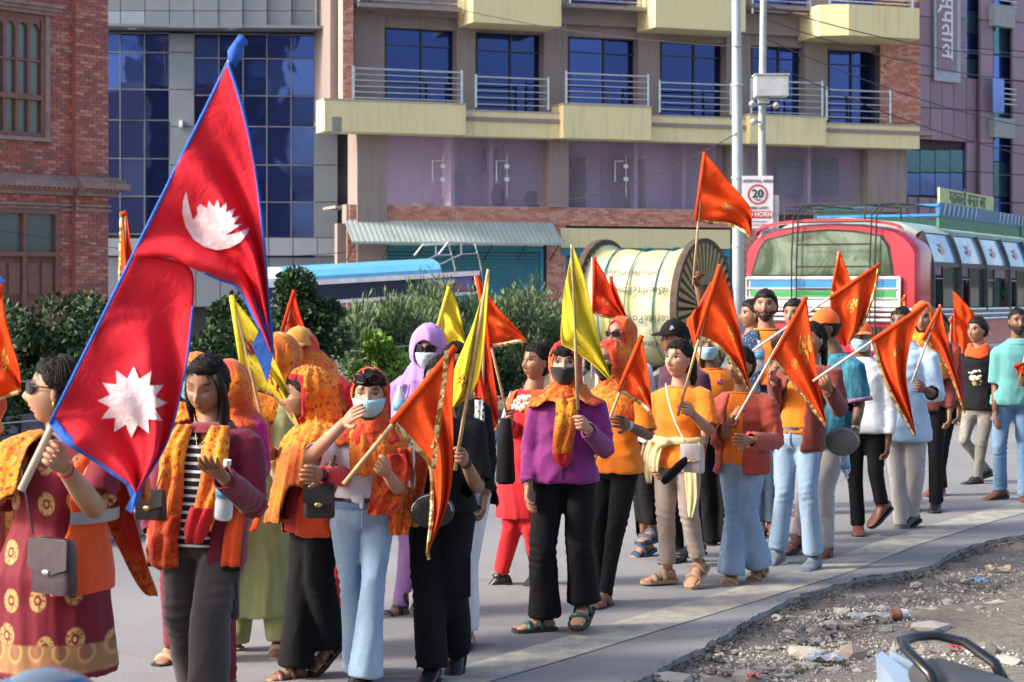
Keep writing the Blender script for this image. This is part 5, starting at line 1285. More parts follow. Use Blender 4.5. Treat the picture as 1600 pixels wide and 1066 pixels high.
def shoe(b, s_, mat, kind='shoe', sole=None, grow=.008, label=None):
    A, R_, Fp, Up = b.fd[s_]; k = b.k; g_ = grow
    Sm = sole or M_rub
    if kind == 'shoe':
        m_ = MB(); rg = []
        for x_, w_, h0, h1 in [(-.066,.018,-.052,-.005)]+[(x+(.012 if x > .1 else 0), w+g_, max(h0, -.052), h1+g_) for x, w, h0, h1 in FOOT[1:]]+[(.190,.020,-.050,-.040)]: rg.append([A+Fp*(x_*k)+R_*(w_*k*math.cos(q))+Up*(((h0+h1)/2+(h1-h0)/2*math.sin(q))*k) for q in [2*math.pi*i/16 for i in range(16)]])
        m_.tube([A+Up*.0, A+Up*.035*k], [.042*k,.040*k], 14); m_.rings(rg); o = m_.build('shoe', mat, b.e, smooth=True, world=True)
    else:
        m_ = MB()
        for x_ in ((.035,.10) if kind == 'sandal' else (.095,.12)):
            i = 0; w_ = .040 if x_ < .05 else .045; hh = .012 if x_ < .05 else -.022
            pts = [A+Fp*(x_*k)+R_*(w_*k*math.cos(q))+Up*((-.056+(hh+.056)*math.sin(q))*k) for q in [math.pi*i/10 for i in range(11)]]
            m_.tube(pts, .009*k, 6, flat=2.2)
        if kind == 'sandal':
            pts = [A-Fp*.045*k*math.sin(q)+R_*(.040*k*math.cos(q))+Up*(-.0*k) for q in [math.pi*i/8 for i in range(9)]]; m_.tube(pts, .005*k, 6)
        o = m_.build('sandal', mat, b.e, smooth=True, world=True)
    m_ = MB(); top = []; bot = []
    for x_, w_ in [(-.062,.022),(-.045,.036),(0,.040),(.05,.043),(.10,.050),(.14,.049),(.168,.036),(.186,.016)]: top.append((x_, w_+g_*.6))
    out = [(x_, w_) for x_, w_ in top]+[(x_, -w_) for x_, w_ in reversed(top)]
    th = .018 if kind == 'shoe' else .022
    m_.prism([A+Fp*(x_*k)+R_*(w_*k)+Up*((-.060-th*.6)*k) for x_, w_ in out], Up*(th*k)); so_ = m_.build('sole', Sm, o, world=False)
    # sole is a sub-part: same local frame as the shoe
    L0 = b.base
    for v in so_.data.vertices: v.co = v.co - L0
    return o

# ---- garments: union of overlapping lofts, voxel-remeshed, smoothed and creased
def remesh(m_, vox, smooth_it=4):
    me = m_.mesh('tmp'); o = bpy.data.objects.new('tmp', me); link(o)
    r_ = o.modifiers.new('r', 'REMESH'); r_.mode = 'VOXEL'; r_.voxel_size = vox
    s_ = o.modifiers.new('s', 'SMOOTH'); s_.iterations = smooth_it; s_.factor = .6
    dg = bpy.context.evaluated_depsgraph_get(); oe = o.evaluated_get(dg); out = bpy.data.meshes.new_from_object(oe)
    bpy.data.objects.remove(o); bpy.data.meshes.remove(me); return out
def getco(me):
    a = np.empty(len(me.vertices)*3); me.vertices.foreach_get('co', a); return a.reshape(-1, 3)
def getno(me):
    a = np.empty(len(me.vertices)*3); me.vertex_normals.foreach_get('vector', a); return a.reshape(-1, 3)
def snoise(co, sc, ph):
    x, y, z = co[:, 0]*sc, co[:, 1]*sc, co[:, 2]*sc
    return (np.sin(x+1.7*np.sin(y*.7+ph)+ph*1.3)+np.sin(y*1.1+1.5*np.sin(z*.8+ph*2)+ph)+np.sin(z*.9+1.6*np.sin(x*.6+ph*3)+ph*.7))/3
def ridge(p, sharp=1.6):
    return 1-np.abs(np.sin(p))**(1/sharp)*1.0
def crease(co, no, amp, b, vert=False, seed=0, limbs=None):
    """cloth folds: long hanging folds on loose pieces, drag folds across the body, compression rings at elbows, knees and hems"""
    ph = (seed % 97)*.13; R_, F_ = np.array(b.R), np.array(b.F); c0 = np.array(b.j['hip']); d = co-c0; u = d@R_; f = d@F_; z = d[:, 2]
    th = np.arctan2(u, f+1e-6); w1 = snoise(co, 9, ph); w2 = snoise(co, 16, ph+2)
    if vert:
        h = ridge(th*5.2+w1*1.9+ph+z*2.5*np.sin(ph*7), 1.3)*(.65+.35*w2) + .5*ridge(th*9.5+w1*2.6+z*4+ph*2, 1.2)*(.5+.5*snoise(co, 7, ph+5)) + .25*w2
    else:
        h = 1.15*ridge(z*26+np.abs(u)*24*np.sin(ph*5+1)+w1*2.6+ph, 1.3)*np.clip(.45+.75*snoise(co, 8, ph+4), 0, 1) + .65*ridge(th*3.4+w1*1.8+z*3+ph, 1.2)*(.5+.4*w2) + .15*w2
    if limbs:
        for A, B_, C in limbs:
            A, B_, C = (np.array(q) for q in (A, B_, C))
            for (p0, p1, k0, k1, hip) in ((A, B_, .35, 1.0, 0), (B_, C, 1.0, .9, 1)):
                ax_ = p1-p0; L_ = np.linalg.norm(ax_); ax_ = ax_/L_; q = co-p0; s_ = q@ax_; rad = q-np.outer(s_, ax_); dist = np.linalg.norm(rad, axis=1)
                m = np.clip((.115*b.k-dist)/.03, 0, 1)*np.clip((s_+.02)/.05, 0, 1)*np.clip((L_+.10-s_)/.04, 0, 1)
                ang = np.arctan2(rad@R_, rad@F_); g0 = np.exp(-(s_/(.085))**2); g1 = np.exp(-((L_-s_)/.085)**2)
                rp = s_/.047*math.pi+1.3*np.sin(ang+ph)+w1*1.3
                hh = .42+(ridge(rp, 1.3)-.42)*(k0*g0+k1*g1+.08)*np.clip(.75+.9*w2, 0, 1.3)+.45*(ridge(ang*1.5+w1*1.8+s_*6+ph, 1.2)-.42)
                h = h*(1-m)+hh*m
    return co+no*(amp*1.25*(h-.42))[:, None]
def finish(me, name, mats, b, amp=.006, freq=34, vert=False, cut=None, thick=.004, seed=0, parent=None, matfn=None, limbs=None):
    co = getco(me); no = getno(me)
    if amp: co = crease(co, no, amp*1.25, b, vert, seed, limbs)
    L0 = b.base; 
    if cut is not None:
        keep = ~cut(co); bm = bmesh.new(); me.vertices.foreach_set('co', co.ravel()); bm.from_mesh(me); bm.verts.ensure_lookup_table()
        bmesh.ops.delete(bm, geom=[v for v in bm.verts if not keep[v.index]], context='VERTS')
        # relax the cut edge
        for _ in range(3):
            new = {}
            for v in bm.verts:
                if v.is_boundary:
                    nb_ = [e_.other_vert(v).co for e_ in v.link_edges if e_.is_boundary]
                    if nb_: new[v] = v.co*.4+sum(nb_, Vector())/len(nb_)*.6
            for v, c in new.items(): v.co = c
        bm.to_mesh(me); bm.free(); co = getco(me)
    co = co-np.array(L0); me.vertices.foreach_set('co', co.ravel()); me.name = name
    me.materials.clear()
    for q in (mats if isinstance(mats, (list, tuple)) else [mats]): me.materials.append(q)
    if matfn is not None:
        n = len(me.polygons); c = np.empty(n*3); me.polygons.foreach_get('center', c); c = c.reshape(-1, 3)+np.array(L0); me.polygons.foreach_set('material_index', matfn(c).astype('i'))
    smooth_mesh(me); o = bpy.data.objects.new(name, me); link(o); o.parent = parent or b.e
    if cut is not None and thick: s_ = o.modifiers.new('t', 'SOLIDIFY'); s_.thickness = thick; s_.offset = 0
    return o
def seed_of(b, n): return (sum(ord(c) for c in b.key)*7+n) % 1000
def vox_of(b): return .0105 if b.Y < 8 else .012 if b.Y < 12.2 else .0155
def top(b, mat, name='shirt', sleeve='long', add=.012, hem=-.10, flare=1.0, open_=None, amp=.006, freq=34, vneck=0, puff=1.0, cuffr=1.0, matfn=None, thick=.005, hemz=None, vert=False, cutf=None):
    m_ = MB(); j = b.j; k = b.k; bu = b.build
    rg = []
    ts = [(t_, a_, d_) for t_, a_, d_ in TORSO if t_ >= .14 and t_ <= 1.0]
    if hem < .14:
        n = max(1, int((.14-hem)/.10)); L_ = (j['neck']-j['hip']).length
        for i in range(n, 0, -1):
            t_ = .14-(.14-hem)*i/n; fl = 1+(flare-1)*i/n; rg.append(ell_ring(b, t_, .164*fl, .120*fl, 24, add))
    for t_, a_, d_ in ts: rg.append(ell_ring(b, t_, a_, d_, 24, add + (.004 if t_ < .7 else 0)))
    m_.rings(rg)
    for s_ in 'LR':
        S, E, W = j['s'+s_], j['e'+s_], j['w'+s_]; bb = bu**.7
        if sleeve == 'none': continue
        if sleeve == 'long': pts = [S.lerp(j['neck'], .35), S, S.lerp(E, .5), E, E.lerp(W, .5), E.lerp(W, .93)]; rs = [.044,.054,.048,.044,.040*cuffr,.036*cuffr]
        elif sleeve == 'half': pts = [S.lerp(j['neck'], .35), S, S.lerp(E, .5), S.lerp(E, .92)]; rs = [.044,.056,.054,.056]
        else: pts = [S.lerp(j['neck'], .35), S, S.lerp(E, .5), E, E.lerp(W, .4)]; rs = [.052,.056,.050,.048,.050]
        m_.tube(pts, [r_*k*bb*puff+add*.5 for r_ in rs], 14)
    me = remesh(m_, vox_of(b))
    Rn, Fn, Hn = np.array(b.R), np.array(b.F), np.array(j['hip']); Ux = np.array((0,0,1.)); Ln = (j['neck']-j['hip']).length; Nn = np.array(j['neck'])
    def cut(co):
        d = co-Hn; t_ = d[:, 2]/Ln; ax_ = Hn+np.outer(t_, (Nn-Hn)); dd = co-ax_; u = dd@Rn; f = dd@Fn
        bad = np.zeros(len(co), bool)
        if open_:
            g0, g1 = open_[0], open_[1]; off = open_[2] if len(open_) > 2 else 0; gw = g1+(g0-g1)*np.clip(t_, 0, 1); bad |= (np.abs(u-off*k) < gw*k) & (f > .03*k) 
        if vneck: bad |= (np.abs(u) < (t_-(1-vneck))*.22*k) & (f > 0) & (t_ > 1-vneck)
        if cutf: bad |= cutf(u, f, t_)
        bad |= ((co-Nn)[:, 2] > -.004) & (np.hypot(u, f) < .085*k*bu)      # neck hole
        if hemz is None: bad |= (t_ < hem-.0) & (np.hypot(u, f) < .3)
        # open sleeve ends
        for s_ in 'LR':
            S, E, W = (np.array(j[q+s_]) for q in 'sew')
            if sleeve == 'long': a0 = E+(W-E)*.93; dr = (W-E)
            elif sleeve == 'half': a0 = S+(E-S)*.92; dr = (E-S)
            elif sleeve == 'none': continue
            else: a0 = E+(W-E)*.4; dr = (W-E)
            dr = dr/np.linalg.norm(dr); q = co-a0; al = q@dr; bad |= (al > -.004) & (np.linalg.norm(q, axis=1) < .09) & (al < .08)
        return bad
    return finish(me, name, mat, b, amp, freq, vert, cut, thick, seed_of(b, len(name)), matfn=matfn, limbs=None if sleeve == 'none' else [(j['s'+q], j['e'+q], j['w'+q]) for q in 'LR'])
def trousers(b, mat, name='trousers', r=(.088,.070,.066,.070), amp=.006, freq=30, add=.006, ends=.99, top_t=.16, matfn=None):
    m_ = MB(); j = b.j; k = b.k; bu = b.build; rg = []
    for t_, a_, d_ in ((-.14,.09,.08), (-.08,.128,.100), (0,.150,.110), (.08,.148,.108), (top_t,.138,.104)): rg.append(ell_ring(b, t_, a_, d_, 22, add))
    m_.rings(rg)
    for s_ in 'LR':
        h_, k_, a_ = j['h'+s_], j['k'+s_], j['a'+s_]; m_.tube([h_, h_.lerp(k_, .5), k_, k_.lerp(a_, .5), k_.lerp(a_, ends)], [r[0]*k*bu*.92, (r[0]*.5+r[1]*.5)*k*bu*.88, r[1]*k*.84, r[2]*k*.82, r[3]*k*.84], 16)
    me = remesh(m_, vox_of(b))
    def cut(co):
        bad = np.zeros(len(co), bool)
        for s_ in 'LR':
            K, A = np.array(j['k'+s_]), np.array(j['a'+s_]); dr = A-K; a0 = K+dr*ends; dr = dr/np.linalg.norm(dr); q = co-a0; al = q@dr; bad |= (al > -.003) & (np.linalg.norm(q, axis=1) < .13)
        return bad
    return finish(me, name, mat, b, amp, freq, False, cut, .004, seed_of(b, 3), matfn=matfn, limbs=[(j['h'+q], j['k'+q], j['a'+q]) for q in 'LR'])
def kurta(b, mat, name='kurta', hemz=.45, w=(.20,.17), sleeve='long', add=.014, amp=.007, matfn=None, slit=None, vneck=.0):
    """long tunic: torso, sleeves and a skirt that falls to height hemz"""
    m_ = MB(); j = b.j; k = b.k; bu = b.build; rg = []
    H0 = j['hip'].z; n = max(2, int((H0-hemz)/.07)); mid = (j['aL']+j['aR'])/2
    for i in range(n, 0, -1):
        f = i/n; z = H0-(H0-hemz)*f; c = j['hip'].lerp(Vector((mid.x, mid.y, 0)), (H0-z)/H0*.8); c.z = z; A_ = (.168*(1-f)+w[0]*f)*k*bu+add; D_ = (.125*(1-f)+w[1]*f)*k*bu+add
        rg.append([c+b.R*(A_*math.cos(q))+b.F*(D_*math.sin(q)) for q in [2*math.pi*a/24 for a in range(24)]])
    for t_, a_, d_ in [(0,.168,.125)]+[q for q in TORSO if .1 < q[0] <= 1.0]: rg.append(ell_ring(b, t_, a_, d_, 24, add))
    m_.rings(rg)
    for s_ in 'LR':
        S, E, W = j['s'+s_], j['e'+s_], j['w'+s_]; bb = bu**.7
        if sleeve == 'long': pts = [S.lerp(j['neck'], .35), S, S.lerp(E, .5), E, E.lerp(W, .5), E.lerp(W, .9)]; rs = [.052,.055,.048,.044,.040,.037]
        elif sleeve == 'none': continue
        else: pts = [S.lerp(j['neck'], .35), S, S.lerp(E, .5), S.lerp(E, .85)]; rs = [.052,.056,.053,.052]
        m_.tube(pts, [r_*k*bb+.006 for r_ in rs], 14)
    me = remesh(m_, vox_of(b)); Nn = np.array(j['neck']); Fn = np.array(b.F); Rn = np.array(b.R)
    def cut(co):
        q = co-Nn; bad = (q[:, 2] > -.004) & (np.hypot(q@Rn, q@Fn) < .085*k*bu); bad |= co[:, 2] < hemz+.004
        if vneck: u = q@Rn; bad |= (np.abs(u) < (q[:, 2]+vneck)*.45) & (q@Fn > 0) & (q[:, 2] > -vneck)
        for s_ in 'LR':
            S, E, W = (np.array(j[a+s_]) for a in 'sew')
            if sleeve == 'long': a0 = E+(W-E)*.9; dr = W-E
            elif sleeve == 'none': continue
            else: a0 = S+(E-S)*.85; dr = E-S
            dr = dr/np.linalg.norm(dr); qq = co-a0; al = qq@dr; bad |= (al > -.004) & (np.linalg.norm(qq, axis=1) < .09)
        return bad
    return finish(me, name, mat, b, amp, 26, True, cut, .004, seed_of(b, 5), matfn=matfn, limbs=None if sleeve == 'none' else [(j['s'+q], j['e'+q], j['w'+q]) for q in 'LR'])
def cape(b, mat, name='shawl', z_end=.35, w=(.20,.15), amp=.009, add=.02, shift=(0,0), cutfn=None, start=1.05, freq=40):
    """wrap round the shoulders that reaches down to torso fraction z_end"""
    m_ = MB(); rg = []; k = b.k
    prof_ = [(start,.068,.066), (.99,.110,.085), (.93,.165,.105), (.84,.185,.125), (.70,.185,.135), (.5,.18,.138), (.3,.18,.14), (.1,.185,.145), (-.1,.19,.15), (-.3,.195,.15), (-.5,.20,.155)]
    for t_, a_, d_ in reversed(prof_):
        if t_ < z_end-.11: continue
        f = max(0, (start-t_)/(start-z_end)); r_ = ell_ring(b, max(t_, z_end), a_+(w[0]-.185)*f, d_+(w[1]-.14)*f, 26, add); sh = b.R*(shift[0]*f)+b.F*(shift[1]*f); rg.append([q+sh for q in r_])
    m_.rings(rg); me = remesh(m_, vox_of(b), 3); ze = tpoint(b, z_end).z; j = b.j
    Nn = np.array(j['neck']); Rn = np.array(b.R); Fn = np.array(b.F)
    def cut(co):
        q = co-Nn; sd_ = .02*np.sin(co[:, 0]*40)+.03*np.sin((q@Rn)*11+1.3)
        bad = (co[:, 2] < ze+.012+sd_*.6+.0)
        bad |= (q[:, 2] > .02*k) & (np.hypot(q@Rn, q@Fn) < .075*k)
        if cutfn: bad |= cutfn(q@Rn, q@Fn, q[:, 2])
        return bad
    return finish(me, name, mat, b, amp, freq, True, cut, .004, seed_of(b, 9))
def hood(b, mats, name='head_scarf', face=(.066,.098), off=.016, back=.05, drape=.16, wrap=True, amp=.006, border=None, dw=1.0, lift=.006, cz=-.012, fmin=.005):
    """scarf over the head: shell with a face opening, wrap at the neck, drape over the shoulders"""
    m_ = MB(); s_ = b.hs; k = b.k; j = b.j
    n = 28; v = []; mm = 18
    for i in range(mm+1):
        ph = -math.pi/2+math.pi*i/mm
        for q in range(n):
            a = 2*math.pi*q/n; x, f, z = head_point(a, ph, 0, False); x *= 1+off/.076; z = z*(1+off/.116)+(lift if z > 0 else 0); f = f*(1+off/.092)-(.012+back*.4*max(0, -math.cos(a))*(1 if z < .05 else .5)); v.append(hw(b, x, f, z))
    m_.add(v, [(i*n+q, i*n+(q+1)%n, (i+1)*n+(q+1)%n, (i+1)*n+q) for i in range(mm) for q in range(n)])
    hb = hw(b, 0, -.045-back*.4, -.03); nk = j['neck']
    m_.tube([hb, nk+Vector((0,0,.03))-b.F*.03, nk-Vector((0,0,.06))-b.F*.02], [.082*s_+.004, .092*k*dw, .13*k*dw], 18)
    if wrap: m_.tube([hw(b, 0, .0, -.075), nk+Vector((0,0,.035))+b.F*.015, nk-Vector((0,0,.03))+b.F*.03], [.070*s_, .088*k*dw, .105*k*dw], 18)
    if drape: 
        rg = []
        for t_, a_, d_ in ((1.08,.080,.078), (1.0,.125,.10), (.93,.165,.118), (1-drape*.75,.18,.13), (1-drape*1.3,.185,.135)): rg.append(ell_ring(b, t_, a_*dw, d_*dw, 24, .012))
        m_.rings(rg[::-1])
    me = remesh(m_, vox_of(b)*.92, 3); Hn, Rn, Fn, Un = (np.array(q) for q in (j['head'], b.hRt, b.hFw, b.hU)); Nn = np.array(j['neck'])
    zend = tpoint(b, 1-drape*1.25).z if drape else (j['neck'].z-.03)
    fx, fz = face[0]*s_, face[1]*s_
    def el(co): q = co-Hn; return np.sqrt(((q@Rn)/fx)**2+((q@Un-cz*s_)/fz)**2), q@Fn
    def cut(co):
        e_, f = el(co); bad = (e_ < 1) & (f > fmin); bad |= co[:, 2] < zend+.012*np.sin(co[:, 0]*23)
        return bad
    matfn = None
    if border:
        def matfn(c): e_, f = el(c); return ((e_ < border) & (f > fmin-.022))
    return finish(me, name, mats, b, amp, 46, True, cut, .005, seed_of(b, 11), matfn=matfn)
def collar(b, mat, name='collar', rib=False):
    if rib: m_ = MB().tube([q for q in ell_ring(b, .992, .078, .064, 28, .006)]+[ell_ring(b, .992, .078, .064, 28, .006)[0]], .006*b.k, 6)
    else: m_ = MB().rings([ell_ring(b, .955, .110, .082, 28, .010), ell_ring(b, 1.0, .080, .066, 28, .012), ell_ring(b, 1.045, .066, .060, 28, .010), ell_ring(b, 1.0, .074, .060, 28, .006)], cap=False)
    return m_.build(name, mat, b.e, smooth=True, world=True, fix=False)
def ribbon(b, pts, w, mat, name='scarf_end', amp=.006, thick=.006, fringe=None, parent=None, nseg=None):
    """flat hanging cloth strip along world points; w: width or list"""
    pts = [Vector(p) for p in pts]; 
    # subdivide
    fine = []; ws = []
    wl_ = w if isinstance(w, (list, tuple)) else [w]*len(pts)
    for i in range(len(pts)-1):
        for q in range(5):
            t_ = q/5; p0 = pts[max(0, i-1)]; p1, p2 = pts[i], pts[i+1]; p3 = pts[min(len(pts)-1, i+2)]
            fine.append(.5*((2*p1)+(p2-p0)*t_+(2*p0-5*p1+4*p2-p3)*t_*t_+(3*p1-p0-3*p2+p3)*t_**3)); ws.append(wl_[i]*(1-t_)+wl_[i+1]*t_)
    fine.append(pts[-1]); ws.append(wl_[-1]); nn = 13; v = []; R_ = b.R; Fw = b.F; ph = seed_of(b, 17)*.1
    for i, p in enumerate(fine):
        for q in range(nn):
            u = q/(nn-1)-.5; v.append(p+R_*(u*ws[i])+Fw*(.012*math.cos(u*3)+amp*.9*math.sin(u*13+ph+i*.12)+amp*.5*math.sin(i*.7+u*9+ph)))
    f = [(i*nn+q, i*nn+q+1, (i+1)*nn+q+1, (i+1)*nn+q) for i in range(len(fine)-1) for q in range(nn-1)]
    o = MB().add(v, f).build(name, mat, parent or b.e, smooth=True, world=True, fix=False); s_ = o.modifiers.new('t', 'SOLIDIFY'); s_.thickness = thick; s_.offset = 0; return o
def front(b, u, t_, off=.03):
    """point on the front of the torso: lateral u (m), height fraction t_"""
    c = tpoint(b, t_); aa, dd = .16, .115
    for (t0, a0, d0), (t1, a1, d1) in zip(TORSO[:-1], TORSO[1:]):
        if t0 <= t_ <= t1: q = (t_-t0)/(t1-t0); aa = a0+(a1-a0)*q; dd = d0+(d1-d0)*q
    aa = aa*b.build*b.k+off; dd = dd*b.build**1.3*b.k+off
    x = max(-.98, min(.98, u/aa)); return c+b.R*u+b.F*(dd*math.sqrt(1-x*x))
def hair_hl(ca, hl, style):
    if ca > .72: return hl
    if ca > 0: return hl-(.72-ca)/.72*(hl-.004)
    return .004-min(1, -ca/.38)*(.062 if style == 'short' else .088)
def hair(b, style='bun', top_=.011, hairline=.070, name='hair', fall=None, vol=1.0):
    """hair shell + style; kept as one mesh"""
    m_ = MB(); s_ = b.hs; n, mm = 44, 30; v = []; keep = []
    for i in range(mm+1):
        ph = -math.pi/2+math.pi*i/mm
        for q in range(n):
            a = 2*math.pi*q/n; x, f, z = head_point(a, ph, 0, False); ca = math.cos(a)
            # hair zone: above the hairline in front, sloping down behind the ears
            hl_ = hair_hl(ca, hairline, style)
            ins = z-hl_
            o_ = top_*vol*min(1, max(-.6, ins/.018)) + .006*noise.noise(Vector((x*30, f*30, z*12))) if ins > -.03 else -.012
            if ca < 0: o_ += .010*vol*(-ca) if ins > 0 else 0
            nrm = Vector((x/.0058, f/.0085, z/.0135)).normalized(); v.append(hw(b, x+nrm.x*o_, f+nrm.y*o_, z+nrm.z*o_)); keep.append(ins)
    fcs = []
    for i in range(mm):
        for q in range(n):
            id_ = (i*n+q, i*n+(q+1)%n, (i+1)*n+(q+1)%n, (i+1)*n+q)
            if max(keep[k_] for k_ in id_) > -.012: fcs.append(id_)
    m_.add(v, fcs)
    if style == 'bun': m_.ell(hw(b, 0, -.115, .0), (.038*s_,.034*s_,.038*s_), b.hRt, b.hFw, 14, 10, b.hU); m_.tube([hw(b,0,-.07,0), hw(b,0,-.11,0)], .035*s_, 12)
    if style in ('long', 'pony'):
        fl = fall or [((0,-.10,-.02), .045), ((0,-.115,-.10), .05), ((0,-.12,-.20), .045), ((0,-.11,-.32), .02)]
        tr = fl if isinstance(fl[0], list) else [fl]
        for strand in tr: m_.tube([hw(b, *p) for p, r_ in strand], [r_*s_ for p, r_ in strand], 14, flat=.7)
    rn = random.Random(seed_of(b, 31)); ns = 300 if b.Y < 9.8 else 170 if b.Y < 12.6 else 70
    for q in range(ns):      # loose strands that follow the skull
        a0 = rn.uniform(-math.pi, math.pi); side = 1 if math.sin(a0) > 0 else -1
        ph0 = rn.uniform(.55, 1.45) if style != 'short' else rn.uniform(.2, 1.5); a_s = rn.gauss(0, .25) if rn.random() < .6 else a0; L_ = rn.uniform(.5, 1.3) if style != 'short' else rn.uniform(.15, .35); pts = []
        for i in range(6):
            t_ = i/5; ph = ph0-L_*t_; aa = a_s+(a0-a_s)*min(1, t_*1.4) if style != 'short' else a0+rn.uniform(-.1, .1)*t_
            x, f, z = head_point(aa, ph, 0, False); ca = math.cos(aa); hl_ = hair_hl(ca, hairline, style)
            if z < hl_-.006: break
            o_ = top_*vol*min(1, max(-.2, (z-hl_)/.018))+.0016+.002*rn.random()+(.010*vol*(-ca) if ca < 0 else 0); nrm = Vector((x/.0058, f/.0085, z/.0135)).normalized(); pts.append(hw(b, x+nrm.x*o_, f+nrm.y*o_, z+nrm.z*o_))
        if len(pts) > 2: m_.tube(pts, [.0017]*(len(pts)-1)+[.0006], 4)
    for q in range(14 if style != 'short' else 0):     # wisps at the temples and brow
        sg = rn.choice((-1, 1)); x0 = sg*rn.uniform(.02, .066); pts = []
        for i in range(5):
            t_ = i/4; z = hairline+.006-.045*t_*rn.uniform(.6, 1); x = x0*(1+.25*t_); ph = math.asin(max(-1, min(1, z/.116))); a = math.asin(max(-1, min(1, x/.078))); xx, f, zz = head_point(a, ph, .003, False); pts.append(hw(b, xx, f, zz))
        m_.tube(pts, [.0012,.0012,.001,.0008,.0004], 3)
    o = m_.build(name, M_hair, b.e, smooth=True, world=True); return o
def beard(b, mat=None):
    m_ = MB(); s_ = b.hs; v = []; n, mm = 40, 16; ins = []
    for i in range(mm+1):
        z = -.118+i*(.085)/mm
        for q in range(n):
            a = math.radians(-95+190*q/(n-1)); ph = math.asin(max(-1, min(1, z/.116))); x, f, zz = head_point(a, ph, .0018+.002*noise.noise(Vector((a*9, z*90, 0)))); v.append(hw(b, x, f, zz))
            d = ((x)/.030)**2+((z+.060)/.013)**2; ins.append(d > 1 and (z < -.040-.35*abs(x)*0+ (.02 if abs(x) > .045 else 0)))
    f = [(i*n+q, i*n+q+1, (i+1)*n+q+1, (i+1)*n+q) for i in range(mm) for q in range(n-1)]; f = [g_ for g_ in f if all(ins[k_] for k_ in g_)]
    m_.add(v, f); m_.build('beard', mat or plain('stubble', (.035,.025,.02), .9, var=.4, scale=200), b.e, smooth=True, world=True, fix=False)
def mask(b, mat, name='face_mask'):
    m_ = MB(); s_ = b.hs; n, mm = 21, 12; v = []
    for i in range(mm+1):
        t_ = i/mm; z = -.100+t_*.092
        for q in range(n):
            u = q/(n-1)*2-1; a = u*math.radians(66-8*abs(t_-.5)); ph = math.asin(max(-1, min(1, z/.120))); x, f, zz = head_point(a, ph, .010, False); f += .016*gs(u, .5)*gs(t_-.62, .4)+.0016*math.sin(t_*24); v.append(hw(b, x, f, zz))
    m_.add(v, [(i*n+q, i*n+q+1, (i+1)*n+q+1, (i+1)*n+q) for i in range(mm) for q in range(n-1)])
    o = m_.build(name, mat, b.e, smooth=True, world=True, fix=False); s2 = o.modifiers.new('t', 'SOLIDIFY'); s2.thickness = .002
    st_ = MB()
    for sg in (-1, 1):
        for z in (-.018, -.092): st_.tube([hw(b, sg*.062, .045, z), hw(b, sg*.076, .0, (z-.02)*.4)], .0014, 4)
    st_.build('ear_loop', plain('white_elastic', (.7,.7,.7), .8), o, world=False)
    for ch in o.children:
        for v_ in ch.data.vertices: v_.co -= b.base
    return o
def glasses(b, zc=.012, fc=.0, name='sunglasses', big=1.0, mat=None):
    m_ = MB(); g_ = MB()
    for sg in (-1, 1):
        c = Vector((sg*.034, 0, zc)); pts = []
        for q in range(18):
            a = 2*math.pi*q/18; x = c.x+.026*big*math.copysign(abs(math.cos(a))**.75, math.cos(a)); z = zc+.019*big*math.copysign(abs(math.sin(a))**.75, math.sin(a)); pts.append(hw(b, x, .098+fc-.9*x*x/.076*.6, z))
        g_.prism(pts, b.hFw*.004); pts.append(pts[0]); m_.tube(pts, .0026, 6)
        m_.tube([hw(b, sg*.060, .085+fc, zc+.006), hw(b, sg*.082, .045+fc*.7, zc+.006), hw(b, sg*.083, -.01, zc)], .0026, 5)
    m_.tube([hw(b, -.01, .098+fc, zc+.006), hw(b, .01, .098+fc, zc+.006)], .0028, 5)
    o = g_.build(name, mat or NTc('sunglass_lens', (.015,.012,.02), .06), b.e, world=True, smooth=False)
    f_ = m_.build('frame', M_bblk, o, smooth=True)
    for v_ in f_.data.vertices: v_.co -= b.base
    return o
def NTc(name, c, rough):
    return plain(name, c, rough, 0, var=.02)
def capp(b, mat, name='cap', brim=True, logo=None, label=None):
    m_ = MB(); s_ = b.hs; n, mm = 36, 12; v = []
    for i in range(mm+1):
        ph = math.radians(12+78*i/mm)
        for q in range(n):
            a = 2*math.pi*q/n; x, f, z = head_point(a, ph, .015+.004*math.sin(ph)+.0012*abs(math.cos(a*3)), False); f -= .003; z += .006; v.append(hw(b, x, f, z))
    m_.add(v, [(i*n+q, i*n+(q+1)%n, (i+1)*n+(q+1)%n, (i+1)*n+q) for i in range(mm) for q in range(n)])
    m_.ell(hw(b, 0, -.006, .140), (.008,.008,.005), b.hRt, b.hFw, 8, 6, b.hU)
    o = m_.build(name, mat, b.e, smooth=True, world=True)
    br_ = MB(); pts = []; z0 = .040
    for i in range(6):
        t_ = i/5
        for q in range(15):
            a = math.radians(-62+124*q/14); r0x, r0f = .093*math.sin(a), .106*math.cos(a)-.01; x = r0x*(1-.10*t_); f = r0f+t_*.075*math.cos(a*.9)**.7; pts.append(hw(b, x, f, z0+.004-t_*.016-.010*(math.sin(a))**2*(1)))
    br_.add(pts, [(i*15+q, i*15+q+1, (i+1)*15+q+1, (i+1)*15+q) for i in range(5) for q in range(14)])
    ob = br_.build('cap_brim', mat, o, smooth=True, fix=False)
    for v_ in ob.data.vertices: v_.co -= b.base
    s2 = ob.modifiers.new('t', 'SOLIDIFY'); s2.thickness = .006
    return o
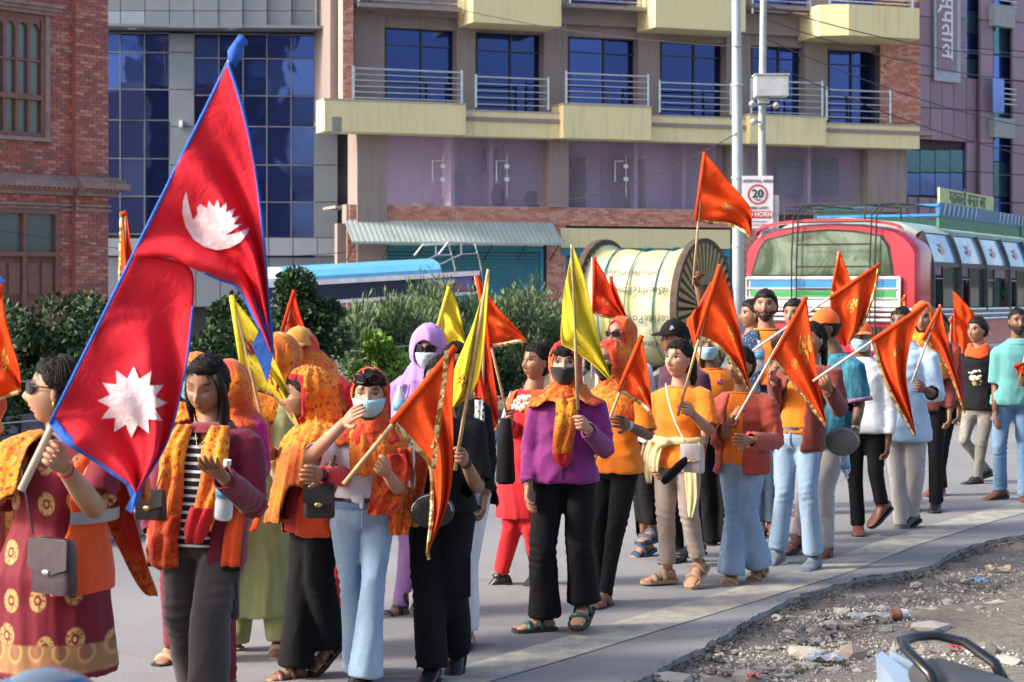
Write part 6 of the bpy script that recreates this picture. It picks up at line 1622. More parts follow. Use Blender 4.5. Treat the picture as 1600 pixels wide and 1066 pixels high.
# ---- carried things
def strap(e, pts, mat, r=.008, name='strap', flat=.4): 
    pts = [Vector(p) for p in pts]; fine = []
    for i in range(len(pts)-1):
        p0 = pts[max(0, i-1)]; p1, p2 = pts[i], pts[i+1]; p3 = pts[min(len(pts)-1, i+2)]
        for q in range(6): t_ = q/6; fine.append(.5*((2*p1)+(p2-p0)*t_+(2*p0-5*p1+4*p2-p3)*t_*t_+(3*p1-p0-3*p2+p3)*t_**3))
    fine.append(pts[-1]); return MB().tube(fine, r, 8, flat=flat).build(name, mat, e, smooth=True, world=True)
def bag(c, R_, F_, w_, h_, d_, mat, label, straps=(), trim=None, flap=True, round_=False, cat='handbag', metal=None, name='handbag'):
    e = empty(name, c, label, cat); U = Vector((0,0,1)); m_ = MB()
    if round_: m_.ell(c, (w_/2, d_/2, h_/2), R_, F_, 24, 16)
    else:
        rg = []
        for z, sx in ((-.5,.94), (-.42,1), (.3,.96), (.5,.86)):
            rg.append([c+U*(z*h_)+R_*(w_/2*sx*math.copysign(abs(math.cos(q))**.35, math.cos(q)))+F_*(d_/2*math.copysign(abs(math.sin(q))**.5, math.sin(q))*(1 if z < .4 else .6)) for q in [2*math.pi*i/24 for i in range(24)]])
        m_.rings(rg)
    o = m_.build('bag_body', mat, e, world=True, autos=50)
    if flap and not round_:
        q = [c+R_*(-w_*.49)+U*(h_*.50)+F_*(d_*.42), c+R_*(w_*.49)+U*(h_*.50)+F_*(d_*.42), c+R_*(w_*.5)+U*(-h_*.02)+F_*(d_*.53), c+R_*(w_*.12)+U*(-h_*.14)+F_*(d_*.54), c+R_*(-w_*.12)+U*(-h_*.14)+F_*(d_*.54), c+R_*(-w_*.5)+U*(-h_*.02)+F_*(d_*.53)]
        MB().prism(q, F_*.007).build('flap', trim or mat, e, world=True)
        MB().ell(c+U*(-h_*.10)+F_*(d_*.56+.008), (.018,.005,.010), R_, F_, 12, 8).build('clasp', metal or plain('gold_metal', (.6,.45,.2), .3, .9), e, world=True, smooth=True)
    if round_: 
        MB().tube([c+R_*(w_*.44*math.cos(a))+U*(h_*.44*math.sin(a)*1)+F_*(d_*.26) for a in [math.pi*i/14 for i in range(15)]], .0035, 5).build('zip', plain('zip_metal', (.4,.4,.4), .4, .7), e, world=True)
    for s_ in straps: strap(e, s_, trim or mat, .007)
    return e
t = NT('bottle_plastic', .08, 0, .5); t.color((.75,.85,.92)); t.b.inputs['Transmission Weight'].default_value = .55; t.b.inputs['IOR'].default_value = 1.2; M_bottle = t.m
def bottle(c, ax_, label, h_=.21, r_=.032):
    e = empty('water_bottle', c, label, 'bottle'); a = Vector(ax_).normalized()
    prof_ = [(-.5,.86), (-.46,1), (-.2,1), (-.17,.92), (-.14,1), (.14,1), (.24,.86), (.36,.42), (.40,.36), (.44,.36)]
    MB().tube([c+a*(h_*t_) for t_, q in prof_], [r_*q for t_, q in prof_], 18).build('bottle_body', M_bottle, e, world=True, smooth=True)
    MB().tube([c+a*(h_*-.12), c+a*(h_*.12)], r_*1.02, 18).build('label_band', plain('bottle_label', (.10,.35,.62), .5, var=.3, scale=60), e, world=True, smooth=True)
    MB().tube([c+a*(h_*.42), c+a*(h_*.50)], r_*.42, 12).build('cap', plain('bottle_cap', (.75,.78,.8), .5), e, world=True)
    return e
# ---- flags
def poly_at(poly, t_):
    L_ = [0]
    for a, c in zip(poly[:-1], poly[1:]): L_.append(L_[-1]+math.hypot(a[0]-c[0], a[1]-c[1]))
    s_ = t_*L_[-1]
    for i in range(len(poly)-1):
        if s_ <= L_[i+1]+1e-9: q = (s_-L_[i])/max(1e-9, L_[i+1]-L_[i]); return (poly[i][0]*(1-q)+poly[i+1][0]*q, poly[i][1]*(1-q)+poly[i+1][1]*q)
    return poly[-1]
def smooth_poly(poly, n=24):
    if len(poly) < 3: return poly
    out = []
    for i in range(len(poly)-1):
        p0 = poly[max(0, i-1)]; p1, p2 = poly[i], poly[i+1]; p3 = poly[min(len(poly)-1, i+2)]
        for q in range(8):
            t_ = q/8; out.append(tuple(.5*((2*p1[c])+(p2[c]-p0[c])*t_+(2*p0[c]-5*p1[c]+4*p2[c]-p3[c])*t_*t_+(3*p1[c]-p0[c]-3*p2[c]+p3[c])*t_**3) for c in (0, 1)))
    out.append(poly[-1]); return out
t = NT('gold_sequin', .25, .7, .6); vv = t.node('ShaderNodeTexVoronoi', {'Vector': t.tc.outputs['Object'], 'Scale': 55.0}).outputs['Color']; sp_ = t.node('ShaderNodeSeparateColor', {'Color': vv}).outputs[0]
t.color(t.mix(t.ramp(sp_, [(.3, 0), (.6, 1)]), (.35,.20,.04), (.90,.72,.38))); t.bump(sp_, .8, .01); M_gold = t.m
def flag_mat(name, c, dk=.85, trans=.25):
    t = NT(name, .75, 0, .2); n = t.noise(6, 4); t.color(t.mix(t.ramp(n, [(.3, 0), (.7, 1)]), mul(c, .90), mul(c, 1.06)))
    t.bump(t.math('ADD', t.noise(13, 4, dist=1.5), t.math('MULTIPLY', t.noise(350, 2), .06)), .35, .02)
    tl = t.node('ShaderNodeBsdfTranslucent', {'Color': (c[0], c[1], c[2], 1)}); mx = t.node('ShaderNodeMixShader', {0: trans}); t.l.new(t.b.outputs[0], mx.inputs[1]); t.l.new(tl.outputs[0], mx.inputs[2])
    t.l.new(mx.outputs[0], t.n['Material Output'].inputs[0]); return t.m
FM = {'orange': flag_mat('saffron_flag', (.80,.085,.012)), 'yellow': flag_mat('yellow_flag', (.80,.66,.05)), 'red': flag_mat('red_orange_flag', (.66,.045,.012)), 'nred': flag_mat('crimson_flag', (.82,.03,.055), trans=.3), 'nblue': flag_mat('blue_border', (.05,.16,.62), trans=.15), 'nwhite': flag_mat('white_emblem', (.80,.66,.72), trans=.1)}
M_bamboo = plain('bamboo_pole', (.50,.36,.20), .6, var=.2, scale=14, bump=.1); M_polewhite = plain('pale_pole', (.60,.54,.46), .5, var=.1)
M_glyph = plain('gold_print', (.60,.30,.05), .5, .2, var=.2); M_glyphr = plain('red_print', (.45,.03,.02), .7)
class Cloth:
    def __init__(s, e, Y, upper, lower, ripple=.02, nu=46, nv=26, phase=0, mat=None, name='cloth', sag=0.0, dY=0.0, freq=3.2):
        s.up = smooth_poly(upper); s.lo = smooth_poly(lower); s.Y = Y; s.rip = ripple; s.ph = phase; s.e = e; s.dY = dY; s.fr = freq; s.inv = Vector(e.location)
        v = [s.pt(i/nu, jv/nv)-s.inv for i in range(nu+1) for jv in range(nv+1)]
        f = [(i*(nv+1)+jv, i*(nv+1)+jv+1, (i+1)*(nv+1)+jv+1, (i+1)*(nv+1)+jv) for i in range(nu) for jv in range(nv)]
        o = MB().add(v, f).build(name, mat, e, smooth=True, fix=False); t_ = o.modifiers.new('t', 'SOLIDIFY'); t_.thickness = .003; t_.offset = 0; s.o = o
    def px(s, u, v):
        a, c = poly_at(s.up, u), poly_at(s.lo, u); return a[0]*(1-v)+c[0]*v, a[1]*(1-v)+c[1]*v
    def pt(s, u, v, off=0):
        x, y = s.px(u, v); amp = s.rip*min(1, u*3+.08)
        d = amp*(math.sin(v*math.pi*2*s.fr*.5+u*2.5+s.ph)+.5*math.sin(v*math.pi*2*s.fr+u*5+s.ph*2)+.3*math.sin(u*11+v*3+s.ph))
        return P(x, y, s.Y+s.dY*u-d-off)
    def trim(s, edge, w=.022, name='gold_trim', mat=None, t0=0, t1=1):
        """ribbon along the lower (v=1), upper (v=0) or fly edge"""
        vs = []; n = 60
        for i in range(n+1):
            u = t0+(t1-t0)*i/n; v0 = 1 if edge == 'lo' else 0; a = s.pt(u, v0, .004); c = s.pt(u, 1-v0, .004); d = (c-a); d = d.normalized() if d.length > 1e-4 else Vector((0,0,1)); L_ = min(w, (c-a).length+.003)
            vs += [a-s.inv-d*.003, a+d*L_-s.inv]
        o = MB().add(vs, [(2*i, 2*i+1, 2*i+3, 2*i+2) for i in range(n)]).build(name, mat or M_gold, s.e, smooth=True, fix=False); t_ = o.modifiers.new('t', 'SOLIDIFY'); t_.thickness = .009; t_.offset = 0; return o
    def decal(s, meshv, faces, mat, u0, v0, su, sv, rot=0, off=.004, name='print'):
        ca, sa = math.cos(rot), math.sin(rot); vs = []
        for x, y in meshv: xr, yr = x*ca-y*sa, x*sa+y*ca; vs.append(s.pt(min(1, max(0, u0+xr*su)), v0-yr*sv, off)-s.inv)
        return MB().add(vs, faces).build(name, mat, s.e, smooth=True, fix=False)
    def glyph(s, txt, u0, v0, su, sv, rot=0, mat=None, bold=.02):
        c = bpy.data.curves.new('g', 'FONT'); c.body = txt; c.size = 1; c.align_x = 'CENTER'; c.align_y = 'CENTER'; c.resolution_u = 2; c.offset = bold; to = bpy.data.objects.new('tmp', c); link(to); dg = bpy.context.evaluated_depsgraph_get(); dg.update()
        me = bpy.data.meshes.new_from_object(to.evaluated_get(dg)); bpy.data.objects.remove(to)
        v = [(q.co.x, q.co.y) for q in me.vertices]; f = [tuple(p.vertices) for p in me.polygons]; bpy.data.meshes.remove(me); return s.decal(v, f, mat or M_glyph, u0, v0, su, sv, rot)
def flag(name, label, Y, pole, upper, lower, col='orange', ripple=.02, trim='lo', glyphs=(), pole_r=.009, pmat=None, phase=0, dY=0, tip=True, cat='flag', group='small triangular flags carried in the march', hem=True, ttwo=False):
    """pole: (x0,y0,x1,y1) bottom to top in the picture; upper/lower: cloth edges from the hoist to the fly tip"""
    a, c = P(pole[0], pole[1], Y), P(pole[2], pole[3], Y); e = empty(name, a, label, cat, group)
    MB().tube([a-a, (c-a)*.5, c-a], [pole_r, pole_r*.95, pole_r*.8], 10).build('pole', pmat or M_bamboo, e, smooth=True)
    if hem:
        h0, h1 = P(*lower[0], Y)-a, P(*upper[0], Y)-a; MB().tube([h0, h1], pole_r+.005, 10).build('pole_sleeve', FM[col], e, smooth=True)
    cl = Cloth(e, Y, upper, lower, ripple, phase=phase, mat=FM[col], dY=dY)
    if trim:
        for t_ in ([trim] if isinstance(trim, str) else trim): cl.trim(t_)
    for g_ in glyphs: cl.glyph(*g_[:5], rot=g_[5] if len(g_) > 5 else 0, mat=M_glyphr if col == 'yellow' else None)
    return e, cl
# ------------------------------------------------------------------ garment materials
def C_(n, c, **k): return cloth(n, c, **k)
c_maroon = C_('maroon_cloth', (.17,.012,.035)); c_magenta = C_('magenta_cloth', (.36,.012,.16)); c_purple = C_('purple_jacket', (.21,.022,.17), fold=.35); c_black = C_('black_cloth', (.006,.006,.008), sheen=.0); c_dkgrey = C_('charcoal_cord', (.055,.048,.050))
c_white = C_('white_cloth', (.70,.72,.76)); c_orange = C_('orange_tee', (.80,.20,.012)); c_rust = C_('rust_jacket', (.38,.065,.045)); c_brown = C_('brown_cardigan', (.17,.035,.028)); c_red = C_('red_cloth', (.55,.012,.02)); c_green = C_('pale_green_cloth', (.33,.38,.16)); c_beige = C_('beige_trousers', (.36,.29,.25))
c_vest = C_('orange_vest', (.72,.085,.015), fold=.4); c_lilac = C_('lilac_cloth', (.42,.24,.55)); c_pblue = C_('pale_blue_cloth', (.42,.60,.78)); c_teal = C_('teal_polo', (.12,.36,.36)); c_cream = C_('cream_cloth', (.62,.56,.30)); c_grey = C_('grey_jeans', (.17,.165,.15), c2=(.30,.29,.27)); c_stone = C_('stone_trousers', (.42,.40,.40)); c_khaki = C_('khaki_trousers', (.22,.19,.16)); c_ochre = C_('ochre_cap', (.55,.27,.05)); c_capor = C_('orange_cap', (.80,.13,.02)); c_pinkred = C_('dark_pink_shirt', (.25,.03,.05))
d_light = denim('light_denim', (.17,.28,.43), (.31,.43,.57)); d_mid = denim('mid_denim', (.09,.19,.33), (.17,.29,.44)); d_dark = denim('dark_denim', (.03,.05,.09), (.06,.09,.14)); d_blue = denim('sky_denim', (.16,.33,.58), (.28,.46,.68))
t = NT('kurta_gold_motif', .75, 0, .3); sx_ = t.node('ShaderNodeSeparateXYZ', {'Vector': t.tc.outputs['Object']}); xz = t.node('ShaderNodeCombineXYZ', {'X': sx_.outputs[0], 'Y': t.math('MULTIPLY', sx_.outputs[2], .75)}).outputs[0]; vor = t.node('ShaderNodeTexVoronoi', {'Vector': xz, 'Scale': 8.5, 'Randomness': .3}, voronoi_dimensions='2D'); dd = vor.outputs['Distance']
md = t.math('MULTIPLY', t.ramp(dd, [(.10, 0), (.13, 1), (.24, 1), (.28, 0)]), t.ramp(t.noise(90, 3), [(.38, .2), (.5, 1)])); md = t.math('MAXIMUM', md, t.ramp(dd, [(.05, 1), (.07, 0)]))
zc = t.node('ShaderNodeSeparateXYZ', {'Vector': t.tc.outputs['Object']}).outputs[2]
band = t.ramp(zc, [(.545, 0), (.552, 1), (.64, 1), (.647, 0)]); vb = t.node('ShaderNodeTexVoronoi', {'Vector': xz, 'Scale': 13.0, 'Randomness': .15}, voronoi_dimensions='2D').outputs['Distance']
md = t.math('MULTIPLY', md, t.math('SUBTRACT', 1.0, band)); md = t.math('MAXIMUM', md, t.math('MULTIPLY', band, t.ramp(vb, [(.22, .35), (.30, 1), (.42, .5)])))
t.color(t.mix(t.math('MULTIPLY', md, .85), (.16,.008,.022), (.55,.36,.13))); t.bump(t.noise(20, 4), .25, .01); M_kurta = t.m
t = NT('striped_tee', .85, 0, .2); zc = t.node('ShaderNodeSeparateXYZ', {'Vector': t.tc.outputs['Object']}).outputs[2]; st = t.math('SINE', t.math('MULTIPLY', zc, 190.0)); t.color(t.mix(t.ramp(st, [(.45, 0), (.55, 1)]), (.015,.015,.018), (.6,.6,.6))); M_stripe = t.m
t = NT('navy_print_shirt', .8, 0, .2); v1 = t.node('ShaderNodeTexVoronoi', {'Vector': t.co(), 'Scale': 60.0}).outputs['Distance']; t.color(t.mix(t.ramp(v1, [(.2, 1), (.35, 0)]), (.02,.04,.09), (.22,.30,.40))); M_navyp = t.m
t = NT('teal_ethnic_shirt', .8, 0, .2); v1 = t.noise(30, 4, t.co((1,1,.2))); t.color(t.mix(t.ramp(v1, [(.4, 0), (.6, 1)]), (.02,.10,.17), (.05,.22,.30))); M_tealp2 = t.m
M_maskb = cloth('blue_mask', (.36,.62,.74), weave=200, fold=.1); M_maskk = cloth('black_mask', (.02,.02,.022), weave=200, fold=.1); M_maskw = cloth('pale_mask', (.55,.66,.68), weave=200, fold=.1)
M_leatherk = plain('black_leather', (.018,.016,.018), .35, var=.2, scale=30, bump=.2); M_leatherp = plain('dark_purple_leather', (.045,.03,.045), .35, var=.15, scale=30, bump=.15); M_leatherb = plain('brown_leather', (.16,.055,.035), .45, var=.2); M_tan = plain('tan_leather', (.40,.26,.17), .6); M_greybag = plain('grey_bag_leather', (.13,.125,.115), .5, var=.15, bump=.2)
M_sneak = plain('grey_sneaker', (.15,.18,.23), .7, var=.35, scale=25); M_wsole = plain('white_sole', (.62,.62,.62), .6); M_gsand = plain('green_gold_sandal', (.03,.10,.08), .4, .2, var=.5, scale=60); M_shoeg = plain('grey_suede', (.13,.13,.11), .9)
M_wbag = NT('white_quilted', .6); vq = M_wbag.node('ShaderNodeTexChecker', {'Vector': M_wbag.co((1,1,1), (0,.785,0)), 'Scale': 90.0}).outputs['Fac']; M_wbag.color(M_wbag.mix(M_wbag.math('MULTIPLY', vq, .35), (.62,.58,.56), (.25,.22,.22))); M_wbag = M_wbag.m
def shoes(b, mat, kind='shoe', sole=None, grow=.008):
    for s_ in 'LR': shoe(b, s_, mat, kind, sole, grow)
UP = Vector((0,0,1))
def band(b, s_, t0, w_, mat, name='wristband', r=.029):
    E, W = b.j['e'+s_], b.j['w'+s_]; a = E.lerp(W, t0); d = (W-E).normalized(); MB().tube([a, a+d*w_], r*b.k, 16).build(name, mat, b.e, smooth=True, world=True)
def logo_print(b, u, t_, w_, mat, n=7, name='chest_print'):
    m_ = MB(); rn = random.Random(3)
    for i in range(n):
        c = front(b, u+rn.uniform(-w_, w_), t_+rn.uniform(-.1, .1)*w_/.08, .024*b.k); m_.ell(c, (rn.uniform(.01,.03)*w_/.06, .003, rn.uniform(.008,.02)*w_/.06), b.R, b.F, 10, 6)
    return m_.build(name, mat, b.e, world=True, smooth=True)

# ================================================================== THE MARCHERS (left to right)
# -- shawled person at the left edge
b = make_person('edge', 7.2, 1.52, -55, 'person at the left edge in a yellow orange printed shawl', yaw=60, head=(-50,640), skin='mid', build=1.1)
hood(b, SH_ora, drape=.3); cape(b, SH_yel, z_end=.0); trousers(b, c_red); shoes(b, M_leatherk); kurta(b, c_red, hemz=.5); EDGE = b

# -- woman with sunglasses carrying the national flag
b = make_person('kurta', 6.6, 1.62, 85, 'woman in dark sunglasses and gold patterned maroon kurta gripping the large two pointed flag', yaw=32, hyaw=82, head=(86,612), skin='light', build=1.22,
    J=dict(neck=(102,692), hip=(80,893), sL=(28,722), sR=(168,722), eR=(146,792,.12), wR=(97,727,.34), eL=(-10,800), wL=(-5,880)), hands=('relax','grip'), pole={'R': (33,766,372,60)}, hpitch=-3)
MK = b
kurta(b, M_kurta, hemz=.52, w=(.195,.17), sleeve='half', amp=.006, vneck=.07); trousers(b, c_maroon, r=(.10,.085,.08,.075)); shoes(b, M_tan, 'sandal')
top(b, c_vest, 'safety_vest', 'none', add=.036, hem=-.12, amp=.007, cutf=lambda u, f, t_: (u < .15+.01*t_) & (f > -.05)); 
m_ = MB(); m_.rings([ell_ring(b, .40, .142, .112, 30, .048), ell_ring(b, .49, .140, .110, 30, .048)], cap=False); 
R_np = np.array(b.R); o = m_.build('reflective_strip', plain('reflective_grey', (.30,.33,.36), .4, .3), b.e, world=True, smooth=True, fix=False)
bm = bmesh.new(); bm.from_mesh(o.data); fr_ = [v for v in bm.verts if (v.co+b.base-tpoint(b, .26)).dot(b.F) > -.05 and (v.co+b.base-tpoint(b, .26)).dot(b.R) < .165]; bmesh.ops.delete(bm, geom=fr_, context='VERTS'); bm.to_mesh(o.data); bm.free()
cape(b, SH_yel, 'shawl', z_end=.55, w=(.235,.17), amp=.016, add=.040, cutfn=lambda u, f, z: ((u > .02) & (f > -.02) & (z < .02)) | ((u > .10) & (f > -.10)), freq=44)
ribbon(b, [front(b, -.17, .93, .06), front(b, -.12, .75, .085), front(b, -.19, .60, .08)], [.16,.26,.22], SH_yel, amp=.012, name='shawl_fold')
ribbon(b, [P(172,716,6.75), P(182,770,6.72), P(196,830,6.72), P(218,885,6.75), P(240,930,6.78)], [.10,.14,.13,.11,.05], SH_red, amp=.01)
hair(b, 'bun', vol=1.15); glasses(b, zc=.014, big=1.15); m_ = MB(); m_.ell(hw(b, .058, .01, .03), (.004,.004,.004)); 
for sg in (1,): MB().ell(hw(b, sg*.083, -.006, -.042), (.006,.006,.012)).build('earring', M_gold, b.e, smooth=True, world=True)
MB().tube([b.j['wR'].lerp(b.j['eR'], q) for q in (.08,.10)], .031, 14).build('red_thread', c_red, b.e, world=True)
bag(P(85,884,6.30), b.R, b.F, .185, .185, .06, M_leatherp, 'dark purple flap handbag hanging on the maroon kurta', straps=[[P(52,835,6.28), P(44,790,6.30), P(36,745,6.36), P(34,705,6.55)]], metal=plain('silver_metal', (.6,.6,.6), .3, .9))

# -- girl with long hair looking down
b = make_person('longhair', 7.6, 1.62, 318, 'long haired woman looking down in maroon shirt, striped top and charcoal cargo trousers', yaw=18, hyaw=16, hpitch=20, htilt=-4, head=(322,603), skin='mid',
    J=dict(neck=(333,680), hip=(318,842), sL=(272,700), sR=(388,693), eR=(398,792,.06), wR=(345,742,.27), eL=(246,785,.0), wL=(238,838,.0), kL=(286,958), aL=(318,1105,-.15), kR=(330,955,.1), aR=(322,1140,.15)), hands=('relax','open'), closed=True)
trousers(b, c_dkgrey, r=(.098,.095,.10,.115), amp=.008); shoes(b, M_leatherk); top(b, M_stripe, 'striped_top', 'none', hem=-.05, vneck=.16, amp=.003)
o = top(b, c_maroon, 'open_shirt', 'long', add=.022, hem=-.22, open_=(.075,.085), amp=.009, puff=1.0)
collar(b, c_maroon)
ribbon(b, [front(b, -.09, 1.02, .05), front(b, -.10, .8, .06), front(b, -.105, .5, .06), front(b, -.11, .2, .06)], [.07,.11,.12,.13], SH_yel, amp=.010)
ribbon(b, [front(b, -.11, .24, .063), front(b, -.108, .1, .063), front(b, -.105, -.02, .063), front(b, -.10, -.02, .06)-UP*.09], [.13,.135,.13,.12], SH_red, amp=.010)
ribbon(b, [front(b, .075, 1.02, .05), front(b, .085, .8, .055), front(b, .09, .55, .055), front(b, .07, .3, .055), front(b, .06, .12, .06)], [.08,.12,.12,.11,.10], SH_yel, amp=.010)
ribbon(b, [front(b, .058, .32, .068), front(b, .05, .12, .07), front(b, .045, .02, .07)], [.10,.11,.07], c_red, amp=.012)
for (u, nm) in ((.168, 'vest_edge'), (-.17, 'vest_edge')):
    ribbon(b, [front(b, u*.98, .33, .02), front(b, u, .1, .05), front(b, u, .02, .06)-UP*.10], [.06,.09,.09], c_vest, nm)
    ribbon(b, [front(b, u, .02, .062)-UP*.10, front(b, u, .02, .062)-UP*.115], [.092,.092], c_black, 'vest_hem')
cargo = MB()
for (q0, w_, h_) in ((P(352,930,7.48), .055, .10),): cargo.box((q0.x-w_, q0.y-.012, q0.z-h_), (q0.x+w_, q0.y+.03, q0.z+h_)); cargo.box((q0.x-w_-.006, q0.y-.02, q0.z+h_*.55), (q0.x+w_+.006, q0.y+.03, q0.z+h_+.008))
o = cargo.build('cargo_pocket', c_dkgrey, b.e, world=True); bv = o.modifiers.new('b','BEVEL'); bv.width = .012; bv.segments = 3
hair(b, 'long', hairline=.076, fall=[[((.055,.02,.07), .030), ((.078,.02,.0), .030), ((.082,.02,-.08), .034), ((.075,.05,-.16), .036), ((.055,.10,-.25), .034), ((.030,.155,-.36), .026), ((.01,.17,-.44), .012)], [((-.06,.02,.06), .026), ((-.074,.01,-.02), .026), ((-.078,.0,-.10), .026), ((-.075,-.01,-.17), .02)], [((0,-.08,.03), .06), ((.0,-.09,-.08), .066), ((.01,-.08,-.20), .06), ((.02,-.07,-.32), .04)]])
strap(b.e, [hw(b, -.05, .03, -.12), front(b, -.02, .90, .022), front(b, .0, .84, .026), front(b, .02, .90, .022), hw(b, .05, .03, -.12)], M_gold, .003, 'necklace')
bottle(P(352,765,7.30), (.1,-.15,1), 'water bottle tucked under the long haired woman\'s forearm', .24, .036)
bag(P(236,788,7.35), b.R, b.F, .13, .12, .05, M_leatherk, 'black handbag behind the tip of the large flag', straps=[[P(244,765,7.4), P(255,735,7.42)]])

# -- behind her: masked orange hood, magenta tunic
b = make_person('peek', 9.3, 1.58, 296, 'masked person in an orange hood half hidden behind the long haired woman', yaw=20, head=(303,592), skin='mid', group=None)
hood(b, SH_yel); mask(b, M_maskb); kurta(b, c_magenta, hemz=.55); trousers(b, c_maroon, r=(.08,.07,.07,.07)); shoes(b, M_tan, 'sandal')
b = make_person('magenta', 8.55, 1.52, 334, 'person in a magenta tunic close behind the long haired woman', yaw=25, hyaw=150, head=(356,606), skin='mid', J=dict(neck=(362,645), sR=(400,662), eR=(408,735,.02), wR=(385,730,.15)))
hood(b, SH_ora, drape=.1); kurta(b, c_magenta, hemz=.55, w=(.12,.12)); trousers(b, c_maroon, r=(.08,.07,.06,.05)); shoes(b, M_leatherb, 'sandal')

# -- pale green kurta, holds the yellow flag
pl4 = (422,705,362,461)
b = make_person('green', 9.5, 1.57, 405, 'woman in orange hood and pale green kurta holding up the lettered yellow flag', yaw=62, head=(428,560), skin='dark',
    J=dict(neck=(420,618), hip=(408,768), sL=(395,645), sR=(440,640), eR=(440,745,.12), wR=(424,705,.24), aL=(368,1012), aR=(436,1008), kL=(385,890), kR=(425,890), fL=(70,0), fR=(10,25)), hands=('relax','grip'), pole={'R': pl4})
GREEN = b
trousers(b, c_green, r=(.085,.085,.085,.08), ends=.93); kurta(b, c_green, hemz=.20, w=(.19,.17)); hood(b, SH_yel, drape=.4, face=(.1,.095), fmin=.03, amp=.01); shoes(b, M_tan, 'sandal')
cape(b, SH_yel, z_end=.30, w=(.21,.16), cutfn=lambda u, f, z: (u > .08) & (f > .02) & (z < -.16))
ribbon(b, [P(402,640,9.25), P(400,700,9.22), P(408,780,9.22), P(395,830,9.22)], [.06,.07,.07,.05], c_vest)

# -- ochre cap, wrapped face
b = make_person('ochre', 10.5, 1.63, 498, 'person in ochre cap with face wrapped in orange cloth and dark glasses', yaw=20, hyaw=25, head=(466,548), skin='mid', J=dict(aL=(498,960), aR=(525,975), kL=(505,860), kR=(522,860)))
hood(b, SH_ora, face=(.060,.045), cz=.01, drape=.3); capp(b, c_ochre); glasses(b); mask(b, M_maskw); kurta(b, c_red, hemz=.45); trousers(b, c_red, r=(.085,.08,.075,.07)); shoes(b, M_greybag, 'sandal')

# -- woman in profile under a long orange shawl
b = make_person('profile', 8.9, 1.53, 490, 'woman in profile under a long orange shawl with red edge and black flared trousers', yaw=58, hyaw=76, hpitch=4, head=(473,618), skin='mid',
    J=dict(neck=(498,680), hip=(490,800), sL=(470,700), sR=(530,700), eR=(540,745,.10), wR=(500,742,.30), eL=(455,770), wL=(455,800), kL=(472,905,.05), aL=(464,1042,.05), kR=(500,898), aR=(513,1002,-.15), fL=(60,0), fR=(50,38)), hands=('relax','relax'))
trousers(b, c_black, r=(.092,.085,.10,.12), amp=.006); top(b, c_red, 'red_tunic', 'long', hem=-.24, flare=1.05); top(b, c_vest, 'safety_vest', 'none', add=.030, hem=-.26, open_=(.06,.08), amp=.008)
hood(b, [SH_yel, M_redb], border=1.26, back=.11, drape=.55, amp=.013, dw=1.12, off=.020, wrap=False, face=(.115,.098), fmin=.022)
cape(b, SH_yel, z_end=-.18, w=(.215,.20), amp=.016, add=.03, cutfn=lambda u, f, z: (z < -.25) & (u > .07) & (f > -.02), freq=30)
m_ = MB(); hair(b, 'bun', hairline=.066, top_=.010); shoes(b, M_leatherb, 'sandal'); band(b, 'R', .93, .03, M_leatherk, 'wristwatch')
bag(P(499,782,8.35), Vector((1,0,0)), Vector((0,-1,0)), .14, .155, .06, M_leatherk, 'black flap handbag beside the jeans of the masked girl', straps=[[P(508,755,8.37), P(518,735,8.4), P(524,712,8.5)]])
o = strap(b.e, [P(505,755,8.36), P(512,735,8.4), P(520,715,8.5)], M_gold, .006, 'chain')

# -- girl in blue mask and flared jeans
pl7 = (537,757,712,543)
b = make_person('mask', 8.7, 1.52, 565, 'girl in blue mask, red hood and light flared jeans, hand on cheek', yaw=-4, hyaw=2, hpitch=8, head=(578,616), skin='light',
    J=dict(neck=(580,684), hip=(566,806), sL=(528,700), sR=(630,700), eL=(485,714,.16), wL=(540,659,.20), eR=(628,772,.08), wR=(603,738,.28), kL=(549,905,-.02), aL=(562,1046,-.12), kR=(584,903,.08), aR=(570,1060,.12), fR=(5,0), fL=(10,24)), hands=('flat','grip'), pole={'R': pl7})
MASK = b
trousers(b, d_light, r=(.090,.070,.082,.105), amp=.006, top_t=.17); top(b, c_white, 'white_crop_top', 'half', hem=.22, amp=.006, puff=1.0); shoes(b, M_leatherk)
MB().ell(front(b, -.03, .23, .03), (.03,.02,.022), b.R, b.F).ell(front(b, -.01, .20, .03), (.012,.01,.035), b.R, b.F).build('tied_knot', c_white, b.e, smooth=True, world=True)
mask(b, M_maskb); hair(b, 'bun', hairline=.056, top_=.011); hood(b, [SH_red, M_redb], drape=.15, face=(.072,.100), cz=-.006, amp=.007, off=.014)
cape(b, SH_yel, z_end=.42, w=(.175,.16), amp=.014, add=.022, cutfn=lambda u, f, z: (u < -.105) & (z < .03), freq=34)
ribbon(b, [front(b, .10, .74, .06), front(b, .12, .55, .075), front(b, .11, .35, .08), front(b, .10, .18, .08), front(b, .08, .06, .07)], [.13,.16,.16,.15,.12], SH_red, amp=.010)
ribbon(b, [front(b, .145, .80, .06), front(b, .16, .5, .065), front(b, .17, .2, .065), front(b, .17, .0, .06)-UP*.08], [.10,.12,.12,.08], SH_ora, amp=.012)
glasses(b, zc=.088, fc=-.012, big=1.05)
zf_ = MB(); 
for t_ in (.02,): zf_.tube([tpoint(b, .15)+b.F*.118*b.k, tpoint(b, .03)+b.F*.130*b.k, tpoint(b, -.10)+b.F*.112*b.k], .006, 6)
zf_.build('jeans_fly', d_light, b.e, world=True); MB().rings([ell_ring(b, .12, .152, .114, 26, .012), ell_ring(b, .175, .150, .112, 26, .012)], cap=False).build('jeans_waistband', d_mid, b.e, world=True, smooth=True)

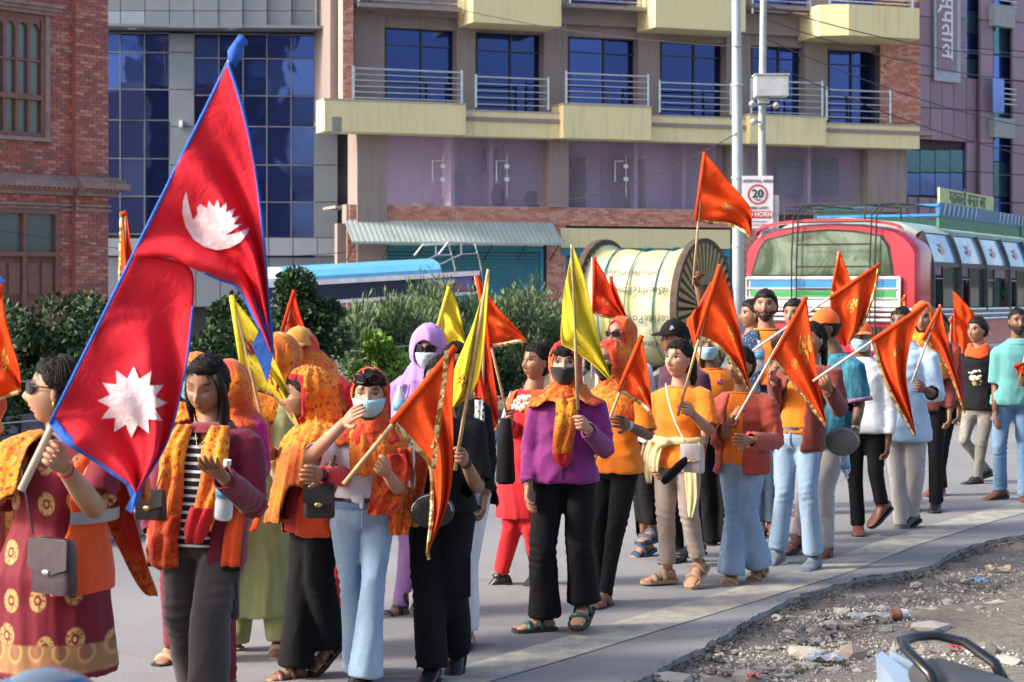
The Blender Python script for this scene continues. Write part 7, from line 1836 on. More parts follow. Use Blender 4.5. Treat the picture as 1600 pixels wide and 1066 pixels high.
# -- lilac headscarf
b = make_person('lilac', 10.6, 1.67, 655, 'person in lilac headscarf with sunglasses and pale mask', yaw=15, hyaw=8, head=(668,548), skin='mid', J=dict(neck=(664,605), sL=(630,625), eL=(622,680), wL=(632,720), aL=(626,948), kL=(640,850), aR=(668,930), fL=(45,0)))
hood(b, c_lilac, drape=.42, off=.028, face=(.058,.075), cz=-.02, amp=.010, dw=1.12, lift=.02); glasses(b, big=1.15); mask(b, M_maskw); kurta(b, c_dkgrey, hemz=.6); trousers(b, c_lilac, r=(.08,.07,.06,.055)); shoes(b, M_leatherk, 'sandal', grow=.014)
top(b, c_vest, 'safety_vest', 'none', add=.03, hem=.0, open_=(.05,.06)); ribbon(b, [P(628,600,10.35), P(618,640,10.35), P(616,668,10.35)], [.10,.12,.08], c_lilac)
bottle(P(625,634,10.25), (0,0,1), 'water bottle beside the lilac headscarf\'s drape', .22, .036)

# -- black top, dotted sleeve, white trousers (behind)
b = make_person('dotted', 9.7, 1.58, 722, 'black haired woman in black top with white dotted trim and white trousers', yaw=8, head=(712,572), skin='mid', J=dict(neck=(722,632), sL=(698,650), sR=(752,645), eR=(762,715), wR=(757,775), aL=(712,1000), kL=(715,880), aR=(728,985), kR=(728,880)))
trousers(b, c_white, r=(.085,.08,.085,.085)); kurta(b, c_black, hemz=.72, w=(.18,.15)); hair(b, 'long'); shoes(b, M_tan, 'sandal')
ribbon(b, [front(b, .10, .98, .04), front(b, .11, .8, .045), front(b, .10, .6, .045), front(b, .09, .3, .05)], [.045,.05,.05,.045], shawl_mat('dotted_trim', (.55,.55,.55), (.4,.4,.42), (.02,.02,.02), .3), 'dotted_trim')

# -- woman all in black behind the big pennant, holds the tall yellow flag
pl9 = (711,735,763,421)
b = make_person('blacktop', 8.9, 1.56, 690, 'woman in black tee and cargo trousers holding a tall yellow flag', yaw=12, head=(690,596), skin='mid',
    J=dict(neck=(692,655), hip=(690,796), sL=(645,672), sR=(738,665), eR=(746,762,.12), wR=(727,722,.26), eL=(640,745), wL=(655,785,.1), kL=(668,908,.05), aL=(676,1046,.1), kR=(706,902), aR=(713,1018,-.15), fL=(15,0), fR=(10,30)), hands=('relax','grip'), pole={'R': pl9})
BT = b
trousers(b, c_black, r=(.100,.095,.095,.095), amp=.007); top(b, c_black, 'black_tee', 'half', hem=-.02, add=.018, puff=1.15); hair(b, 'long', fall=[((0,-.08,.02), .05), ((.02,-.09,-.08), .05), ((.03,-.08,-.16), .04), ((.03,-.07,-.24), .02)]); glasses(b); shoes(b, M_leatherk)
ribbon(b, [front(b, -.10, .95, .04), front(b, -.09, .6, .06), front(b, -.12, .25, .065), front(b, -.13, -.02, .06)-UP*.06], [.10,.14,.14,.10], SH_ora, amp=.012); band(b, 'R', .95, .03, M_leatherk)
MB().box(tuple(P(722,900,8.80)-Vector((.035,0,.10))), tuple(P(722,900,8.80)+Vector((.04,.05,.08)))).build('cargo_pocket', c_black, b.e, world=True)
bag(P(675,798,8.55), Vector((1,0,0)), Vector((0,-1,0)), .21, .165, .08, M_leatherk, 'black quilted round bag worn on the front of the black clothed woman', round_=True, straps=[[P(645,785,8.56), P(650,720,8.62), P(668,668,8.78)]])

# -- woman in red
pl10 = (797,668,742,432)
b = make_person('red', 11.6, 1.55, 818, 'woman in red tunic and orange grey vest striding in black shoes', yaw=42, hyaw=52, head=(838,566), skin='mid',
    J=dict(neck=(834,610), hip=(818,715), sL=(806,630), sR=(852,628), eL=(806,690,.06), wL=(795,658,.22), eR=(850,690), wR=(845,735), kL=(800,826,.05), aL=(781,903), kR=(830,822), aR=(842,892,-.1), fL=(95,22), fR=(50,25)), hands=('grip','relax'), pole={'L': pl10})
RED = b
trousers(b, c_red, r=(.09,.08,.07,.06), ends=.9); kurta(b, c_red, hemz=.42, w=(.17,.15)); logo_print(b, 0, .8, .07, plain('sequins', (.6,.5,.45), .3, .5), 16, 'sequin_yoke'); hair(b, 'bun'); shoes(b, M_leatherk)
top(b, c_vest, 'safety_vest', 'none', add=.03, hem=.25, open_=(.06,.06)); ribbon(b, [front(b, -.13, .95, .04), front(b, -.135, .6, .045), front(b, -.13, .35, .05)], [.035,.035,.035], plain('reflective_grey', (.30,.33,.36), .4, .3), 'reflective_strip')
m_ = MB(); q = P(790,705,11.3); m_.rings([[q+Vector((w_*math.cos(a), .04*math.sin(a), z)) for a in [2*math.pi*i/16 for i in range(16)]] for z, w_ in ((-.20,.045),(-.18,.06),(.05,.05),(.2,.03))]); e = empty('tote_bag', q, 'soft black bag hanging beside the woman in red', 'handbag'); m_.build('bag_body', c_black, e, world=True, smooth=True); strap(e, [q+Vector((0,0,.19)), P(798,660,11.35), P(806,628,11.5)], c_black)

# -- purple jacket
pl11 = (903,640,893,382)
b = make_person('purple', 10.1, 1.62, 880, 'woman in purple jacket and black mask with orange hood, holding a yellow flag', yaw=4, hyaw=4, head=(882,570), skin='light',
    J=dict(neck=(885,625), hip=(882,742), sL=(842,638), sR=(930,636), eL=(829,705), wL=(825,762,.06), eR=(945,702,.06), wR=(916,668,.27), kL=(848,860), aL=(852,965), kR=(905,855), aR=(913,942), fL=(70,0), fR=(20,18)), hands=('relax','grip'), pole={'R': pl11})
PUR = b
trousers(b, c_black, r=(.098,.088,.095,.112), amp=.006); top(b, c_purple, 'purple_jacket', 'long', add=.020, hem=-.09, amp=.010, puff=1.02, flare=1.06, cuffr=.95)
hair(b, 'bun', hairline=.052, top_=.008); mask(b, M_maskk); hood(b, [SH_red, SH_ora], border=1.0, drape=.0, face=(.062,.092), off=.014)
cape(b, SH_ora, z_end=.86, w=(.185,.15), amp=.012, add=.03, start=1.12)
ribbon(b, [front(b, .0, .97, .07), front(b, .01, .8, .06), front(b, .0, .55, .055), front(b, -.01, .30, .055)], [.10,.12,.115,.10], SH_yel, amp=.009); ribbon(b, [front(b, -.01, .31, .058), front(b, -.008, .20, .058), front(b, .0, .13, .055)], [.10,.09,.02], M_redb, amp=.006)
MB().tube([front(b, -.012, t_, .034*1) for t_ in (-.02,.2,.5,.8,.95)], .004, 6).build('zip', plain('zip_purple', (.1,.01,.08), .5), b.e, world=True)
shoes(b, M_gsand, 'sandal', plain('dark_sole', (.04,.035,.03), .8), .012)

# -- orange tee, patterned hood, black mask
pl12 = (929,718,1002,524)
b = make_person('tee12', 10.95, 1.57, 962, 'woman in orange tee and yellow red hood with wristwatch behind the purple jacket', yaw=45, hyaw=48, head=(952,565), skin='dark',
    J=dict(neck=(962,618), hip=(962,730), sL=(940,640), sR=(1000,636), eR=(1012,680,.04), wR=(980,664,.24), eL=(935,690), wL=(940,700,.15), kL=(935,840), aL=(942,925), kR=(962,830), aR=(946,930), fL=(35,0), fR=(30,0)), hands=('grip','relax'), pole={'L': pl12})
T12 = b
trousers(b, c_black, r=(.088,.068,.055,.048)); top(b, c_orange, 'orange_tee', 'half', add=.018, hem=-.06, puff=1.0, flare=1.05); hood(b, [SH_ora, SH_red], border=1.35, back=.06, drape=.3, amp=.008); mask(b, M_maskk); shoes(b, M_leatherb, 'sandal'); band(b, 'R', .9, .035, plain('watch', (.5,.5,.5), .3, .7), 'wristwatch')
collar(b, c_orange, 'neck_rib', True)

# -- taller hooded person behind
b = make_person('hood13', 12.8, 1.66, 985, 'taller person in orange yellow hood and white shirt behind the orange tee woman', yaw=35, hyaw=42, head=(968,524), skin='mid', J=dict(neck=(975,565), aL=(1008,850), aR=(1020,830), kL=(1003,770), kR=(1012,760), fL=(60,20)))
hood(b, [SH_yel, M_redb], border=1.2, back=.07, drape=.4); top(b, c_white, 'white_shirt', 'long', hem=-.25); trousers(b, c_black, r=(.085,.075,.07,.07), ends=.85); shoes(b, d_dark, 'sandal', plain('navy_sole', (.03,.05,.09), .6)); glasses(b)
collar(b, c_white)
# -- black cap
b = make_person('blackcap', 12.5, 1.66, 1066, 'person in black peaked cap and dark maroon top', yaw=50, hyaw=62, head=(1052,530), skin='mid', J=dict(neck=(1062,575), sL=(1050,590), sR=(1095,590), aL=(1060,870), aR=(1090,850)))
capp(b, c_black); MB().prism([hw(b, .090, .035, z) for z in (0,)] + [hw(b, .088, .05, .0), hw(b, .09, .04, .02)], b.hRt*.0 + Vector((0,-.002,0))) 
MB().box((-.016,-.003,-.006), (.016,.0,.0)).box((-.01,-.003,.002), (.014,.0,.008)).box((-.002,-.003,.010), (.012,0,.016)).build('cap_emblem', M_white, b.e); e_ = b.e.children[-1]; e_.location = hw(b, .072, .060, .075)-b.base; e_.rotation_euler = (0, -.4, 0)
top(b, C_('dark_maroon', (.05,.015,.04)), 'dark_top', 'half', hem=-.05); trousers(b, c_black, r=(.088,.07,.06,.055)); hair(b, 'short'); shoes(b, M_leatherk)

# -- orange tee, mask, raised fist
pl16 = (1083,446,1100,238)
b = make_person('fist', 13.4, 1.63, 1112, 'person in orange tee and blue mask raising a flag overhead in one fist', yaw=5, head=(1106,540), skin='dark',
    J=dict(neck=(1110,575), sL=(1090,580), sR=(1142,585), eL=(1104,508,.05), wL=(1090,445,.10), eR=(1150,640), wR=(1148,690), aL=(1112,850), aR=(1136,862)), hands=('grip','relax'), pole={'L': pl16})
FIST = b
top(b, c_orange, 'orange_tee', 'half', hem=-.05, add=.02); trousers(b, c_black, r=(.088,.075,.07,.07)); mask(b, M_maskb); hair(b, 'short'); shoes(b, M_leatherk); logo_print(b, .06, .78, .025, plain('purple_print', (.30,.03,.30), .6), 8)
collar(b, c_orange, 'neck_rib', True)

# -- girl in orange tee with cream shirt tied round the waist
pl15 = (1059,650,1088,530)
b = make_person('beige', 11.6, 1.57, 1055, 'girl in orange tee and beige trousers with a cream shirt tied at her waist', yaw=38, hyaw=42, hpitch=-2, head=(1060,562), skin='light',
    J=dict(neck=(1064,608), hip=(1058,716), sL=(1030,622), sR=(1100,618), eR=(1108,672,.08), wR=(1080,645,.26), eL=(1022,680), wL=(1020,722,.1), kL=(1040,800), aL=(1044,892), kR=(1076,800), aR=(1092,880), fL=(72,0), fR=(35,28)), hands=('relax','grip'), pole={'R': pl15})
BEI = b
trousers(b, c_beige, r=(.092,.075,.065,.062), amp=.006, ends=.90); top(b, c_orange, 'orange_tee', 'half', hem=-.12, add=.018, puff=1.0, amp=.007); hair(b, 'pony', fall=[((0,-.09,.03), .05), ((.01,-.12,-.02), .045), ((.02,-.12,-.12), .035), ((.03,-.10,-.2), .015)]); shoes(b, M_tan, 'sandal', M_tan)
collar(b, c_orange, 'neck_rib', True)
m_ = MB(); m_.rings([ell_ring(b, .20, .150, .118, 26, .030), ell_ring(b, .25, .148, .116, 26, .042), ell_ring(b, .31, .142, .112, 26, .030)]); m_.ell(front(b, -.03, .22, .06), (.035,.03,.05), b.R, b.F).ell(front(b, .01, .25, .06), (.04,.03,.03), b.R, b.F)
me = remesh(m_, .012); finish(me, 'tied_shirt', c_cream, b, .008, 50)
ribbon(b, [front(b, -.03, .22, .06), front(b, -.05, .05, .07), front(b, -.07, -.1, .07) if False else front(b, -.06, .0, .07)-UP*.08], [.05,.08,.06], c_cream, 'tied_sleeve'); ribbon(b, [front(b, .155, .25, .03), front(b, .16, .02, .05), front(b, .165, .0, .05)-UP*.22, front(b, .16, .0, .05)-UP*.35], [.06,.09,.08,.03], c_cream, 'tied_sleeve'); ribbon(b, [front(b, -.15, .25, .03), front(b, -.16, .02, .04), front(b, -.16, .0, .04)-UP*.16], [.06,.08,.04], c_cream, 'tied_sleeve')
logo_print(b, .07, .74, .022, plain('purple_print', (.30,.03,.30), .6), 6)
bag(P(1083,716,11.22), b.R, b.F, .145, .17, .06, M_wbag, 'small white quilted crossbody bag at the beige trousers', straps=[[P(1070,690,11.22), P(1055,660,11.3), P(1044,625,11.38), P(1040,600,11.48)]], trim=M_wbag)
e = empty('folded_umbrella', P(1052,738,11.2), 'folded black umbrella held across the beige trousers', 'umbrella'); MB().tube([P(1036,754,11.15), P(1040,750,11.16), P(1062,728,11.2), P(1074,716,11.22)], [.018,.026,.028,.018], 12).build('canopy', c_black, e, smooth=True, world=True); MB().tube([P(1074,716,11.22), P(1082,709,11.22)], .01, 8).build('handle', M_leatherk, e, smooth=True, world=True)

# -- rust jacket
pl17 = (1150,656,1259,463)
b = make_person('rust', 11.75, 1.55, 1158, 'woman in open rust red jacket, orange tee and wide light jeans, face behind a pennant', yaw=34, hyaw=38, head=(1156,572), skin='mid',
    J=dict(neck=(1162,620), hip=(1160,722), sL=(1128,632), sR=(1198,630), eL=(1124,690,.08), wL=(1146,650,.27), eR=(1212,690,.04), wR=(1168,688,.26), kL=(1150,806,.06), aL=(1142,898,.08), kR=(1166,798), aR=(1186,884,-.1), fL=(14,0), fR=(35,28)), hands=('grip','flat'), pole={'L': pl17})
RUST = b
trousers(b, d_light, r=(.095,.085,.10,.112)); top(b, c_orange, 'orange_tee', 'none', hem=-.02); top(b, c_rust, 'rust_jacket', 'long', add=.024, hem=-.16, open_=(.055,.075,-.01), amp=.012, puff=1.08); hair(b, 'bun'); shoes(b, M_tan, 'sandal', M_tan)
collar(b, c_orange, 'neck_rib', True)

# -- bearded man shouting
pl18 = (1176,548,1374,412)
b = make_person('man', 13.9, 1.80, 1196, 'bearded man in navy patterned shirt with open mouth holding a flagpole', yaw=8, hyaw=12, hpitch=-4, head=(1196,479), skin='mid', hs=1.0,
    J=dict(neck=(1198,514), hip=(1196,640), sL=(1164,545), sR=(1232,542), eR=(1206,600,.14), wR=(1211,541,.26), eL=(1152,600), wL=(1158,650), aL=(1186,815), aR=(1208,820), kL=(1190,730), kR=(1208,730)), hands=('relax','grip'), pole={'R': pl18})
MAN = b
trousers(b, d_dark); top(b, c_orange, 'orange_tee', 'none', hem=.3); top(b, M_navyp, 'navy_shirt', 'half', add=.022, hem=-.15, open_=(.045,.0), amp=.006); hair(b, 'short', hairline=.062, top_=.016); beard(b)
collar(b, c_orange, 'neck_rib', True)
MB().ell(hw(b, 0, .099, -.062), (.016,.006,.010), b.hRt, b.hFw, 14, 8, b.hU).build('open_mouth', plain('mouth_dark', (.10,.02,.02), .5), b.e, smooth=True, world=True)
m_ = MB(); pts = [hw(b, math.sin(a)*.026, .103-abs(a)*.008, -.044-abs(math.sin(a))*.010) for a in [(-1.3+2.6*i/8) for i in range(9)]]; m_.tube(pts, [.001,.003,.004,.0045,.003,.0045,.004,.003,.001], 6).build('moustache', M_hair, b.e, smooth=True, world=True)
shoes(b, M_leatherb); bottle(P(1187,556,13.45), (0,0,1), 'water bottle in front of the bearded man\'s chest', .22, .036)
b = make_person('behindman', 15.6, 1.66, 1175, 'dark haired person in red shirt half hidden by the bearded man', yaw=70, head=(1173,492), skin='mid'); hair(b, 'short', top_=.018); top(b, c_red, 'red_shirt', 'half'); trousers(b, c_black); shoes(b, M_leatherk)
b = make_person('behind2', 15.2, 1.66, 1240, 'dark haired person just behind the bearded man\'s raised hand', yaw=30, head=(1240,492), skin='mid'); hair(b, 'short', top_=.018); top(b, c_vest, 'orange_top', 'half'); trousers(b, c_khaki); shoes(b, M_leatherb)

def jeans_detail(b, mat, dark):
    MB().tube([tpoint(b, .15)+b.F*.116*b.k, tpoint(b, .03)+b.F*.128*b.k, tpoint(b, -.10)+b.F*.108*b.k], .005, 6).build('jeans_fly', mat, b.e, world=True)
    for sg in (-1, 1): MB().tube([tpoint(b, t_)+b.R*(sg*x_*b.k)+b.F*(f_*b.k) for t_, x_, f_ in ((.14,.085,.098),(.08,.10,.100),(.05,.135,.075))], .003, 5).build('pocket_seam', dark, b.e, world=True)
jeans_detail(RUST, d_light, d_mid)
# -- brown cardigan
pl20 = (1270,596,1447,476)
b = make_person('cardigan', 12.4, 1.66, 1246, 'woman in brown cardigan, orange tee and light jeans with grey trainers', yaw=32, hyaw=46, head=(1268,532), skin='mid',
    J=dict(neck=(1266,574), hip=(1245,684), sL=(1228,590), sR=(1302,586), eR=(1312,640,.06), wR=(1293,606,.24), eL=(1218,640,.05), wL=(1208,590,.18), kL=(1226,770,.05), aL=(1214,866,-.05), kR=(1262,768,.08), aR=(1272,878,.08), fL=(48,16), fR=(36,0)), hands=('relax','grip'), pole={'R': pl20})
CAR = b
trousers(b, d_light, r=(.092,.075,.072,.080), ends=.90); top(b, c_orange, 'orange_tee', 'none', hem=.06); top(b, c_brown, 'brown_cardigan', 'long', add=.024, hem=-.18, open_=(.05,.10,-.02), amp=.011, puff=1.02); hair(b, 'pony', fall=[((0,-.09,.02), .045), ((.02,-.11,-.05), .04), ((.03,-.10,-.15), .032), ((.03,-.09,-.24), .02)]); shoes(b, M_sneak, 'shoe', M_wsole, .012)
collar(b, c_orange, 'neck_rib', True)
MB().rings([ell_ring(b, .12, .152, .114, 26, .012), ell_ring(b, .165, .150, .112, 26, .012)], cap=False).build('belt', M_leatherk, b.e, world=True, smooth=True)

jeans_detail(CAR, d_light, d_mid)
# -- orange cap, teal ethnic shirt
b = make_person('tealshirt', 12.9, 1.72, 1300, 'man in orange cap and teal shirt with patterned sleeve hem carrying a grey waist bag', yaw=60, hyaw=66, head=(1288,512), skin='dark',
    J=dict(neck=(1302,560), hip=(1298,670), sL=(1285,580), sR=(1334,582), eR=(1343,632), wR=(1336,672,.08), aL=(1248,838), kL=(1262,760), aR=(1292,858), kR=(1290,765), fL=(50,15), fR=(40,0)))
TSH = b
trousers(b, c_stone, r=(.085,.07,.062,.06)); top(b, M_tealp2, 'teal_shirt', 'half', add=.024, hem=-.22, puff=1.2, amp=.008); capp(b, c_capor); hair(b, 'short', top_=.010); shoes(b, M_leatherb, 'sandal')
E_, S_ = b.j['eR'], b.j['sR']; MB().tube([S_.lerp(E_, .82), S_.lerp(E_, .93)], .088*b.k, 20).build('sleeve_hem', shawl_mat('ethnic_trim', (.35,.25,.35), (.15,.10,.25), (.45,.05,.08), .5), b.e, smooth=True, world=True); band(b, 'R', .9, .02, plain('bracelet', (.5,.5,.5), .3, .7), 'bracelet')
bag(P(1316,690,12.45), Vector((1,0,0)), Vector((0,-1,0)), .225, .195, .09, M_greybag, 'grey half round waist bag below the teal shirt', round_=True, straps=[[P(1340,680,12.5), P(1344,660,12.55), P(1338,640,12.7)]])
bottle(P(1321,728,12.5), (.1,0,-1), 'small water bottle hanging under the grey waist bag', .17, .033)

# -- orange cap and mask, white shirt
b = make_person('whiteshirt', 13.95, 1.63, 1352, 'man in orange cap, blue mask and white shirt with orange scarf', yaw=26, hyaw=5, head=(1344,528), skin='dark',
    J=dict(neck=(1350,566), hip=(1352,668), sL=(1328,580), sR=(1382,580), aL=(1341,822), kL=(1336,745), aR=(1378,790), kR=(1368,735), fL=(8,0), fR=(60,35)))
trousers(b, c_black, r=(.085,.07,.065,.065)); top(b, c_white, 'white_shirt', 'long', add=.02, hem=-.08); capp(b, c_capor); hair(b, 'short', top_=.008); mask(b, M_maskb); glasses(b, mat=NTc('clear_lens', (.25,.25,.28), .05)); shoes(b, M_leatherb); ribbon(b, [front(b, -.05, 1.0, .04), front(b, -.05, .7, .04), front(b, -.05, .4, .04)], [.07,.09,.08], c_vest)
collar(b, c_white)

# -- pale blue kurta shirt
pl23 = (1425,598,1469,476)
b = make_person('paleblue', 14.3, 1.68, 1412, 'man in long pale blue shirt and white trousers, face behind a long pennant', yaw=30, hyaw=35, head=(1408,505), skin='dark',
    J=dict(neck=(1414,546), hip=(1414,662), sL=(1380,565), sR=(1452,560), eR=(1464,618,.06), wR=(1442,608,.24), eL=(1358,600), wL=(1350,640,.05), kL=(1402,742), aL=(1409,822,.05), kR=(1432,738), aR=(1424,806,-.1), fL=(65,8), fR=(60,25)), hands=('relax','grip'), pole={'R': pl23})
PB = b
trousers(b, c_stone, r=(.088,.075,.07,.068)); top(b, c_pblue, 'pale_blue_shirt', 'mid', add=.022, hem=-.22, amp=.008, puff=1.1, flare=1.12); hair(b, 'short'); shoes(b, M_shoeg)
collar(b, c_pblue)

# -- yellow turban scarf, vest man
b = make_person('turban', 15.4, 1.67, 1446, 'person in yellow and orange head scarf behind the pale blue shirt', yaw=20, head=(1442,498), skin='mid'); hood(b, [SH_yel, c_capor], drape=.5, off=.022, amp=.010); top(b, c_brown, 'dark_top', 'long'); trousers(b, c_black); shoes(b, M_leatherk)
b = make_person('vestman', 16.5, 1.64, 1470, 'man in orange vest over dark check shirt and black trousers', yaw=14, head=(1468,512), skin='dark', J=dict(hip=(1468,620), aL=(1470,768), kL=(1463,700), aR=(1462,762), kR=(1470,700), sL=(1446,545), sR=(1490,545), fL=(12,0), fR=(60,10)))
trousers(b, c_black, r=(.092,.085,.08,.075)); top(b, c_pinkred, 'check_shirt', 'long', add=.02); top(b, c_vest, 'safety_vest', 'none', add=.034, hem=-.05, open_=(.05,.03)); hair(b, 'short'); shoes(b, M_leatherb)

# -- young man, black tee with print
b = make_person('printtee', 17.5, 1.60, 1528, 'young man in black printed tee, orange neck scarf and grey jeans', yaw=35, hyaw=52, head=(1526,517), skin='mid',
    J=dict(neck=(1530,548), hip=(1530,636), sL=(1509,562), sR=(1552,560), kL=(1506,688,.05), aL=(1540,734,-.15), kR=(1534,692), aR=(1527,748), fL=(70,12), fR=(65,0), eR=(1560,600), wR=(1558,635)))
trousers(b, c_grey, r=(.085,.068,.058,.052)); top(b, c_black, 'black_tee', 'mid', add=.02, hem=-.05); hair(b, 'short', top_=.020); shoes(b, M_leatherk)
logo_print(b, .0, .55, .055, plain('white_print', (.55,.55,.55), .7), 22); logo_print(b, .02, .45, .05, plain('olive_print', (.25,.22,.06), .7), 10)
m_ = MB(); n_ = 40
for q in range(3): m_.tube([b.j['neck']+b.R*((.075+.012*q)*math.cos(a)*b.k*1.1)+b.F*((.065+.014*q)*math.sin(a)*b.k*1.2+.015)+UP*(.03-.035*q+.012*math.sin(a*3+q)-.035*max(0, math.sin(a))) for a in [2*math.pi*i/n_ for i in range(n_+1)]], .024, 8)
me = remesh(m_, .013, 2); finish(me, 'neck_scarf', c_vest, b, .006, 60)

# -- teal polo
b = make_person('polo', 16.1, 1.70, 1582, 'man with moustache in teal polo shirt and blue jeans at the right edge', yaw=2, hyaw=0, head=(1591,503), skin='dark',
    J=dict(neck=(1590,536), hip=(1582,626), sL=(1559,555), sR=(1622,555), eL=(1556,605), wL=(1555,645,.06), eR=(1626,605), wR=(1604,598,.24), kL=(1562,698), aL=(1563,766,-.1), kR=(1600,700,.05), aR=(1601,778,.1), fL=(70,10), fR=(5,0)), hands=('relax','grip'), pole={'R': (1592,590,1602,548)})
POLO = b
trousers(b, d_mid); top(b, c_teal, 'teal_polo', 'half', add=.018, hem=-.08, puff=1.0); hair(b, 'short', hairline=.068, top_=.006); beard(b); shoes(b, M_leatherb)
collar(b, c_teal)
m_ = MB(); pts = [hw(b, math.sin(a)*.026, .103-abs(a)*.008, -.044-abs(math.sin(a))*.010) for a in [(-1.3+2.6*i/8) for i in range(9)]]; m_.tube(pts, [.001,.003,.004,.0045,.003,.0045,.004,.003,.001], 6).build('moustache', M_hair, b.e, smooth=True, world=True)

# passengers in the bus windows
for (px, py, Y, c, lab) in ((1492,432,27.6,'pink','passenger in pink cap behind the second bus window'),(1512,462,28.2,'lime','passenger in lime green top behind the third bus window'),(1560,452,30.2,'orange','passenger in orange behind the fourth bus window'),(1445,452,26.0,'navy','passenger in navy by the rear bus window')):
    q = P(px, py, Y); e = empty('person', q, lab, 'person', None); col = {'pink': (.55,.04,.12), 'lime': (.35,.42,.03), 'orange': (.5,.12,.03), 'navy': (.02,.03,.08)}[c]
    m_ = MB(); m_.tube([(0,0,-.55),(0,0,-.16),(0,0,-.10),(0,-.01,-.04)], [.16,.15,.06,.05], 14).ell((0,-.01,.05), (.075,.09,.115), n=20, m=14); m_.ell((0,-.10,.04), (.012,.015,.02), n=8, m=6); m_.build('body', SKIN['mid'], e, smooth=True)
    MB().tube([(0,0,-.55),(0,0,-.35),(0,0,-.18),(0,0,-.11)], [.19,.20,.17,.07], 16).build('top', plain('passenger_'+c, col, .8), e, smooth=True)
    MB().ell((0,.01,.085), (.083,.098,.095), n=20, m=12).build('hair' if c != 'pink' else 'cap', M_hair if c != 'pink' else plain('passenger_pink', col, .8), e, smooth=True)
# ================================================================== FLAGS
def Yp(b, s_): return b.palm[s_].y
# the large two-pointed national flag
Yn = Yp(MK, 'R')-.01
Yn += .02; a0, a1 = P(33,766,Yn), P(376,62,Yn); e = empty('national_flag', a0, 'large crimson two pointed national flag with blue border, white moon and sun', 'flag')
MB().tube([a0-a0, (a1-a0)*.5, a1-a0], [.013,.011,.009], 12).build('pole', M_polewhite, e, smooth=True)
MB().tube([P(362,104,Yn-.01)-a0, P(368,82,Yn-.015)-a0, P(371,70,Yn-.012)-a0, P(380,62,Yn)-a0], [.013,.026,.015,.021], 12).build('knotted_tip', FM['nblue'], e, smooth=True)
hoist = lambda t_: (78+(357-78)*t_, 662+(98-662)*t_)
# lower pennant: hoist part from bottom to the notch; upper pennant above it; both share the sloping hoist
Yc = Yn-.03
lowU = [(205,402),(262,408),(303,425),(306,520),(288,610),(262,705),(212,770)]
main_u = [(357,98),(384,190),(402,270),(413,345),(420,430),(424,500),(425,566)]
lower_u = [hoist(.47),(250,380),(302,424)]
up = Cloth(e, Yc, [(357,98),(380,170),(397,250),(408,330),(416,410),(421,480),(424,548)], [hoist(.46),(262,402),(303,420),(345,438),(372,450),(398,500),(424,552)], ripple=.035, nu=70, nv=40, phase=.6, mat=FM['nred'], name='upper_pennant', freq=4.2)
lo = Cloth(e, Yc+.012, [hoist(.47),(255,402),(300,424),(300,500),(288,590),(262,690),(214,768)], [hoist(0),(100,690),(128,708),(150,722),(172,738),(192,752),(212,770)], ripple=.030, nu=70, nv=40, phase=2.1, mat=FM['nred'], name='lower_pennant', freq=3.6)
for c_ in (up, lo):
    for ed in (('hi',) if c_ is up else ('hi','lo')):
        c_.trim('lo' if ed == 'lo' else 'up', .028 if ed == 'lo' else .008, 'blue_border', FM['nblue'], t0=.0 if not (c_ is lo and ed == 'hi') else .33)
up.trim('lo', .034, 'blue_border', FM['nblue'], t0=.40)
MB().tube([P(*hoist(t_), Yc-.0)-a0 for t_ in (0,.2,.4,.6,.8,1.0)], .006, 8).build('blue_border', FM['nblue'], e, smooth=True)
MB().prism([P(408,508,Yc-.02)-a0, P(426,500,Yc-.02)-a0, P(428,548,Yc-.02)-a0, P(418,598,Yc-.02)-a0, P(394,540,Yc-.02)-a0], (0,-.004,0)).build('blue_border', FM['nblue'], e)
MB().prism([P(193,748,Yc-.01)-a0, P(214,766,Yc-.01)-a0, P(222,770,Yc)-a0, P(206,802,Yc)-a0, P(196,795,Yc)-a0, P(205,778,Yc)-a0], (0,-.004,0)).build('blue_border', FM['nblue'], e)
def px_decal(cl, pts_px, name, mat, off=.012):
    """emblem traced in picture space, laid onto the rippled cloth by nearest grid lookup"""
    grid = [(cl.px(i/180, jv/180), cl.pt(i/180, jv/180)) for i in range(181) for jv in range(181)]; gx = np.array([g_[0] for g_ in grid]); gp = np.array([tuple(g_[1]) for g_ in grid])
    from mathutils.geometry import tessellate_polygon
    pv = [Vector((x, y, 0)) for x, y in pts_px]; tris = [[pv[i] for i in t_] for t_ in tessellate_polygon([pv])]; k_ = 0
    while k_ < len(tris):
        a, b_, c = tris[k_]; L = [((b_-a).length, 0), ((c-b_).length, 1), ((a-c).length, 2)]; m_ = max(L)
        if m_[0] < 6: k_ += 1; continue
        a, b_, c = [(a, b_, c), (b_, c, a), (c, a, b_)][m_[1]]; h = (a+b_)/2; tris[k_] = [a, h, c]; tris.append([h, b_, c])
    bm = bmesh.new()
    for t_ in tris: bm.faces.new([bm.verts.new(q) for q in t_])
    bmesh.ops.remove_doubles(bm, verts=bm.verts, dist=.01)
    for v in bm.verts:
        d2 = (gx[:, 0]-v.co.x)**2+(gx[:, 1]-v.co.y)**2; idx = np.argpartition(d2, 4)[:4]; w_ = 1/(d2[idx]+1e-3); Yv = float((gp[idx, 1]*w_).sum()/w_.sum())-off; v.co = P(v.co.x, v.co.y, Yv)-cl.inv
    me = bpy.data.meshes.new(name); bm.to_mesh(me); bm.free(); me.materials.append(mat); o = bpy.data.objects.new(name, me); link(o); o.parent = cl.e; return o
sx, sy = 207, 628; pts = []
for k in range(24):
    a = math.radians(-88+k*15); r_ = (56, 37)[k % 2]; x, y = r_*math.cos(a)*1.0, r_*math.sin(a)*1.0; pts.append((sx+x*.98, sy+y))
px_decal(lo, pts, 'sun_emblem', FM['nwhite'])
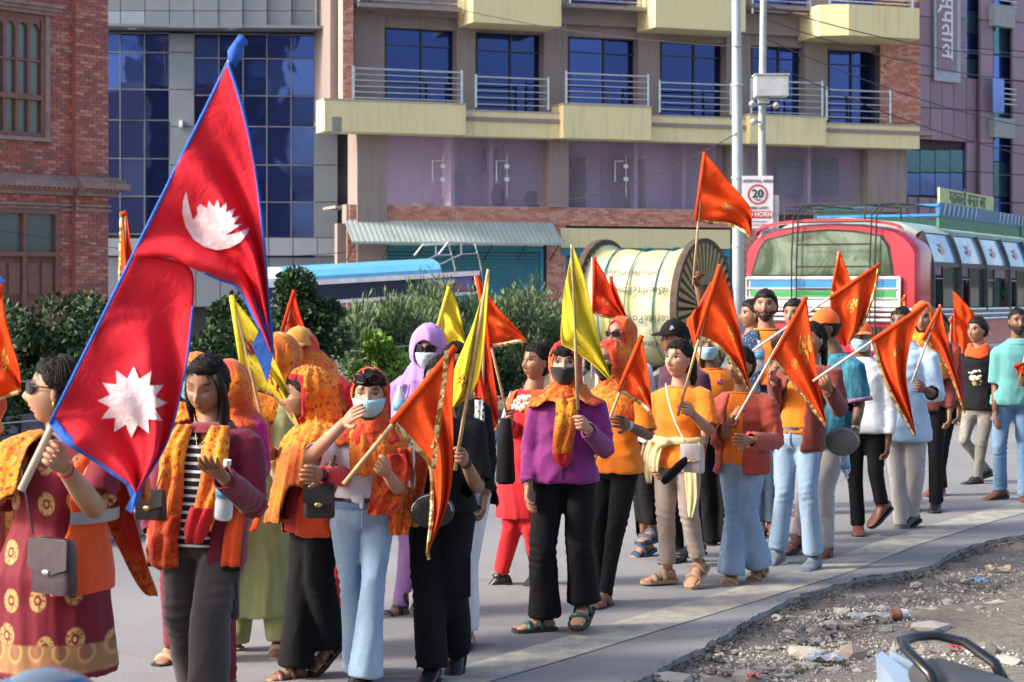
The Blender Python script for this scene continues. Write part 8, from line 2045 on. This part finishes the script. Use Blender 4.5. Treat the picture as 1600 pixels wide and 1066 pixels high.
pts = [(291,299),(287,310),(285,330),(290,354),(300,373),(318,386),(338,391),(358,389),(376,379),(388,363),(391,354)]
px_decal(up, [(291,299),(286,315),(285,333),(290,354),(302,374),(320,386),(338,391),(358,388),(376,378),(387,364),(391,355),(372,364),(352,368),(378,350),(364,352),(375,337),(361,341),(367,326),(353,332),(354,316),(344,326),(340,312),(334,324),(326,313),(324,326),(313,319),(308,325),(309,334),(302,344),(296,325)], 'moon_emblem', FM['nwhite'])

OM = 'ॐ'
G1 = lambda u, v, s_, r=0: (OM, u, v, s_*.5, s_, r)
flag('pennant', 'orange pennant hanging at the left edge with a gold glyph', Yp(EDGE, 'R')-.1, (-70,690,-8,455), [(2,445),(14,520),(30,575),(32,612)], [(-60,640),(-30,640),(0,625),(30,614)], trim='lo', glyphs=[(OM, .55, .35, .25, .3, 1.2)], ripple=.02)
MB().prism([P(-10,432,6.95), P(0,431,6.95), P(10,440,6.95), P(-4,443,6.95)], (0,-.004,0)).build('blue_flag_tip', FM['nblue']); o = bpy.data.objects['blue_flag_tip']; tag(o, 'small tip of blue cloth at the far left edge', 'flag')
flag('pennant', 'narrow orange pennant tip with gold trim rising behind the large flag', 10.2, (192,600,196,332), [(198,332),(204,380),(214,450),(222,520)], [(188,336),(187,390),(187,450),(205,530)], trim='lo', phase=1)
e, cl = flag('pennant', 'yellow pennant with red lettering between the long haired woman and the orange shawl', Yp(GREEN, 'R')-.02, pl4, [(362,462),(392,500),(420,545),(450,610),(476,686)], [(384,604),(405,612),(430,622),(455,655),(476,688)], 'yellow', phase=.4, pmat=M_bamboo, glyphs=[('निवाव', .34, .62, .30, .42, -.25), (OM, .18, .45, .16, .3, -.3)])
flag('pennant', 'red pennant standing up behind the ochre cap', 12.4, (430,600,459,453), [(460,453),(472,500),(496,562)], [(440,520),(460,548),(496,566)], 'red', trim=None)
flag('pennant', 'orange pennant folded upright behind the yellow lettered flag', 9.9, (366,640,380,545), [(381,545),(390,560),(392,632)], [(364,640),(378,640),(392,634)], 'orange')
flag('pennant', 'pale yellow pennant standing above the lilac headscarf', 12.2, (672,620,700,447), [(702,448),(716,480),(728,540)], [(680,525),(700,545),(728,545)], 'yellow', trim=None, phase=2, ripple=.03)
flag('pennant', 'large orange pennant with gold print flying above the woman in red', Yp(RED, 'L'), pl10, [(744,430),(775,478),(800,505),(823,531)], [(767,543),(790,540),(808,536),(823,534)], 'orange', glyphs=[(OM, .42, .5, .16, .26, 0), ('जय श्री', .62, .80, .13, .2, 0)], phase=1.3)
flag('pennant', 'red orange pennant hanging straight down behind the tall yellow flag', 10.3, (752,720,757,470), [(760,472),(768,560),(776,620),(778,664)], [(738,600),(748,660),(762,690),(777,668)], 'red', glyphs=[('जय', .6, .5, .2, .3, -.3)])
flag('pennant', 'tall slender yellow pennant held by the woman in black', Yp(BT, 'R'), pl9, [(765,422),(760,500),(752,570),(738,612),(706,640)], [(742,500),(728,535),(712,572),(704,600),(703,641)], 'yellow', trim=None, ripple=.015, glyphs=[('जय', .72, .55, .10, .5, .3)], phase=.2, hem=False)
e, cl = flag('pennant', 'big orange pennant with gold trimmed fold hanging in front of the woman in black', Yp(MASK, 'R')-.02, pl7, [(712,542),(707,620),(708,700),(701,780),(668,866)], [(612,662),(648,700),(671,732),(672,800),(667,868)], 'orange', ripple=.03, phase=.9, pole_r=.011, pmat=M_bamboo, glyphs=[('जय', .30, .55, .10, .34, -.75)])
v = []; 
for i in range(41):
    t_ = i/40; x, y = poly_at([(694,548),(690,600),(680,660),(674,735)], t_); q = P(x, y, cl.Y-.035); v += [q-cl.inv, q-cl.inv+Vector((.020,0,.004))]
cl_ = MB().add(v, [(2*i,2*i+1,2*i+3,2*i+2) for i in range(40)]).build('gold_trim', M_gold, e, fix=False)
MB().tube([P(668,860,cl.Y)-cl.inv, P(670,874,cl.Y)-cl.inv], .008, 6).build('tassel', M_gold, e)
e, cl = flag('pennant', 'yellow pennant draped round its stick above the purple jacket', Yp(PUR, 'R'), pl11, [(895,383),(912,430),(924,480),(938,540),(956,596)], [(880,460),(877,532),(892,546),(922,566),(956,598)], 'yellow', trim=None, ripple=.025, phase=1.1, hem=False)
MB().tube([P(900,548,cl.Y-.045)-cl.inv, P(893,388,cl.Y-.045)-cl.inv], .006, 8).build('pole_sleeve', plain('stick_brown', (.28,.24,.10), .7), e)  # brown line of the stick, laid over the front of the yellow cloth
flag('pennant', 'orange pennant on upright stick in front of the cable drum', 13.2, (925,590,925,402), [(929,402),(950,440),(972,498)], [(927,490),(945,496),(974,501)], 'red', pmat=M_polewhite, glyphs=[('राम', .4, .6, .2, .2, 0)])
flag('pennant', 'thin orange pennant tip beside the upright stick at the cable drum', 13.6, (950,560,954,432), [(955,432),(970,470),(983,506)], [(955,470),(966,490),(982,508)], 'red')
flag('pennant', 'orange pennant with pale trim beside the orange tee woman\'s shoulder', Yp(T12, 'L')-.12, pl12, [(1003,524),(1011,570),(1016,612),(1019,647)], [(966,612),(982,620),(1000,632),(1018,648)], 'orange', glyphs=[(OM, .5, .6, .2, .25, 0)], phase=.5)
flag('pennant', 'orange pennant raised highest, over the fist and cable drum', Yp(FIST, 'L'), pl16, [(1101,238),(1132,276),(1160,308),(1174,330),(1174,366)], [(1087,345),(1110,350),(1136,352),(1160,362),(1173,372)], 'orange', ripple=.035, phase=.8, glyphs=[(OM, .45, .55, .16, .3, .2)])
flag('pennant', 'bright orange pennant hiding the masked person with the raised fist', Yp(BEI, 'R'), pl15[:2]+(1124,413), [(1125,414),(1146,470),(1161,545),(1172,608)], [(1089,529),(1112,538),(1134,556),(1171,609)], 'orange', ripple=.03, phase=1.9, glyphs=[(OM, .42, .45, .18, .26, 0)])
flag('pennant', 'darker orange pennant fold directly behind the bright one at the drum', 13.0, (1086,600,1112,442), [(1113,442),(1100,480),(1090,540)], [(1092,482),(1073,504),(1086,542)], 'orange', trim=None)
flag('pennant', 'orange pennant with large gold medallion held by the rust jacket woman', Yp(RUST, 'L')-.02, pl17, [(1260,464),(1270,540),(1281,610),(1291,664)], [(1205,562),(1235,596),(1264,634),(1290,667)], 'orange', ripple=.028, phase=.3, glyphs=[(OM, .30, .35, .30, .5, 0), (OM, .28, .72, .12, .22, 0)], pmat=M_polewhite)
flag('pennant', 'orange pennant slanting up to the right over the orange cap', Yp(MAN, 'R')-.1, pl18, [(1375,413),(1368,455),(1350,505),(1323,540)], [(1297,465),(1298,500),(1303,530),(1321,541)], 'orange', ripple=.03, phase=2.6, trim='up', glyphs=[(OM, .35, .55, .25, .3, .3)], pmat=M_polewhite)
flag('pennant', 'narrow orange pennant in front of the bus ladder', 17.5, (1290,540,1310,393), [(1312,393),(1325,425),(1335,462)], [(1300,455),(1310,470),(1334,465)], 'orange', trim=None)
flag('pennant', 'long curved orange pennant hanging over the pale blue shirt', Yp(CAR, 'R')-.55, pl20, [(1448,476),(1427,520),(1416,580),(1422,630),(1431,680)], [(1362,533),(1375,580),(1392,620),(1412,655),(1430,682)], 'orange', ripple=.035, phase=1.5, glyphs=[(OM, .28, .45, .2, .3, .5)], pmat=M_polewhite)
flag('pennant', 'orange pennant with pale tip held by the man in pale blue', Yp(PB, 'R'), pl23, [(1470,478),(1479,530),(1495,590),(1509,644)], [(1442,532),(1468,555),(1486,590),(1507,646)], 'orange', ripple=.03, phase=.7, pmat=M_polewhite, glyphs=[(OM, .35, .5, .2, .3, 0)])
flag('pennant', 'orange pennant against the silver bus moulding behind the young man', 18.6, (1560,536,1520,488), [(1524,492),(1505,470),(1489,454)], [(1512,548),(1504,556),(1493,556)], 'orange', trim=None, ripple=.03)
flag('pennant', 'thin rolled orange pennant beside the yellow turban', 17.5, (1412,520,1413,461), [(1416,461),(1417,480),(1418,500)], [(1410,470),(1409,485),(1410,500)], 'orange', trim=None, ripple=.005)
flag('pennant', 'thin rolled orange pennant between two larger ones near the vest man', 17.8, (1484,560,1486,495), [(1489,495),(1491,520),(1492,548)], [(1482,505),(1482,525),(1483,548)], 'orange', trim=None, ripple=.005)
flag('pennant', 'small red pennant in the teal polo man\'s hand', Yp(POLO, 'R'), (1592,598,1604,545), [(1602,568),(1612,570),(1622,590)], [(1585,572),(1592,588),(1600,592)], 'red', trim=None, ripple=.01, group=None)
